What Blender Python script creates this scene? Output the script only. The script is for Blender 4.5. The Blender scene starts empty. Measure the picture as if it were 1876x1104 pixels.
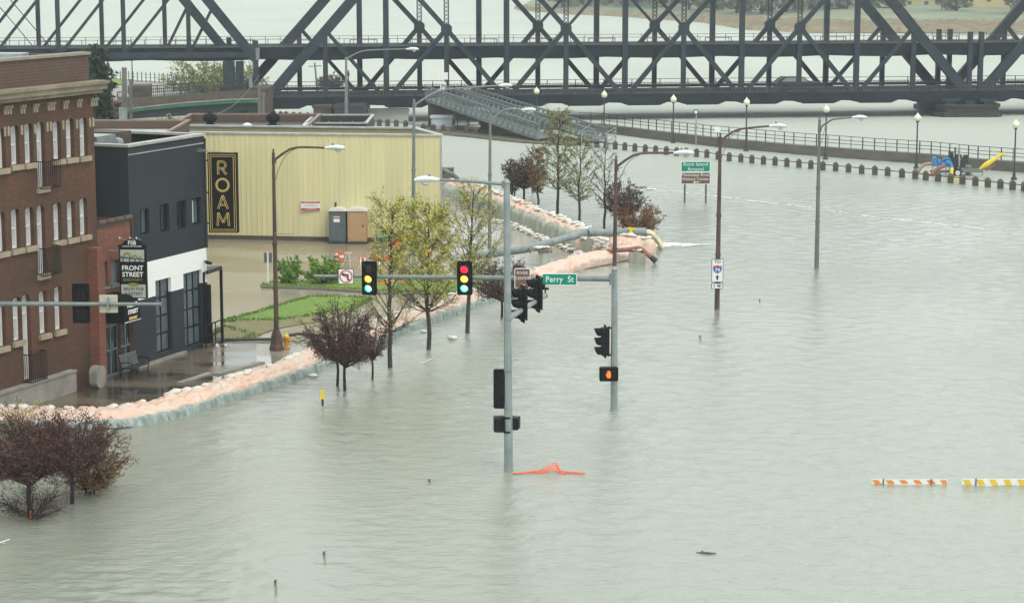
import bpy, math, random
import numpy as np
from mathutils import Vector, Matrix, noise
from math import sin, cos, pi, atan, atan2, sqrt, radians
random.seed(7)
sc = bpy.context.scene
C = sc.collection
V = Vector
# ---------------- camera ----------------
F = 4037.0; TH = atan(652/4037.0); H = 16.8
cam = bpy.data.cameras.new('camera'); co = bpy.data.objects.new('camera', cam); C.objects.link(co)
cam.sensor_width = 36; cam.lens = 36*F/1876; cam.clip_start = 1; cam.clip_end = 6000
co.location = (0, 0, H); co.rotation_euler = (pi/2-TH, 0, 0); sc.camera = co
# ---------------- world, sun, exposure ----------------
SUN_EL = 55; SUN_AZ = 150
w = bpy.data.worlds.new('World'); sc.world = w; w.use_nodes = True
nt = w.node_tree; nt.nodes.clear()
sky = nt.nodes.new('ShaderNodeTexSky'); sky.sky_type = 'NISHITA'; sky.sun_disc = False
sky.sun_elevation = radians(SUN_EL); sky.sun_rotation = radians(SUN_AZ); sky.air_density = 1.0; sky.dust_density = 5.0
mx = nt.nodes.new('ShaderNodeMix'); mx.data_type = 'RGBA'; mx.inputs[0].default_value = 0.88
mx.inputs[7].default_value = (6.8, 7.2, 6.95, 1)      # flat overcast cloud cover
bg = nt.nodes.new('ShaderNodeBackground'); bg.inputs[1].default_value = 0.14
wo = nt.nodes.new('ShaderNodeOutputWorld')
nt.links.new(sky.outputs[0], mx.inputs[6]); nt.links.new(mx.outputs[2], bg.inputs[0]); nt.links.new(bg.outputs[0], wo.inputs[0])
sl = bpy.data.lights.new('sun', 'SUN'); so = bpy.data.objects.new('sun', sl); C.objects.link(so)
sl.energy = 0.9; sl.angle = radians(25); sl.color = (1, .97, .92)
az = radians(SUN_AZ)
so.rotation_euler = (V((sin(az)*cos(radians(SUN_EL)), cos(az)*cos(radians(SUN_EL)), sin(radians(SUN_EL))))).to_track_quat('Z', 'Y').to_euler()
so.location = (0, -20, 60)
sc.view_settings.view_transform = 'Standard'; sc.view_settings.look = 'None'
sc.view_settings.exposure = 0.62; sc.view_settings.gamma = 1
# ---------------- projection helpers: photo pixel -> place in the world ----------------
def ray(px, py):
    x = (px-938)/F; y = (552-py)/F
    return V((x, y*sin(TH)+cos(TH), y*cos(TH)-sin(TH)))
def gp(px, py, z=0.0):
    d = ray(px, py); t = (z-H)/d.z
    return V((d.x*t, d.y*t, z))
def atY(px, py, Y):
    d = ray(px, py); t = Y/d.y
    return V((d.x*t, Y, H+d.z*t))
def zat(Y, py): return atY(938, py, Y).z
def mpp(Y): return Y/F*1.012           # metres per photo pixel at distance Y
# ---------------- materials ----------------
M = {}
def mat(name, col, rough=.7, var=.15, scale=3.0, metal=0, bump=0, bscale=20, col2=None, stretch=(1, 1, 1), emit=None, es=1, spec=None, alpha=None):
    m = bpy.data.materials.new(name); m.use_nodes = True; n = m.node_tree; b = n.nodes['Principled BSDF']
    b.inputs['Roughness'].default_value = rough; b.inputs['Metallic'].default_value = metal
    if spec is not None: b.inputs['Specular IOR Level'].default_value = spec
    if col2 is None: col2 = tuple(c*(1-var) for c in col)
    tc = n.nodes.new('ShaderNodeTexCoord'); mp = n.nodes.new('ShaderNodeMapping'); mp.inputs[3].default_value = stretch
    ns = n.nodes.new('ShaderNodeTexNoise'); ns.inputs['Scale'].default_value = scale; ns.inputs['Detail'].default_value = 6
    ns.inputs['Roughness'].default_value = .65
    cr = n.nodes.new('ShaderNodeValToRGB'); cr.color_ramp.elements[0].position = .35; cr.color_ramp.elements[1].position = .65
    cr.color_ramp.elements[0].color = (*col2, 1); cr.color_ramp.elements[1].color = (*col, 1)
    n.links.new(tc.outputs['Object'], mp.inputs[0]); n.links.new(mp.outputs[0], ns.inputs[0])
    n.links.new(ns.outputs[0], cr.inputs[0]); n.links.new(cr.outputs[0], b.inputs['Base Color'])
    if bump:
        n2 = n.nodes.new('ShaderNodeTexNoise'); n2.inputs['Scale'].default_value = bscale; n2.inputs['Detail'].default_value = 4
        bp = n.nodes.new('ShaderNodeBump'); bp.inputs['Strength'].default_value = bump; bp.inputs['Distance'].default_value = .05
        n.links.new(mp.outputs[0], n2.inputs[0]); n.links.new(n2.outputs[0], bp.inputs['Height']); n.links.new(bp.outputs[0], b.inputs['Normal'])
    if emit:
        b.inputs['Emission Color'].default_value = (*emit, 1); b.inputs['Emission Strength'].default_value = es
    M[name] = m
    return m
def brickmat(name, c1, c2, mortar, scale=1.0, dirt=(.05, .035, .025), dirtamt=.5, rows=.085):
    m = bpy.data.materials.new(name); m.use_nodes = True; n = m.node_tree; b = n.nodes['Principled BSDF']
    b.inputs['Roughness'].default_value = .85
    tc = n.nodes.new('ShaderNodeTexCoord'); sp = n.nodes.new('ShaderNodeSeparateXYZ'); ad = n.nodes.new('ShaderNodeMath')
    cb = n.nodes.new('ShaderNodeCombineXYZ')
    n.links.new(tc.outputs['Object'], sp.inputs[0]); n.links.new(sp.outputs[0], ad.inputs[0]); n.links.new(sp.outputs[1], ad.inputs[1])
    n.links.new(ad.outputs[0], cb.inputs[0]); n.links.new(sp.outputs[2], cb.inputs[1])
    br = n.nodes.new('ShaderNodeTexBrick'); br.inputs['Scale'].default_value = 1
    br.inputs['Brick Width'].default_value = .24; br.inputs['Row Height'].default_value = rows; br.inputs['Mortar Size'].default_value = .009
    br.inputs['Color1'].default_value = (*c1, 1); br.inputs['Color2'].default_value = (*c2, 1); br.inputs['Mortar'].default_value = (*mortar, 1)
    n.links.new(cb.outputs[0], br.inputs[0])
    ns = n.nodes.new('ShaderNodeTexNoise'); ns.inputs['Scale'].default_value = .55; ns.inputs['Detail'].default_value = 7; ns.inputs['Roughness'].default_value = .6
    n.links.new(tc.outputs['Object'], ns.inputs[0])
    mr = n.nodes.new('ShaderNodeMapRange'); mr.inputs[1].default_value = .4; mr.inputs[2].default_value = .7; mr.inputs[4].default_value = dirtamt
    n.links.new(ns.outputs[0], mr.inputs[0])
    mi = n.nodes.new('ShaderNodeMix'); mi.data_type = 'RGBA'; mi.inputs[7].default_value = (*dirt, 1)
    n.links.new(mr.outputs[0], mi.inputs[0]); n.links.new(br.outputs[0], mi.inputs[6]); n.links.new(mi.outputs[2], b.inputs['Base Color'])
    bp = n.nodes.new('ShaderNodeBump'); bp.inputs['Strength'].default_value = .4; bp.inputs['Distance'].default_value = .01; bp.invert = True
    n.links.new(br.outputs['Fac'], bp.inputs['Height']); n.links.new(bp.outputs[0], b.inputs['Normal'])
    M[name] = m
def wetmat(name, dry, wet, thr=.5, scale=.35, stretch=(1, 1, 1), rdry=.5, rwet=.06, soft=.06):
    m = bpy.data.materials.new(name); m.use_nodes = True; n = m.node_tree; b = n.nodes['Principled BSDF']
    tc = n.nodes.new('ShaderNodeTexCoord'); mp = n.nodes.new('ShaderNodeMapping'); mp.inputs[3].default_value = stretch
    ns = n.nodes.new('ShaderNodeTexNoise'); ns.inputs['Scale'].default_value = scale; ns.inputs['Detail'].default_value = 5
    n2 = n.nodes.new('ShaderNodeTexNoise'); n2.inputs['Scale'].default_value = 8; n2.inputs['Detail'].default_value = 6
    n.links.new(tc.outputs['Object'], mp.inputs[0]); n.links.new(mp.outputs[0], ns.inputs[0]); n.links.new(tc.outputs['Object'], n2.inputs[0])
    mr = n.nodes.new('ShaderNodeMapRange'); mr.inputs[1].default_value = thr-soft; mr.inputs[2].default_value = thr+soft
    n.links.new(ns.outputs[0], mr.inputs[0])
    mi = n.nodes.new('ShaderNodeMix'); mi.data_type = 'RGBA'; mi.inputs[6].default_value = (*dry, 1); mi.inputs[7].default_value = (*wet, 1)
    mj = n.nodes.new('ShaderNodeMix'); mj.data_type = 'RGBA'; mj.blend_type = 'MULTIPLY'; mj.inputs[0].default_value = .35
    n.links.new(mr.outputs[0], mi.inputs[0]); n.links.new(mi.outputs[2], mj.inputs[6]); n.links.new(n2.outputs[0], mj.inputs[7])
    n.links.new(mj.outputs[2], b.inputs['Base Color'])
    r = n.nodes.new('ShaderNodeMapRange'); r.inputs[3].default_value = rdry; r.inputs[4].default_value = rwet
    n.links.new(mr.outputs[0], r.inputs[0]); n.links.new(r.outputs[0], b.inputs['Roughness'])
    inv = n.nodes.new('ShaderNodeMath'); inv.operation = 'SUBTRACT'; inv.inputs[0].default_value = 1
    n.links.new(mr.outputs[0], inv.inputs[1])
    bp = n.nodes.new('ShaderNodeBump'); bp.inputs['Distance'].default_value = .01; n.links.new(n2.outputs[0], bp.inputs['Height'])
    n.links.new(inv.outputs[0], bp.inputs['Strength']); n.links.new(bp.outputs[0], b.inputs['Normal'])
    M[name] = m
def watermat():
    m = bpy.data.materials.new('flood_water'); m.use_nodes = True; n = m.node_tree; b = n.nodes['Principled BSDF']
    b.inputs['IOR'].default_value = 1.38; b.inputs['Roughness'].default_value = .08
    tc = n.nodes.new('ShaderNodeTexCoord')
    def nz(scale, stretch, det=3, rough=.55, off=(0, 0, 0)):
        mp = n.nodes.new('ShaderNodeMapping'); mp.inputs[3].default_value = stretch; mp.inputs[1].default_value = off
        t = n.nodes.new('ShaderNodeTexNoise'); t.inputs['Scale'].default_value = scale; t.inputs['Detail'].default_value = det
        t.inputs['Roughness'].default_value = rough
        n.links.new(tc.outputs['Object'], mp.inputs[0]); n.links.new(mp.outputs[0], t.inputs[0]); return t
    a = nz(4.2, (.8, 1.25, 1), 5, .60); c = nz(.5, (.7, 1.2, 1), 3, .5, (3, 7, 0)); g = nz(.035, (1.0, .55, 1), 4, .55)
    gust = n.nodes.new('ShaderNodeMapRange'); gust.inputs[1].default_value = .38; gust.inputs[2].default_value = .62
    gust.inputs[3].default_value = .40; gust.inputs[4].default_value = 1.45
    n.links.new(g.outputs[0], gust.inputs[0])
    ad = n.nodes.new('ShaderNodeMath'); ad.operation = 'MULTIPLY_ADD'; ad.inputs[1].default_value = .9
    n.links.new(c.outputs[0], ad.inputs[0]); n.links.new(a.outputs[0], ad.inputs[2])
    bp = n.nodes.new('ShaderNodeBump'); bp.inputs['Distance'].default_value = WAVE
    n.links.new(ad.outputs[0], bp.inputs['Height']); sx = n.nodes.new('ShaderNodeSeparateXYZ'); n.links.new(tc.outputs['Object'], sx.inputs[0])
    riv = n.nodes.new('ShaderNodeMapRange'); riv.inputs[1].default_value = 165; riv.inputs[2].default_value = 215; riv.inputs[3].default_value = 1; riv.inputs[4].default_value = 3.2
    n.links.new(sx.outputs[1], riv.inputs[0])            # the open river runs rougher than the sheltered flood
    mu = n.nodes.new('ShaderNodeMath'); mu.operation = 'MULTIPLY'; n.links.new(gust.outputs[0], mu.inputs[0]); n.links.new(riv.outputs[0], mu.inputs[1])
    dm = n.nodes.new('ShaderNodeMath'); dm.operation = 'MULTIPLY'; dm.inputs[1].default_value = WAVE; n.links.new(mu.outputs[0], dm.inputs[0]); n.links.new(dm.outputs[0], bp.inputs['Distance'])
    bp.inputs['Strength'].default_value = 1.0; n.links.new(bp.outputs[0], b.inputs['Normal'])
    cr = n.nodes.new('ShaderNodeValToRGB'); e = cr.color_ramp.elements
    e[0].position = .3; e[0].color = (*WCOL1, 1); e[1].position = .7; e[1].color = (*WCOL2, 1)
    n.links.new(g.outputs[0], cr.inputs[0]); n.links.new(cr.outputs[0], b.inputs['Base Color'])
    rr = n.nodes.new('ShaderNodeMapRange'); rr.inputs[1].default_value = 130; rr.inputs[2].default_value = 200; rr.inputs[3].default_value = .09; rr.inputs[4].default_value = .5
    n.links.new(sx.outputs[1], rr.inputs[0]); n.links.new(rr.outputs[0], b.inputs['Roughness'])     # choppy river: unresolved wavelets
    for soc, v0, v1 in (('IOR', 1.62, 1.17),):
        q = n.nodes.new('ShaderNodeMapRange'); q.inputs[1].default_value = 140; q.inputs[2].default_value = 205; q.inputs[3].default_value = v0; q.inputs[4].default_value = v1
        n.links.new(sx.outputs[1], q.inputs[0]); n.links.new(q.outputs[0], b.inputs[soc])
    q = n.nodes.new('ShaderNodeMapRange'); q.inputs[1].default_value = 140; q.inputs[2].default_value = 205
    mq = n.nodes.new('ShaderNodeMix'); mq.data_type = 'RGBA'; mq.inputs[7].default_value = (.42, .45, .40, 1)     # silt-laden open river
    n.links.new(sx.outputs[1], q.inputs[0]); n.links.new(q.outputs[0], mq.inputs[0]); n.links.new(cr.outputs[0], mq.inputs[6]); n.links.new(mq.outputs[2], b.inputs['Base Color'])
    q = n.nodes.new('ShaderNodeMapRange'); q.inputs[1].default_value = 150; q.inputs[2].default_value = 205; q.inputs[3].default_value = .5; q.inputs[4].default_value = .12
    n.links.new(sx.outputs[1], q.inputs[0]); n.links.new(q.outputs[0], b.inputs['Specular IOR Level'])
    M['water'] = m
WAVE = .042; WCOL1 = (.185, .20, .155); WCOL2 = (.285, .315, .265)
watermat()
brickmat('brick_red', (.125, .040, .018), (.068, .026, .013), (.09, .06, .035), dirt=(.040, .030, .016), dirtamt=.75)
brickmat('brick_orange', (.24, .075, .04), (.15, .05, .03), (.14, .09, .06), dirt=(.10, .035, .02), dirtamt=.4)
brickmat('brick_dark', (.014, .019, .023), (.018, .024, .029), (.011, .014, .018), dirt=(.026, .035, .042), dirtamt=.6)
brickmat('brick_white', (.86, .87, .86), (.83, .84, .83), (.76, .77, .76), dirt=(.72, .73, .70), dirtamt=.3)
brickmat('brick_parapet', (.10, .052, .036), (.075, .040, .028), (.13, .09, .066), dirt=(.07, .052, .036), dirtamt=.7, rows=.12)
wetmat('plaza', (.16, .128, .09), (.055, .045, .034), .50, .30, (.8, 1.6, 1), rdry=.24)
wetmat('lot', (.27, .225, .15), (.33, .31, .255), .50, .10, (.7, 1.8, 1), rdry=.26, rwet=.13, soft=.05)  # puddle colour is paler than dry: sky reflection put into it
wetmat('sidewalk', (.30, .27, .22), (.26, .25, .21), .45, .4, rdry=.25, rwet=.05)
mat('cornice_stone', (.27, .23, .155), .85, .4, 1.2, bump=.3)
mat('stone_tan', (.36, .30, .21), .85, .3, 2.5, bump=.3)
mat('stone_grey', (.30, .28, .24), .85, .35, 1.5, bump=.3)
mat('stone_brown', (.10, .075, .055), .9, .4, 1.2, bump=.5, bscale=6)
mat('stone_pier', (.045, .042, .038), .9, .4, 1.0, bump=.6, bscale=3)
mat('bollard_stone', (.085, .075, .055), .9, .35, 4, bump=.4)
mat('seawall', (.13, .12, .09), .85, .35, .8, stretch=(.3, 1, 2), bump=.3)
mat('concrete_block', (.33, .33, .26), .85, .3, 1.4, stretch=(3, 3, .6), bump=.25)
mat('white_paint', (.78, .79, .77), .5, .08)
mat('window_white', (.72, .73, .71), .5, .15, 2)
mat('glass_blind', (.55, .57, .56), .25, .25, 1.5)
mat('glass_dark', (.025, .03, .035), .05, .4, .8)
mat('glass_grey', (.10, .13, .15), .12, .4, 1.2)
mat('blue_grey', (.16, .20, .23), .5, .2)
mat('black_paint', (.006, .006, .0065), .5, .3, 5, spec=.2)
mat('black_flat', (.006, .0055, .0055), .7, .3, spec=.15)
mat('charcoal', (.03, .032, .036), .5, .3)
mat('roof_dark', (.035, .037, .04), .55, .5, .8)
mat('roof_white', (.52, .54, .54), .4, .3, 1.5)
mat('parapet_cap', (.40, .40, .37), .45, .3, 2)
mat('tile_cap', (.25, .17, .13), .6, .35, 2)
mat('galv', (.20, .23, .23), .42, .28, 2.2, metal=.35, stretch=(2, 2, .35))
mat('galv_light', (.29, .34, .335), .42, .3, 2, metal=.3)
mat('rust', (.105, .062, .045), .7, .55, 2.5, stretch=(1, 1, .5), bump=.2)
mat('grey_pole', (.15, .15, .135), .6, .3, 2, stretch=(1, 1, .5))
mat('lamp_white', (.62, .65, .64), .4, .12)
mat('lamp_glass', (.50, .54, .52), .15, .2)
mat('globe', (.74, .72, .55), .3, .1)
mat('bridge_steel', (.026, .036, .044), .6, .45, 1.3, col2=(.011, .018, .024), bump=.1, spec=.3)
mat('bridge_steel_deck', (.012, .019, .025), .75, .5, .6, spec=.2)
mat('bridge_rail', (.05, .055, .055), .6, .3)
mat('green_steel', (.03, .17, .08), .6, .4, 1.0)
mat('ramp_dark', (.018, .028, .028), .8, .5, .5)
mat('yellow_siding', (.65, .60, .34), .55, .14, 1.1, stretch=(1, 1, .12), bump=.12, bscale=5)
mat('sign_green', (.0, .22, .14), .4, .06, spec=.2); mat('sign_brown', (.13, .065, .04), .4, .1); mat('sign_blue', (.02, .10, .42), .35, .1)
mat('sign_red', (.42, .02, .025), .4, .1); mat('sign_white', (.72, .74, .72), .4, .06); mat('sign_back', (.46, .44, .34), .5, .1)
mat('gold', (.72, .52, .16), .4, .15); mat('olive_gold', (.22, .22, .05), .5, .1)
mat('peach_plastic', (.62, .40, .29), .38, .25, 1.3, col2=(.58, .48, .405), bump=1.0, bscale=5, stretch=(1, 1, 1))
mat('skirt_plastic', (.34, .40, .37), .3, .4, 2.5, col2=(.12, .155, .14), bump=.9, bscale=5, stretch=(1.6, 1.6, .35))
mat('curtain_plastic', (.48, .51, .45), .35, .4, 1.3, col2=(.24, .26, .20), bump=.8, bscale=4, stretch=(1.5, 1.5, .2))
mat('bag_white', (.70, .68, .62), .6, .25, 4, bump=.8, bscale=9)
mat('bag_orange', (.72, .22, .06), .6, .3, 6)
mat('orange', (.80, .13, .03), .5, .2); mat('orange_board', (.80, .24, .03), .5, .15); mat('yellow_board', (.75, .52, .03), .5, .15)
mat('yellow', (.75, .55, .02), .45, .15); mat('amber', (.62, .26, .02), .5, .2)
mat('blue_pump', (.03, .22, .50), .4, .25); mat('hose_red', (.27, .10, .07), .6, .3, 3); mat('hose_dark', (.02, .022, .03), .5, .3)
mat('hose_green', (.10, .14, .10), .5, .3); mat('hose_tan', (.33, .20, .15), .6, .3)
mat('pipe_grey', (.22, .27, .26), .45, .35, 2.5)
mat('potty_grey', (.09, .115, .12), .5, .15); mat('potty_tan', (.42, .27, .14), .5, .15); mat('potty_roof', (.62, .62, .56), .5, .1)
mat('tyre', (.015, .015, .015), .8); mat('rim', (.6, .6, .56), .4); mat('engine', (.03, .03, .035), .6, .5, 8)
mat('wood', (.16, .12, .085), .8, .4, 4); mat('wood_grey', (.17, .15, .125), .85, .35, 3, stretch=(1, 1, .3))
mat('bark_grey', (.060, .047, .037), .9, .45, 6, stretch=(1, 1, .3), bump=.4); mat('bark_red', (.035, .018, .014), .9, .4, 6)
mat('leaf_lime', (.50, .46, .07), .6, .4, 2.5, col2=(.30, .32, .05)); mat('leaf_olive', (.30, .31, .08), .65, .45, 3)
mat('leaf_maroon', (.145, .048, .026), .7, .5, 3, col2=(.060, .024, .015)); mat('leaf_rust', (.27, .13, .05), .7, .45, 3)
mat('leaf_brown', (.11, .065, .045), .7, .45, 3); mat('leaf_green', (.22, .36, .05), .6, .4, 4, col2=(.13, .24, .03)); mat('leaf_dark', (.035, .060, .034), .8, .5, 1.5)
mat('leaf_haze', (.24, .25, .14), .8, .4, .5); mat('leaf_brownhaze', (.22, .20, .15), .8, .4, .5)  # far-shore leaves paled: distance haze put into the colour
mat('grass', (.15, .25, .02), .8, .5, 2.0, col2=(.09, .17, .02), bump=.5, bscale=40); mat('grass_dull', (.20, .19, .075), .8, .35, 1.5, col2=(.15, .13, .06), bump=.5, bscale=40)
mat('grass_haze', (.21, .24, .15), .9, .3, .06); mat('reeds', (.40, .33, .22), .9, .35, .4, stretch=(1, 1, 3)); mat('kerb', (.16, .13, .10), .7, .3)  # far grass and reeds carry haze fade in their pale colours
mat('mud', (.14, .12, .08), .6, .4, 1); mat('house_cream', (.50, .42, .22), .8, .1, .5); mat('house_white', (.6, .6, .56), .8, .1, .5); mat('house_roof', (.10, .10, .105), .8, .2)
mat('muddy_jet', (.48, .42, .22), .3, .3, 5, col2=(.6, .57, .42), bump=.6, bscale=8); mat('foam', (.80, .82, .78), .6, .12, 4)
mat('lens_off', (.06, .008, .008), .3, .2)
mat('lens_red', (.5, .0, .01), .3, .0, emit=(1, .015, .05), es=1.15)
mat('lens_amber', (.5, .3, .0), .3, .0, emit=(1, .50, .0), es=1.25)
mat('lens_green', (.0, .4, .25), .3, .0, emit=(.08, .95, .55), es=1.15)
mat('lens_green_core', (.5, .8, .7), .3, .0, emit=(.40, 1, .74), es=1.05)
mat('amber_core', (.5, .8, .7), .3, .0, emit=(1, .68, .02), es=1.2)
mat('hand_orange', (.5, .1, .0), .3, .0, emit=(1, .12, .015), es=1.3)
mat('mural_sky', (.42, .44, .36), .5, .2); mat('mural_blue', (.05, .09, .14), .5, .2)
mat('panel_pale', (.40, .41, .38), .7, .15, .6); mat('panel_blue', (.45, .50, .54), .6, .1); mat('ventblue', (.14, .22, .27), .5, .2)
# ---------------- mesh builder ----------------
W = {}
class MB:
    def __init__(s): s.v = []; s.f = []; s.m = []; s.mi = 0
    def add(s, vs, fs):
        n = len(s.v); s.v += [V(p) for p in vs]; s.f += [tuple(i+n for i in f) for f in fs]; s.m += [s.mi]*len(fs); return s
    def box(s, a, b):
        x0, y0, z0 = a; x1, y1, z1 = b
        if x0 > x1: x0, x1 = x1, x0
        if y0 > y1: y0, y1 = y1, y0
        if z0 > z1: z0, z1 = z1, z0
        return s.add([(x0, y0, z0), (x1, y0, z0), (x1, y1, z0), (x0, y1, z0), (x0, y0, z1), (x1, y0, z1), (x1, y1, z1), (x0, y1, z1)],
                     [(0, 3, 2, 1), (4, 5, 6, 7), (0, 1, 5, 4), (1, 2, 6, 5), (2, 3, 7, 6), (3, 0, 4, 7)])
    def beam(s, a, b, wd, ht, up=V((0, 0, 1))):
        a = V(a); b = V(b); d = (b-a)
        if d.length < 1e-6: return s
        d.normalize(); u = V(up)
        if abs(d.dot(u)) > .98: u = V((0, 1, 0))
        x = d.cross(u).normalized()*wd/2; y = x.cross(d).normalized()*ht/2
        ps = [a-x-y, a+x-y, a+x+y, a-x+y, b-x-y, b+x-y, b+x+y, b-x+y]
        return s.add(ps, [(0, 1, 2, 3), (7, 6, 5, 4), (0, 4, 5, 1), (1, 5, 6, 2), (2, 6, 7, 3), (3, 7, 4, 0)])
    def tube(s, pts, rs, n=8, cap=True):
        pts = [V(p) for p in pts]
        if not isinstance(rs, (list, tuple)): rs = [rs]*len(pts)
        rings = []; prev = None
        for i, p in enumerate(pts):
            d = (pts[min(i+1, len(pts)-1)]-pts[max(i-1, 0)])
            if d.length < 1e-9: d = V((0, 0, 1))
            d.normalize()
            if prev is None:
                u = V((0, 0, 1)) if abs(d.z) < .9 else V((1, 0, 0))
                x = d.cross(u).normalized()
            else:
                x = (prev - d*prev.dot(d)); x = x.normalized() if x.length > 1e-6 else d.orthogonal().normalized()
            prev = x; y = d.cross(x)
            rings.append([p + (x*cos(2*pi*k/n)+y*sin(2*pi*k/n))*rs[i] for k in range(n)])
        vs = [q for r in rings for q in r]; fs = []
        for i in range(len(pts)-1):
            for k in range(n):
                k2 = (k+1) % n; fs.append((i*n+k, i*n+k2, (i+1)*n+k2, (i+1)*n+k))
        if cap: fs.append(tuple(range(n-1, -1, -1))); fs.append(tuple((len(pts)-1)*n+k for k in range(n)))
        return s.add(vs, fs)
    def lathe(s, c, prof, n=12):            # prof: (r, z) up the Z axis at c
        c = V(c); vs = []; fs = []
        for r, z in prof: vs += [c+V((r*cos(2*pi*k/n), r*sin(2*pi*k/n), z)) for k in range(n)]
        for i in range(len(prof)-1):
            for k in range(n):
                k2 = (k+1) % n; fs.append((i*n+k, i*n+k2, (i+1)*n+k2, (i+1)*n+k))
        fs.append(tuple(range(n-1, -1, -1))); fs.append(tuple((len(prof)-1)*n+k for k in range(n)))
        return s.add(vs, fs)
    def prism(s, poly, z0, z1):             # plan polygon extruded in z
        n = len(poly); vs = [(p[0], p[1], z0) for p in poly]+[(p[0], p[1], z1) for p in poly]
        return s.add(vs, [tuple(range(n-1, -1, -1)), tuple(range(n, 2*n))]+[(i, (i+1) % n, n+(i+1) % n, n+i) for i in range(n)])
    def plate(s, poly, O, X, Y, N, t):      # polygon in (X,Y) plane at O, thickness t along N
        O = V(O); n = len(poly); q = [O+X*a+Y*b for a, b in poly]; vs = q+[p+N*t for p in q]
        return s.add(vs, [tuple(range(n-1, -1, -1)), tuple(range(n, 2*n))]+[(i, (i+1) % n, n+(i+1) % n, n+i) for i in range(n)])
    def mesh(s, name):
        me = bpy.data.meshes.new(name); me.from_pydata([tuple(p) for p in s.v], [], s.f); return me
    def build(s, name, m, parent=None, local=False, smooth=False, loc=None):
        ms = m if isinstance(m, (list, tuple)) else [m]
        if parent is not None:
            if not local:
                inv = W[parent.name].inverted(); s.v = [inv @ p for p in s.v]
            mw = W[parent.name].copy()
        else:
            if loc is None:
                xs = [p.x for p in s.v]; ys = [p.y for p in s.v]; zs = [p.z for p in s.v]
                loc = V(((min(xs)+max(xs))/2, (min(ys)+max(ys))/2, min(zs)))
            loc = V(loc); s.v = [p-loc for p in s.v]; mw = Matrix.Translation(loc)
        me = s.mesh(name)
        for k in ms: me.materials.append(M[k])
        if len(ms) > 1: me.polygons.foreach_set('material_index', s.m)
        if smooth: me.polygons.foreach_set('use_smooth', [True]*len(me.polygons))
        me.update()
        o = bpy.data.objects.new(name, me); C.objects.link(o)
        if parent is not None: o.parent = parent
        else: o.location = loc
        W[o.name] = mw; return o
def tag(o, label=None, cat=None, group=None, kind=None):
    if label: o['label'] = label
    if cat: o['category'] = cat
    if group: o['group'] = group
    if kind: o['kind'] = kind
    return o
def thing(name, label, cat, loc=(0, 0, 0), rz=0, group=None):
    o = bpy.data.objects.new(name, None); C.objects.link(o); o.location = loc; o.rotation_euler = (0, 0, rz); o.empty_display_size = .2
    W[o.name] = Matrix.Translation(V(loc)) @ Matrix.Rotation(rz, 4, 'Z')
    return tag(o, label, cat, group)
def dup(o, loc=None, rz=None, label=None, group=None, parent=None, scale=None):
    c = o.copy(); C.objects.link(c)
    if parent is not None: c.parent = parent
    if loc is not None: c.location = loc
    if rz is not None: c.rotation_euler = (0, 0, rz)
    if scale is not None: c.scale = (scale,)*3 if not isinstance(scale, tuple) else scale
    if label: c['label'] = label
    if group: c['group'] = group
    for ch in list(o.children): dup(ch, parent=c)
    return c
def textmesh(txt, size, O, X, Y, thick=.004, align='CENTER', space=1.0, bold=0.0, parent=None, m='sign_white', name='lettering', condense=1.0, lines=1.0):
    cu = bpy.data.curves.new('t', 'FONT'); cu.body = txt; cu.size = size; cu.align_x = align; cu.align_y = 'CENTER'
    cu.space_character = space; cu.space_line = lines; cu.offset = bold; cu.resolution_u = 3; cu.extrude = 0
    to = bpy.data.objects.new('t', cu); C.objects.link(to); dg = bpy.context.evaluated_depsgraph_get(); dg.update()
    me = bpy.data.meshes.new_from_object(to.evaluated_get(dg)); bpy.data.objects.remove(to)
    X = V(X).normalized(); Y = V(Y).normalized(); N = X.cross(Y); O = V(O)
    vs = [O+X*v.co.x*condense+Y*v.co.y+N*thick for v in me.vertices]; fs = [tuple(p.vertices) for p in me.polygons]
    bpy.data.meshes.remove(me); b = MB(); b.add(vs, fs); return b.build(name, m, parent)
def ngon(r, n, a0=0): return [(r*cos(a0+2*pi*k/n), r*sin(a0+2*pi*k/n)) for k in range(n)]
def rrect(w, h, r, n=3):
    out = []
    for cx, cy, a in ((w/2-r, h/2-r, 0), (-w/2+r, h/2-r, pi/2), (-w/2+r, -h/2+r, pi), (w/2-r, -h/2+r, 3*pi/2)):
        for k in range(n+1): out.append((cx+r*cos(a+pi/2*k/n), cy+r*sin(a+pi/2*k/n)))
    return out
XX = V((1, 0, 0)); YY = V((0, 1, 0)); ZZ = V((0, 0, 1))
# ================= SETTING: water, far shore, dry ground =================
def sheet(name, pts, z, m, thick=None, kind='structure'):
    b = MB(); P = [gp(x, y, 0) if not isinstance(x, V) else x for x, y in pts]
    n = len(P)
    if thick: b.prism([(p.x, p.y) for p in P], z-thick, z)
    else: b.add([(p.x, p.y, z) for p in P], [tuple(range(n))])
    return tag(b.build(name, m), kind=kind)
berm1 = [(-260, 786), (-60, 788), (60, 789), (160, 789), (235, 783), (300, 768), (370, 746), (440, 724), (510, 702), (570, 676), (640, 648), (712, 616), (788, 590), (842, 570), (916, 547), (960, 530), (1010, 513), (1068, 494), (1120, 484), (1156, 475)]
berm2 = [(1185, 467), (1160, 450), (1120, 441), (1072, 433), (1010, 414), (950, 394), (900, 371), (860, 353), (822, 339), (780, 333)]
sheet('parking_lot', berm1+berm2[::-1][::-1]+[(800, 320), (780, 268), (480, 262), (150, 290), (-300, 320)], .03, 'lot')
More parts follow.
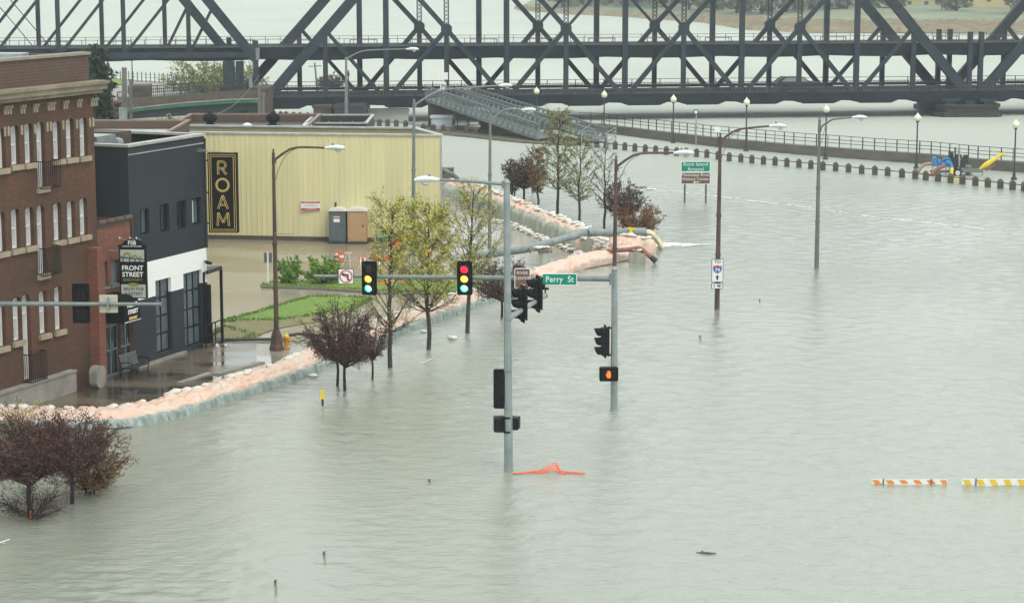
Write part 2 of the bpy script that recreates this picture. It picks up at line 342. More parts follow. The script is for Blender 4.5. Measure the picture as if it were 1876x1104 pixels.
# the water: one sheet with real ripples, finer where it lies nearer, calm inside the sandbagged ground
def make_water():
    rg = np.random.default_rng(5); ys = [47.0]
    while ys[-1] < 235: ys.append(ys[-1]+.105*ys[-1]/70)
    ys = np.array([-60.0, 20.0, 40.0]+ys+[300.0, 600.0, 2600.0]); NC = 430
    u = np.concatenate([[-1], np.linspace(-1, 1, NC), [1]]); Y = np.repeat(ys[:, None], NC+2, 1)
    hw = np.clip(ys, 45, 240)*.235*1.22+1.5; X = u[None, :]*hw[:, None]; X[:, 0] = -900; X[:, -1] = 900
    Z = np.zeros_like(X); dx = hw*2/NC
    g = lambda s, a, b_, ph: np.sin(X*s*a+Y*s*b_+ph)
    gust = .95+.28*g(.11, 1, .7, 1)+.22*g(.17, -.6, 1.1, 4)+.18*g(.31, .9, -1, 2)+.12*g(.55, -.8, -.5, 0)
    N = 70
    for i in range(N):
        lam = .28*(1.7/.28)**(i/(N-1)); th = pi/2+rg.normal(0, .88); k = 2*pi/lam; a = .115/sqrt(N)*1.41/k
        fade = np.clip(lam/(dx*2.6)-.55, 0, 1)[:, None]; ph = rg.uniform(0, 6.28)
        wob = .8*np.sin(X*.35*rg.uniform(.5, 1.5)+Y*.23*rg.uniform(.5, 1.5)+rg.uniform(0, 6))
        Z += a*fade*np.sin(k*(X*cos(th)+Y*sin(th))+ph+wob)*(.6+.4*np.sin(X*rg.uniform(.2, .9)+Y*rg.uniform(.2, .9)+ph))
    Z *= np.clip(gust, .35, 1.6)
    P = [gp(*q) for q in LANDPX]; inside = np.zeros(X.shape, bool)
    for i in range(len(P)):
        a, b_ = P[i], P[(i+1) % len(P)]
        if abs(a.y-b_.y) < 1e-9: continue
        c = ((a.y > Y) != (b_.y > Y)) & (X < (b_.x-a.x)*(Y-a.y)/(b_.y-a.y)+a.x); inside ^= c
    Z[inside] = -.01; Z[:3] = 0; Z[-3:] = 0; Z[:, :2] = 0; Z[:, -2:] = 0
    nr, nc = X.shape; me = bpy.data.meshes.new('water'); me.vertices.add(nr*nc); me.vertices.foreach_set('co', np.stack([X, Y, Z], -1).astype(np.float32).ravel())
    i0 = (np.arange(nr-1)[:, None]*nc+np.arange(nc-1)[None, :]).ravel(); q = np.stack([i0, i0+1, i0+nc+1, i0+nc], -1)
    me.loops.add(q.size); me.loops.foreach_set('vertex_index', q.ravel().astype(np.int32)); me.polygons.add(len(q)); me.polygons.foreach_set('loop_start', (np.arange(len(q))*4).astype(np.int32)); me.polygons.foreach_set('loop_total', np.full(len(q), 4, np.int32))
    me.polygons.foreach_set('use_smooth', np.ones(len(q), bool)); me.update(calc_edges=True); me.materials.append(M['water'])
    o = bpy.data.objects.new('water', me); C.objects.link(o); W[o.name] = Matrix.Identity(4); tag(o, kind='structure')
LANDPX = berm1+berm2+[(800, 320), (780, 268), (480, 262), (150, 290), (-300, 320)]
make_water()
# sidewalk and plaza
sheet('pavement', [(-200, 800), (-100, 786), (160, 783), (300, 762), (440, 718), (570, 670), (700, 613), (790, 583), (640, 588), (520, 606), (400, 640), (300, 655), (150, 715), (-200, 810)][:9]+[(560, 590), (470, 618), (400, 628), (330, 640), (170, 700), (-100, 770)], .05, 'sidewalk')
sheet('plaza', [(-200, 806), (-60, 780), (150, 774), (255, 757), (330, 728), (400, 692), (470, 663), (470, 632), (430, 634), (378, 634), (250, 676), (170, 702), (-30, 764)], .056, 'plaza')
for k, (a, c) in enumerate([((218, 764), (292, 737)), ((330, 702), (385, 684)), ((395, 686), (480, 664)), ((280, 652), (420, 645))][:3]):
    A = gp(*a, .06); B = gp(*c, .06); b = MB(); b.beam(A, B, .3, .1); tag(b.build('kerb', 'stone_grey'), kind='structure')
b = MB(); P = [gp(*p, .05) for p in ((345, 640), (378, 640), (470, 660), (560, 640), (640, 615))]
sheet('grass_verge', [(380, 628), (410, 600), (455, 583), (520, 563), (568, 552), (612, 549), (640, 560), (640, 576), (590, 590), (540, 598), (500, 606), (470, 618), (408, 627)], .09, 'grass_dull', .08)
sheet('grass_strip', [(412, 590), (460, 578), (520, 560), (568, 547), (612, 546), (680, 548), (650, 566), (600, 575), (560, 582), (510, 589), (450, 589)], .10, 'grass', .03)
sheet('kerb', [(477, 525), (500, 520), (560, 518), (700, 516), (905, 519), (905, 532), (840, 542), (720, 541), (560, 531), (480, 529)], .12, 'kerb', .12)
sheet('grass_island', [(486, 524), (505, 521), (560, 519), (700, 517.5), (898, 520.5), (898, 530), (838, 539), (722, 538), (560, 528.5), (486, 527)], .15, 'grass', .05)
for (a, c) in [((400, 455), (426, 450)), ((548, 456), (568, 450))]:
    A = gp(*a, .034); B = gp(*c, .034); d = (B-A).normalized(); o = V((-d.y, d.x, 0))*.06; b = MB(); b.add([A-o, B-o, B+o, A+o], [(0, 1, 2, 3)]); tag(b.build('parking_line', 'stone_grey'), kind='structure')
b = MB(); rnd_ = random.Random(2)
def tufts(poly, n, z):
    P = [gp(*q) for q in poly]
    for i in range(len(P)):
        A, B = P[i], P[(i+1) % len(P)]; m = int((B-A).length*n)
        for k in range(m):
            p = A.lerp(B, rnd_.random())+V((rnd_.gauss(0, .10), rnd_.gauss(0, .14), 0)); h = rnd_.uniform(.05, .14); dx = V((rnd_.gauss(0, .05), rnd_.gauss(0, .05), 0)); w_ = V((.035, 0, 0))
            b.add([V((p.x, p.y, z-.05))-w_, V((p.x, p.y, z-.05))+w_, V((p.x, p.y, z+h))+dx], [(0, 1, 2)])
tufts([(412, 590), (460, 578), (520, 560), (568, 547), (612, 546), (680, 548), (650, 566), (600, 575), (560, 582), (510, 589), (450, 589)], 45, .10)
tufts([(486, 524), (505, 521), (560, 519), (700, 517.5), (898, 520.5), (898, 530), (838, 539), (722, 538), (560, 528.5), (486, 527)], 22, .15)
tufts([(380, 628), (410, 600), (470, 618), (408, 627)], 25, .09)
tag(b.build('grass_tufts', 'grass'), 'ragged green grass tufts along the lawn edges', 'grass', kind='stuff')
# far shore behind the bridge on the right: low island
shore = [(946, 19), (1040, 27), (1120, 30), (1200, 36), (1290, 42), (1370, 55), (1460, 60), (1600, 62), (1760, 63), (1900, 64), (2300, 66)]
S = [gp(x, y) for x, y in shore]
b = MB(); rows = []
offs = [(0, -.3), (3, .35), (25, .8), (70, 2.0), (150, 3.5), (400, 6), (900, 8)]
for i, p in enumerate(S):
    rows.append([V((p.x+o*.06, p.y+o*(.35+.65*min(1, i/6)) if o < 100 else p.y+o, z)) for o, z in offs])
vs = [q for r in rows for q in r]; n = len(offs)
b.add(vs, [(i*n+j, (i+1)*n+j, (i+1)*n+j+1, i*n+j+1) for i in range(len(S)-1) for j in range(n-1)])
tag(b.build('far_shore', 'grass_haze'), kind='structure')
# reeds fringe along the far shore
b = MB(); random.seed(3)
for i in range(len(S)-1):
    cnt = 140 if i < 3 else 420
    if i < 4: cnt = 60
    for k in range(cnt):
        t = random.random(); p = S[i].lerp(S[i+1], t); o = random.random()**1.2*(9 if i < 4 else 40)
        h = random.uniform(.5, 1.3); q = V((p.x, p.y+o*.9, .1+o*.015)); wv = random.uniform(.4, 1.4)
        b.add([q-XX*wv, q+XX*wv, q+XX*wv*.7+ZZ*h, q-XX*wv*.6+ZZ*h*random.uniform(.7, 1)], [(0, 1, 2, 3)])
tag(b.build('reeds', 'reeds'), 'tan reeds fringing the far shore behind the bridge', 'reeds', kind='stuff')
# riverside land beyond the ramp on the left
sheet('riverside_path', [(180, 150), (290, 158), (400, 168), (470, 176), (470, 186), (330, 196), (170, 190)], .55, 'stone_grey', .5)
sheet('riverside_lawn', [(196, 153), (226, 155), (232, 165), (190, 166)], .70, 'grass', .12)
# ================= BUILDINGS along the street =================
O1 = gp(0, 759); O1e = gp(378, 636); dS = (O1e-O1).normalized(); ANG = atan2(dS.y, dS.x); nS = V((-dS.y, dS.x, 0))   # nS: into the building
O1 = O1 + V((0, 0, .05))
def fac(px, py, off=0.0):       # photo pixel -> (along street, height) on the facade plane moved out by off
    d = ray(px, py); Cc = V((0, 0, H)); o = O1 - nS*off
    t = (o-Cc).dot(nS)/d.dot(nS); p = Cc+d*t
    return (p-o).dot(dS), p.z
def FW(s, y, z): return O1+dS*s+nS*y+ZZ*(z-O1.z)    # facade frame -> world
def wall_holes(b, s0, s1, z0, z1, holes, depth):
    ss = sorted(set([s0, s1]+[h[0] for h in holes]+[h[1] for h in holes])); zs = sorted(set([z0, z1]+[h[2] for h in holes]+[h[3] for h in holes]))
    for i in range(len(ss)-1):
        for j in range(len(zs)-1):
            sm = (ss[i]+ss[i+1])/2; zm = (zs[j]+zs[j+1])/2
            if any(h[0] < sm < h[1] and h[2] < zm < h[3] for h in holes): continue
            b.add([(ss[i], 0, zs[j]), (ss[i+1], 0, zs[j]), (ss[i+1], 0, zs[j+1]), (ss[i], 0, zs[j+1])], [(0, 1, 2, 3)])
    for a, c, e, g in holes:
        b.add([(a, 0, e), (a, depth, e), (a, depth, g), (a, 0, g)], [(0, 1, 2, 3)]); b.add([(c, 0, e), (c, 0, g), (c, depth, g), (c, depth, e)], [(0, 1, 2, 3)])
        b.add([(a, 0, g), (a, depth, g), (c, depth, g), (c, 0, g)], [(0, 1, 2, 3)]); b.add([(a, 0, e), (c, 0, e), (c, depth, e), (a, depth, e)], [(0, 1, 2, 3)])
def shell(b, s0, s1, y1, z0, z1, top=True):   # other three sides + roof
    b.add([(s0, 0, z0), (s0, y1, z0), (s0, y1, z1), (s0, 0, z1)], [(0, 1, 2, 3)]); b.add([(s1, 0, z0), (s1, 0, z1), (s1, y1, z1), (s1, y1, z0)], [(0, 1, 2, 3)])
    b.add([(s0, y1, z0), (s1, y1, z0), (s1, y1, z1), (s0, y1, z1)], [(0, 1, 2, 3)])
def fthing(name, label, cat, s=0, group=None):
    t = thing(name, label, cat, tuple(O1+dS*s), ANG, group); return t
sA = fac(174, 300)[0]      # far end of the tall brick building
sB = fac(238, 420)[0]      # start of the dark building
sC = fac(378, 450)[0]      # its far end
# --- tall brick building ---
T = fthing('brick_building', 'tall red brick building with tan cornice and narrow white windows at the left edge', 'building')
zc0 = fac(174, 166)[1]; zc1 = fac(186, 150, .35)[1]; zp = fac(174, 102)[1]
win = []   # (px of opening left edge, top, bottom, kind)
for x, t, bt in ((21, 233, 306), (46, 229, 303), (98, 225, 296), (122, 220, 293), (147, 218, 290)): win.append((x, t, bt, 'w'))
for x, t, bt in ((22, 386, 460), (48, 383, 455), (99, 375, 445), (124, 371, 440), (147, 366, 435)): win.append((x, t, bt, 'w'))
for x, t, bt in ((25, 548, 629), (73, 536, 616), (101, 528, 609)): win.append((x, t, bt, 'w'))
for x, t, bt in ((-5, 240, 313), (-5, 392, 466), (-4, 556, 640), (-55, 240, 325), (-55, 400, 475), (-55, 565, 650)): win.append((x, t, bt, 'w'))
doors = [(70, 225, 347), (71, 378, 506), (45, 541, 700)]
holes = []; D = .27
for x, t, bt, k in win:
    s, zb = fac(x, bt); zt = fac(x, t)[1]; s += .02; holes.append((s, s+.52, zb, zt))
for x, t, bt in doors:
    s, zb = fac(x, bt); zt = fac(x, t)[1]; holes.append((s, s+.52, max(zb, .4), zt))
b = MB(); wall_holes(b, -6, sA, -.1, zc0, holes, D); shell(b, -6, sA, 14, -.1, zc0)
sx0 = -6
for a, c, e, g in holes:            # segmental arch spandrels at the window heads
    r = (c-a)/2; cx = (a+c)/2; nn = 8; hgt = .16 if g-e < 2 else .3
    for sg in (-1, 1):
        arc = [(cx+sg*r*cos(pi/2*k/nn), g-hgt+hgt*sin(pi/2*k/nn)) for k in range(nn+1)]
        pl = [(cx+sg*r, g+.001)]+arc
        b.add([(p, .003, q) for p, q in pl], [tuple(range(len(pl))) if sg > 0 else tuple(range(len(pl)-1, -1, -1))])
wl = b.build('wall', 'brick_red', T, local=True)
b = MB(); pt = .35
b.box((-6, .12, zc1), (sA-.05, .12+pt, zp)); b.box((sA-.05-pt, .12+pt, zc1), (sA-.05, 14, zp)); b.box((-6, 14-pt, zc1), (sA-.05-pt, 14, zp))
b.build('parapet', 'brick_parapet', T, local=True)
b = MB(); b.box((-6, .05, zp), (sA+.02, .55, zp+.10)); b.build('coping', 'stone_grey', T, local=True)
b = MB(); b.box((-6, -.42, zc0+.02), (sA+.38, 14, zc1-.05)); b.box((-6, -.50, zc1-.12), (sA+.44, .1, zc1)); b.box((-6, -.30, zc0-.12), (sA+.25, 0, zc0+.015))
b.build('cornice', 'cornice_stone', T, local=True)
b = MB(); b.box((-6, .5, zp-.35), (sA-.45, 13.6, zp-.30)); b.build('roof', 'roof_white', T, local=True)
# corbel brackets and tan inlays
b = MB(); b2 = MB()
for g in ((6, 207, 3), (36, 205, 2), (60, 203, 2), (86, 200, 3), (115, 197, 2), (140, 194, 2), (165, 192, 3)):
    s, z = fac(g[0], g[1])
    b = MB()
    for k in range(g[2]):
        b.box((s+k*.17, -.06, z-.12), (s+k*.17+.10, -.003, z+.12)); b.box((s+k*.17, -.12, z+.10), (s+k*.17+.10, -.003, z+.2))
    b.build('corbel', 'stone_tan', T, local=True)
for g in ((7, 244, 2), (38, 241, 1), (62, 239, 1), (85, 235, 2), (114, 232, 1), (139, 230, 1), (163, 227, 2)):
    s, z = fac(g[0], g[1])
    b2 = MB()
    for k in range(g[2]): b2.box((s+k*.22, -.02, z-.17), (s+k*.22+.12, -.002, z+.17))
    b2.build('inlay', 'stone_tan', T, local=True)
for i, (a, c, e, g) in enumerate(holes):
    isd = i >= len(win)
    b = MB(); d0 = D-.05
    b.box((a, d0-.05, e), (a+.05, d0+.04, g)); b.box((c-.05, d0-.05, e), (c, d0+.04, g)); b.box((a+.05, d0-.05, g-.16), (c-.05, d0+.04, g)); b.box((a+.05, d0-.05, e), (c-.05, d0+.04, e+.08))
    zm = (e+g)/2 if not isd else g-.75
    b.box((a+.05, d0-.04, zm-.03), (c-.05, d0+.03, zm+.03))
    f = b.build('balcony_door' if isd else 'window', 'window_white', T, local=True)
    b = MB(); b.box((a+.05, d0, e+.08), (c-.05, d0+.02, g-.16)); b.build('pane', 'glass_blind', f, local=True)
    b = MB()
    if not isd or i < len(win)+2:
        b.box((a-.10, -.12, e-.19), (c+.10, .2, e-.002)); b.build('sill', 'stone_tan', f, local=True)
    if isd:
        b = MB(); z0 = max(e, .45)-.02; z1 = z0+1.02 if i > len(win) else z0+1.0
        for y in (-.34,): b.beam((a-.05, y, z1), (c+.45, y, z1), .03, .03); b.beam((a-.05, y, z0), (c+.45, y, z0), .03, .03)
        for s in (a-.05, c+.45): b.beam((s, y, z1), (s, 0, z1), .03, .03); b.beam((s, y, z0), (s, 0, z0), .03, .03)
        for k in range(9): s = a-.05+(c-a+.5)*k/8; b.beam((s, y, z0), (s, y, z1), .018, .018)
        for s in (a-.05, c+.45):
            for k in range(1, 4): b.beam((s, -.34*k/4, z0), (s, -.34*k/4, z1), .018, .018)
        b.build('balcony_rail', 'black_paint', T, local=True)
# roof items
b = MB(); p = atY(30, 108, O1.y+6); b.box((p.x-1.6, p.y-.6, p.z-.9), (p.x+.35, p.y+.6, p.z+.22)); rr = b.build('roof_hatch', 'galv_light')
tag(rr, 'grey metal box on the roof of the tall brick building', 'roof box')
# low ramp wall at the brick base
s1 = fac(140, 718, .3)[0]; zw = fac(140, 682, .3)[1]
b = MB(); b.box((-6, -.32, -.1), (s1, -.004, zw)); b.box((-6, -.36, zw), (s1+.03, -.004, zw+.06)); t = b.build('base_wall', 'stone_grey', T, local=True)
# dark porch recess at the far end of the tall building
b = MB(); s2 = fac(166, 700, .3)[0]; z2 = fac(166, 672, .3)[1]
P = FW(s2, -.45, .05)
b = MB(); 
for k, dx in enumerate((0, .35)): pass
pl = rrect(.62, .85, .25, 5); b.plate([(x, y+.42) for x, y in pl], P, dS, ZZ, -nS, .35)
tag(b.build('stone_planter', 'stone_grey'), 'low rounded grey stone block standing by the brick wall left of the brewery doors', 'stone block')
# --- low brick building (brewery) ---
LB = fthing('brewery_building', 'low orange brick building between the tall brick building and the dark one', 'building')
zl = fac(210, 408)[1]
wh = []
for x, t, bt in ((183, 484, 530), (204.5, 480, 525)):
    s, zb = fac(x, bt); wh.append((s, s+.62, zb, fac(x, t)[1]))
s, _ = fac(196, 690); dh = [(s, s+1.05, 0, 2.55)]
s, _ = fac(222, 676); dh.append((s, s+1.15, 0, 2.65))
b = MB(); wall_holes(b, sA+.01, sB-.01, -.1, zl, wh+dh, .25); shell(b, sA+.01, sB-.01, 12, -.1, zl)
b.build('wall', 'brick_orange', LB, local=True)
b = MB(); b.box((sA+.01, .02, zl-.30), (sB-.01, 12, zl-.25)); b.build('roof', 'roof_dark', LB, local=True)
b = MB(); k = sA+.01
while k < sB-.3:
    b.tube([(k+.02, -.02, zl+.06), (k+.55, -.02, zl+.05)], .11, 8); k += .6
b.box((sA+.01, -.06, zl-.10), (sB-.01, .2, zl+.02)); b.build('coping', 'stone_brown', LB, local=True)
for a, c, e, g in wh:
    b = MB(); b.box((a, .15, e), (c, .2, g)); f = b.build('window', 'blue_grey', LB, local=True)
    b = MB(); b.box((a-.05, -.06, e-.1), (c+.05, .15, e-.002)); b.build('sill', 'blue_grey', f, local=True)
for a, c, e, g in dh:
    b = MB(); m1 = (a+c)/2
    for s in (a, m1-.03, c-.07): b.box((s, .13, e), (s+.07, .2, g))
    for z in (e, e+1.0, e+1.95, g-.08): b.box((a, .132, z), (c, .198, z+.08))
    f = b.build('door', 'blue_grey', LB, local=True)
    b = MB(); b.box((a+.01, .155, e), (c-.01, .17, g)); b.build('pane', 'glass_dark', f, local=True)
    b = MB(); b.tube([(m1+.1, .10, 1.0), (m1+.1, .10, 1.35)], .02, 6); b.build('handle', 'galv_light', f, local=True)
# brick pier before the doors + awning
b = MB(); s, _ = fac(176, 700); b.box((s-.35, -.45, 0), (s+.12, -.003, 5.3)); b.build('brick_pier', 'brick_orange', LB, local=True)
A = fthing('awning', 'black fabric awning with white lettering over the brewery doors', 'awning')
sa = fac(182, 590)[0]; sb = fac(222, 560, 1.15)[0]+.05; zb_ = fac(222, 598, 1.15)[1]; zt_ = zb_+1.05
se = sa+1.15
prof = [(0, zb_), (-1.15, zb_), (-1.15, zb_+.45)]+[(-1.15+.45*(1-cos(pi/2*k/6)), zb_+.45+.6*sin(pi/2*k/6)) for k in range(1, 7)]+[(0, zt_)]
b = MB(); n = len(prof); b.add([(sa, y, z) for y, z in prof]+[(se, y, z) for y, z in prof], [tuple(range(n)), tuple(range(2*n-1, n-1, -1))]+[(i, n+i, n+(i+1) % n, (i+1) % n) for i in range(n)])
b.build('canopy', 'black_flat', A, local=True)
b = MB(); b.box((sa-.01, -1.165, zb_+.03), (se+.01, -1.152, zb_+.06)); b.build('trim', 'sign_white', A, local=True)
Xd = dS; N_ = -nS
for txt, z, sz, m in (('FRONT', zb_+.72, .22, 'sign_white'), ('STREET', zb_+.47, .22, 'sign_white'), ('BREWERY', zb_+.22, .13, 'gold')):
    o = 1.17 if z < zb_+.6 else 1.14
    textmesh(txt, sz, FW((sa+se)/2, -o, z), Xd, ZZ, .012, bold=.012, parent=A, m=m)
# --- dark building ---
DB = fthing('dark_building', 'dark charcoal brick building with a white band above tall black windows', 'building')
zr = fac(376, 252)[1]; zr0 = fac(238, 270)[1]; zr = (zr+zr0)/2
zw0 = fac(378, 519)[1]; zw1 = fac(378, 457)[1]
q0 = fac(272, 547)[1]; zw0 = (zw0+q0)/2; zw1 = (zw1+fac(272, 480)[1])/2
hu = []
for x, t, bt in ((257, 386, 434), (294, 377, 429), (325, 371, 423), (353, 366, 415)):
    s, zb = fac(x, bt); hu.append((s, s+.72, zb, fac(x, t)[1]))
hg = []
for x, t, bt, wd in ((288, 516, 651, .95), (339, 503, 640, 1.25)):
    s, zb = fac(x, bt); hg.append((s, s+wd+.25, zb, fac(x, t)[1]))
cut = lambda z0, z1, hs: [(a, c, max(e, z0), min(g, z1)) for a, c, e, g in hs if g > z0 and e < z1]
def band(name, m, z0, z1, hs, z_out=0):
    b = MB(); hh = cut(z0, z1, hs)
    ss = sorted(set([sB, sC]+[x for h in hh for x in h[:2]])); zs = sorted(set([z0, z1]+[x for h in hh for x in h[2:]]))
    for i in range(len(ss)-1):
        for j in range(len(zs)-1):
            sm = (ss[i]+ss[i+1])/2; zm = (zs[j]+zs[j+1])/2
            if any(h[0] < sm < h[1] and h[2] < zm < h[3] for h in hh): continue
            b.add([(ss[i], 0, zs[j]), (ss[i+1], 0, zs[j]), (ss[i+1], 0, zs[j+1]), (ss[i], 0, zs[j+1])], [(0, 1, 2, 3)])
    for a, c, e, g in hh:
        b.add([(a, 0, e), (a, .45, e), (a, .45, g), (a, 0, g)], [(0, 1, 2, 3)]); b.add([(c, 0, e), (c, 0, g), (c, .45, g), (c, .45, e)], [(0, 1, 2, 3)])
        if g < z1-.01: b.add([(a, 0, g), (a, .45, g), (c, .45, g), (c, 0, g)], [(0, 1, 2, 3)])
        if e > z0+.01: b.add([(a, 0, e), (c, 0, e), (c, .45, e), (a, .45, e)], [(0, 1, 2, 3)])
    b.build(name, m, DB, local=True)
band('lower_wall', 'brick_dark', -.1, zw0, hg); band('white_band', 'brick_white', zw0, zw1, hg); band('upper_wall', 'brick_dark', zw1, zr, hu)
b = MB(); shell(b, sB, sC, 15, -.1, zr); b.build('side_wall', 'brick_dark', DB, local=True)
b = MB(); b.box((sB+.3, .3, zr-.65), (sC-.3, 14.7, zr-.6)); b.build('roof', 'roof_dark', DB, local=True)
b = MB(); b.box((sB-.05, -.06, zr), (sC+.05, .3, zr+.10)); b.box((sB-.05, .3, zr+.002), (sB+.3, 15, zr+.10)); b.box((sC-.3, .3, zr+.002), (sC+.05, 15, zr+.10)); b.box((sB+.3, 14.7, zr+.002), (sC-.3, 15, zr+.10))
b.build('coping', 'parapet_cap', DB, local=True)
b = MB(); b.box((sB, -.03, zr-.32), (sC, -.003, zr-.28)); b.build('flashing', 'parapet_cap', DB, local=True)
b = MB(); b.box((sB+.2, -.14, -.02), (fac(338, 652)[0], -.003, .12)); b.build('kerb_strip', 'stone_grey', DB, local=True)
for i, (a, c, e, g) in enumerate(hu):
    b = MB(); b.box((a, .14, e), (a+.07, .22, g)); b.box((c-.07, .14, e), (c, .22, g)); b.box((a, .14, g-.07), (c, .22, g)); b.box((a, .14, e), (c, .22, e+.07)); b.box((a+.3, .15, e), (a+.36, .21, g))
    f = b.build('window', 'black_paint', DB, local=True)
    b = MB(); b.box((a+.02, .17, e+.02), (c-.02, .19, g-.02)); b.build('pane', 'glass_grey' if i in (0, 3) else 'glass_dark', f, local=True)
    if i == 3: b = MB(); b.box((a+.12, .10, e+.1), (a+.24, .14, g-.1)); b.build('blind', 'window_white', f, local=True)
for i, (a, c, e, g) in enumerate(hg):
    b = MB(); n = 2 if i == 0 else 3
    for k in range(n+1): s = a+(c-a-.06)*k/n; b.box((s, .14, e), (s+.06, .22, g))
    for k in range(5): z = e+(g-e-.06)*k/4; b.box((a+.003, .142, z), (c-.003, .218, z+.06))
    f = b.build('window', 'black_paint', DB, local=True)
    b = MB(); b.box((a+.02, .17, e+.02), (c-.02, .19, g-.02)); b.build('pane', 'glass_grey', f, local=True)
b = MB(); b.tube([(sC-.12, -.1, -.02), (sC-.12, -.1, zw0-.1)], .14, 8); b.tube([(sC-.35, -.06, -.02), (sC-.35, -.06, 3.2)], .05, 6); b.build('downpipe', 'black_paint', DB, local=True)
b = MB(); b.tube([(sC-.03, -.05, zw1), (sC-.03, -.05, zr-.1)], .05, 8); b.build('conduit', 'charcoal', DB, local=True)
# security camera
ps = fac(374, 478); P = FW(ps[0], 0, ps[1]); b = MB(); b.beam(P, P-nS*.22, .05, .05); b.tube([P-nS*.22-ZZ*.02-dS*.18, P-nS*.22-ZZ*.1+dS*.18], .07, 8)
tag(b.build('security_camera', 'black_paint'), 'small dark security camera on the white band at the building corner', 'camera')
# roof equipment of the dark building (seen above its parapet)
for (lab, s, y, l, wdt, h, m) in (('long flat metal duct on the dark building roof', sB+.9, 2.0, 1.4, 5.5, .28, 'galv_light'), ('second lower metal duct behind it on the dark building roof', sB+3.2, 2.6, 1.2, 6.5, .25, 'stone_brown'),):
    b = MB(); A_ = [FW(s, y, 0), FW(s+l, y, 0), FW(s+l, y+wdt, 0), FW(s, y+wdt, 0)]
    b.prism([(p.x, p.y) for p in A_], zr-.45, zr+h); b.prism([(p.x-.02, p.y-.02) for p in A_], zr+h+.002, zr+h+.05)
    tag(b.build('roof_duct', m), lab, 'roof duct')
for px, py in ((191, 251), (215, 254)):
    p = gp(px, py, zr+.1); b = MB(); b.lathe((p.x, p.y, zr-.6), [(.12, 0), (.12, .5), (.26, .52), (.22, .68), (.05, .75)], 10)
    tag(b.build('roof_vent', 'galv_light', smooth=False), 'small round cap vent %s on the dark building roof' % ('near the tall brick corner' if px < 200 else 'right of the other small cap vent'), 'roof vent')
# neighbouring roofs behind: brick building with tile capped parapet
def prismbuild(px0, px1, pytop, Y0, dep, name, label, cat, mw, mc, ztop=None, roofm='roof_dark', z0=0):
    a = atY(px0, pytop, Y0); c = atY(px1, pytop, Y0); z = ztop or a.z
    t = thing(name, label, cat, ((a.x+c.x)/2, Y0, z0)); th = .14
    b = MB(); b.box((a.x, Y0, z0), (c.x, Y0+th, z)); b.box((a.x, Y0+th, z0), (a.x+th, Y0+dep, z)); b.box((c.x-th, Y0+th, z0), (c.x, Y0+dep, z)); b.box((a.x+th, Y0+dep-th, z0), (c.x-th, Y0+dep, z))
    b.build('wall', mw, t)
    b = MB(); b.box((a.x-.05, Y0-.05, z), (c.x+.05, Y0+th, z+.09)); b.box((a.x-.05, Y0+th, z), (a.x+th, Y0+dep+.05, z+.088)); b.box((c.x-th, Y0+th, z), (c.x+.05, Y0+dep+.05, z+.088)); b.box((a.x+th, Y0+dep-th, z), (c.x-th, Y0+dep+.05, z+.09))
    k = a.x
    while k < c.x: b.box((k, Y0-.05, z+.03), (k+.05, Y0+th+.02, z+.15)); k += .75
    b.build('coping', mc, t)
    b = MB(); b.box((a.x+th, Y0+th, z-.5), (c.x-th, Y0+dep-th, z-.45)); b.build('roof', roofm, t)
    return t, z
prismbuild(40, 303, 246, 118, 9, 'rear_brick_building', 'flat roofed building with a tile capped parapet behind the dark building', 'building', 'brick_parapet', 'tile_cap', roofm='roof_white')
# white roofed strip and blue unit
b = MB(); a = atY(232, 238, 129); c = atY(310, 250, 129); b.box((a.x, 129, c.z-1), (c.x, 133, a.z)); b.box((a.x-.1, 128.9, a.z), (c.x+.1, 133.1, a.z+.08)); b.box((a.x+1.5, 128.93, a.z-.9), (c.x-.3, 129, a.z-.15)); tag(b.build('roof_unit', 'ventblue'), 'pale blue rooftop unit left of the long red brick parapet', 'roof unit')
# --- yellow metal building ---
ya = gp(325, 437.5); yc = gp(808.5, 446.5); zy = 6.12; yb = gp(761, 236, zy); yb.z = 0
dY = (yc-ya).normalized(); back = (yb-yc)
YB = thing('yellow_building', 'pale yellow metal sided building with porta potties along its wall', 'building', tuple(ya), atan2(dY.y, dY.x))
L = (yc-ya).length; lx = back.dot(dY); nY = V((-dY.y, dY.x, 0)); ly = back.dot(nY)
b = MB(); n = int(L/.30); st = L/n; vs = []; fs = []
prof = []
for k in range(n):
    x = k*st; prof += [(x, 0), (x+st*.72, 0), (x+st*.76, -.035), (x+st*.96, -.035)]
prof.append((L, 0))
b.add([(x, y, .28) for x, y in prof]+[(x, y, zy) for x, y in prof], [(i, i+1, len(prof)+i+1, len(prof)+i) for i in range(len(prof)-1)])
b.add([(L, 0, .28), (L+lx, ly, .28), (L+lx, ly, zy), (L, 0, zy)], [(0, 1, 2, 3)]); b.add([(0, 0, .28), (0, 0, zy), (lx, ly, zy), (lx, ly, .28)], [(0, 1, 2, 3)]); b.add([(lx, ly, .28), (lx, ly, zy), (L+lx, ly, zy), (L+lx, ly, .28)], [(0, 1, 2, 3)])
b.build('siding', 'yellow_siding', YB, local=True)
b = MB(); b.box((0, -.06, -.05), (L, .1, .28)); b.build('plinth', 'stone_brown', YB, local=True)
def strip(b, p, q, wd, z0, z1):
    p = V((p[0], p[1], 0)); q = V((q[0], q[1], 0)); d = (q-p).normalized(); nn = V((-d.y, d.x, 0))*wd
    b.prism([(p.x, p.y), (q.x, q.y), (q.x+nn.x, q.y+nn.y), (p.x+nn.x, p.y+nn.y)], z0, z1)
b = MB(); strip(b, (-.1, -.08), (L+.1, -.08), .42, zy, zy+.10); strip(b, (L+.1, .34), (L+lx+.1, ly), .35, zy, zy+.098); strip(b, (L+lx, ly-.3), (lx, ly-.3), -.3, zy, zy+.10)
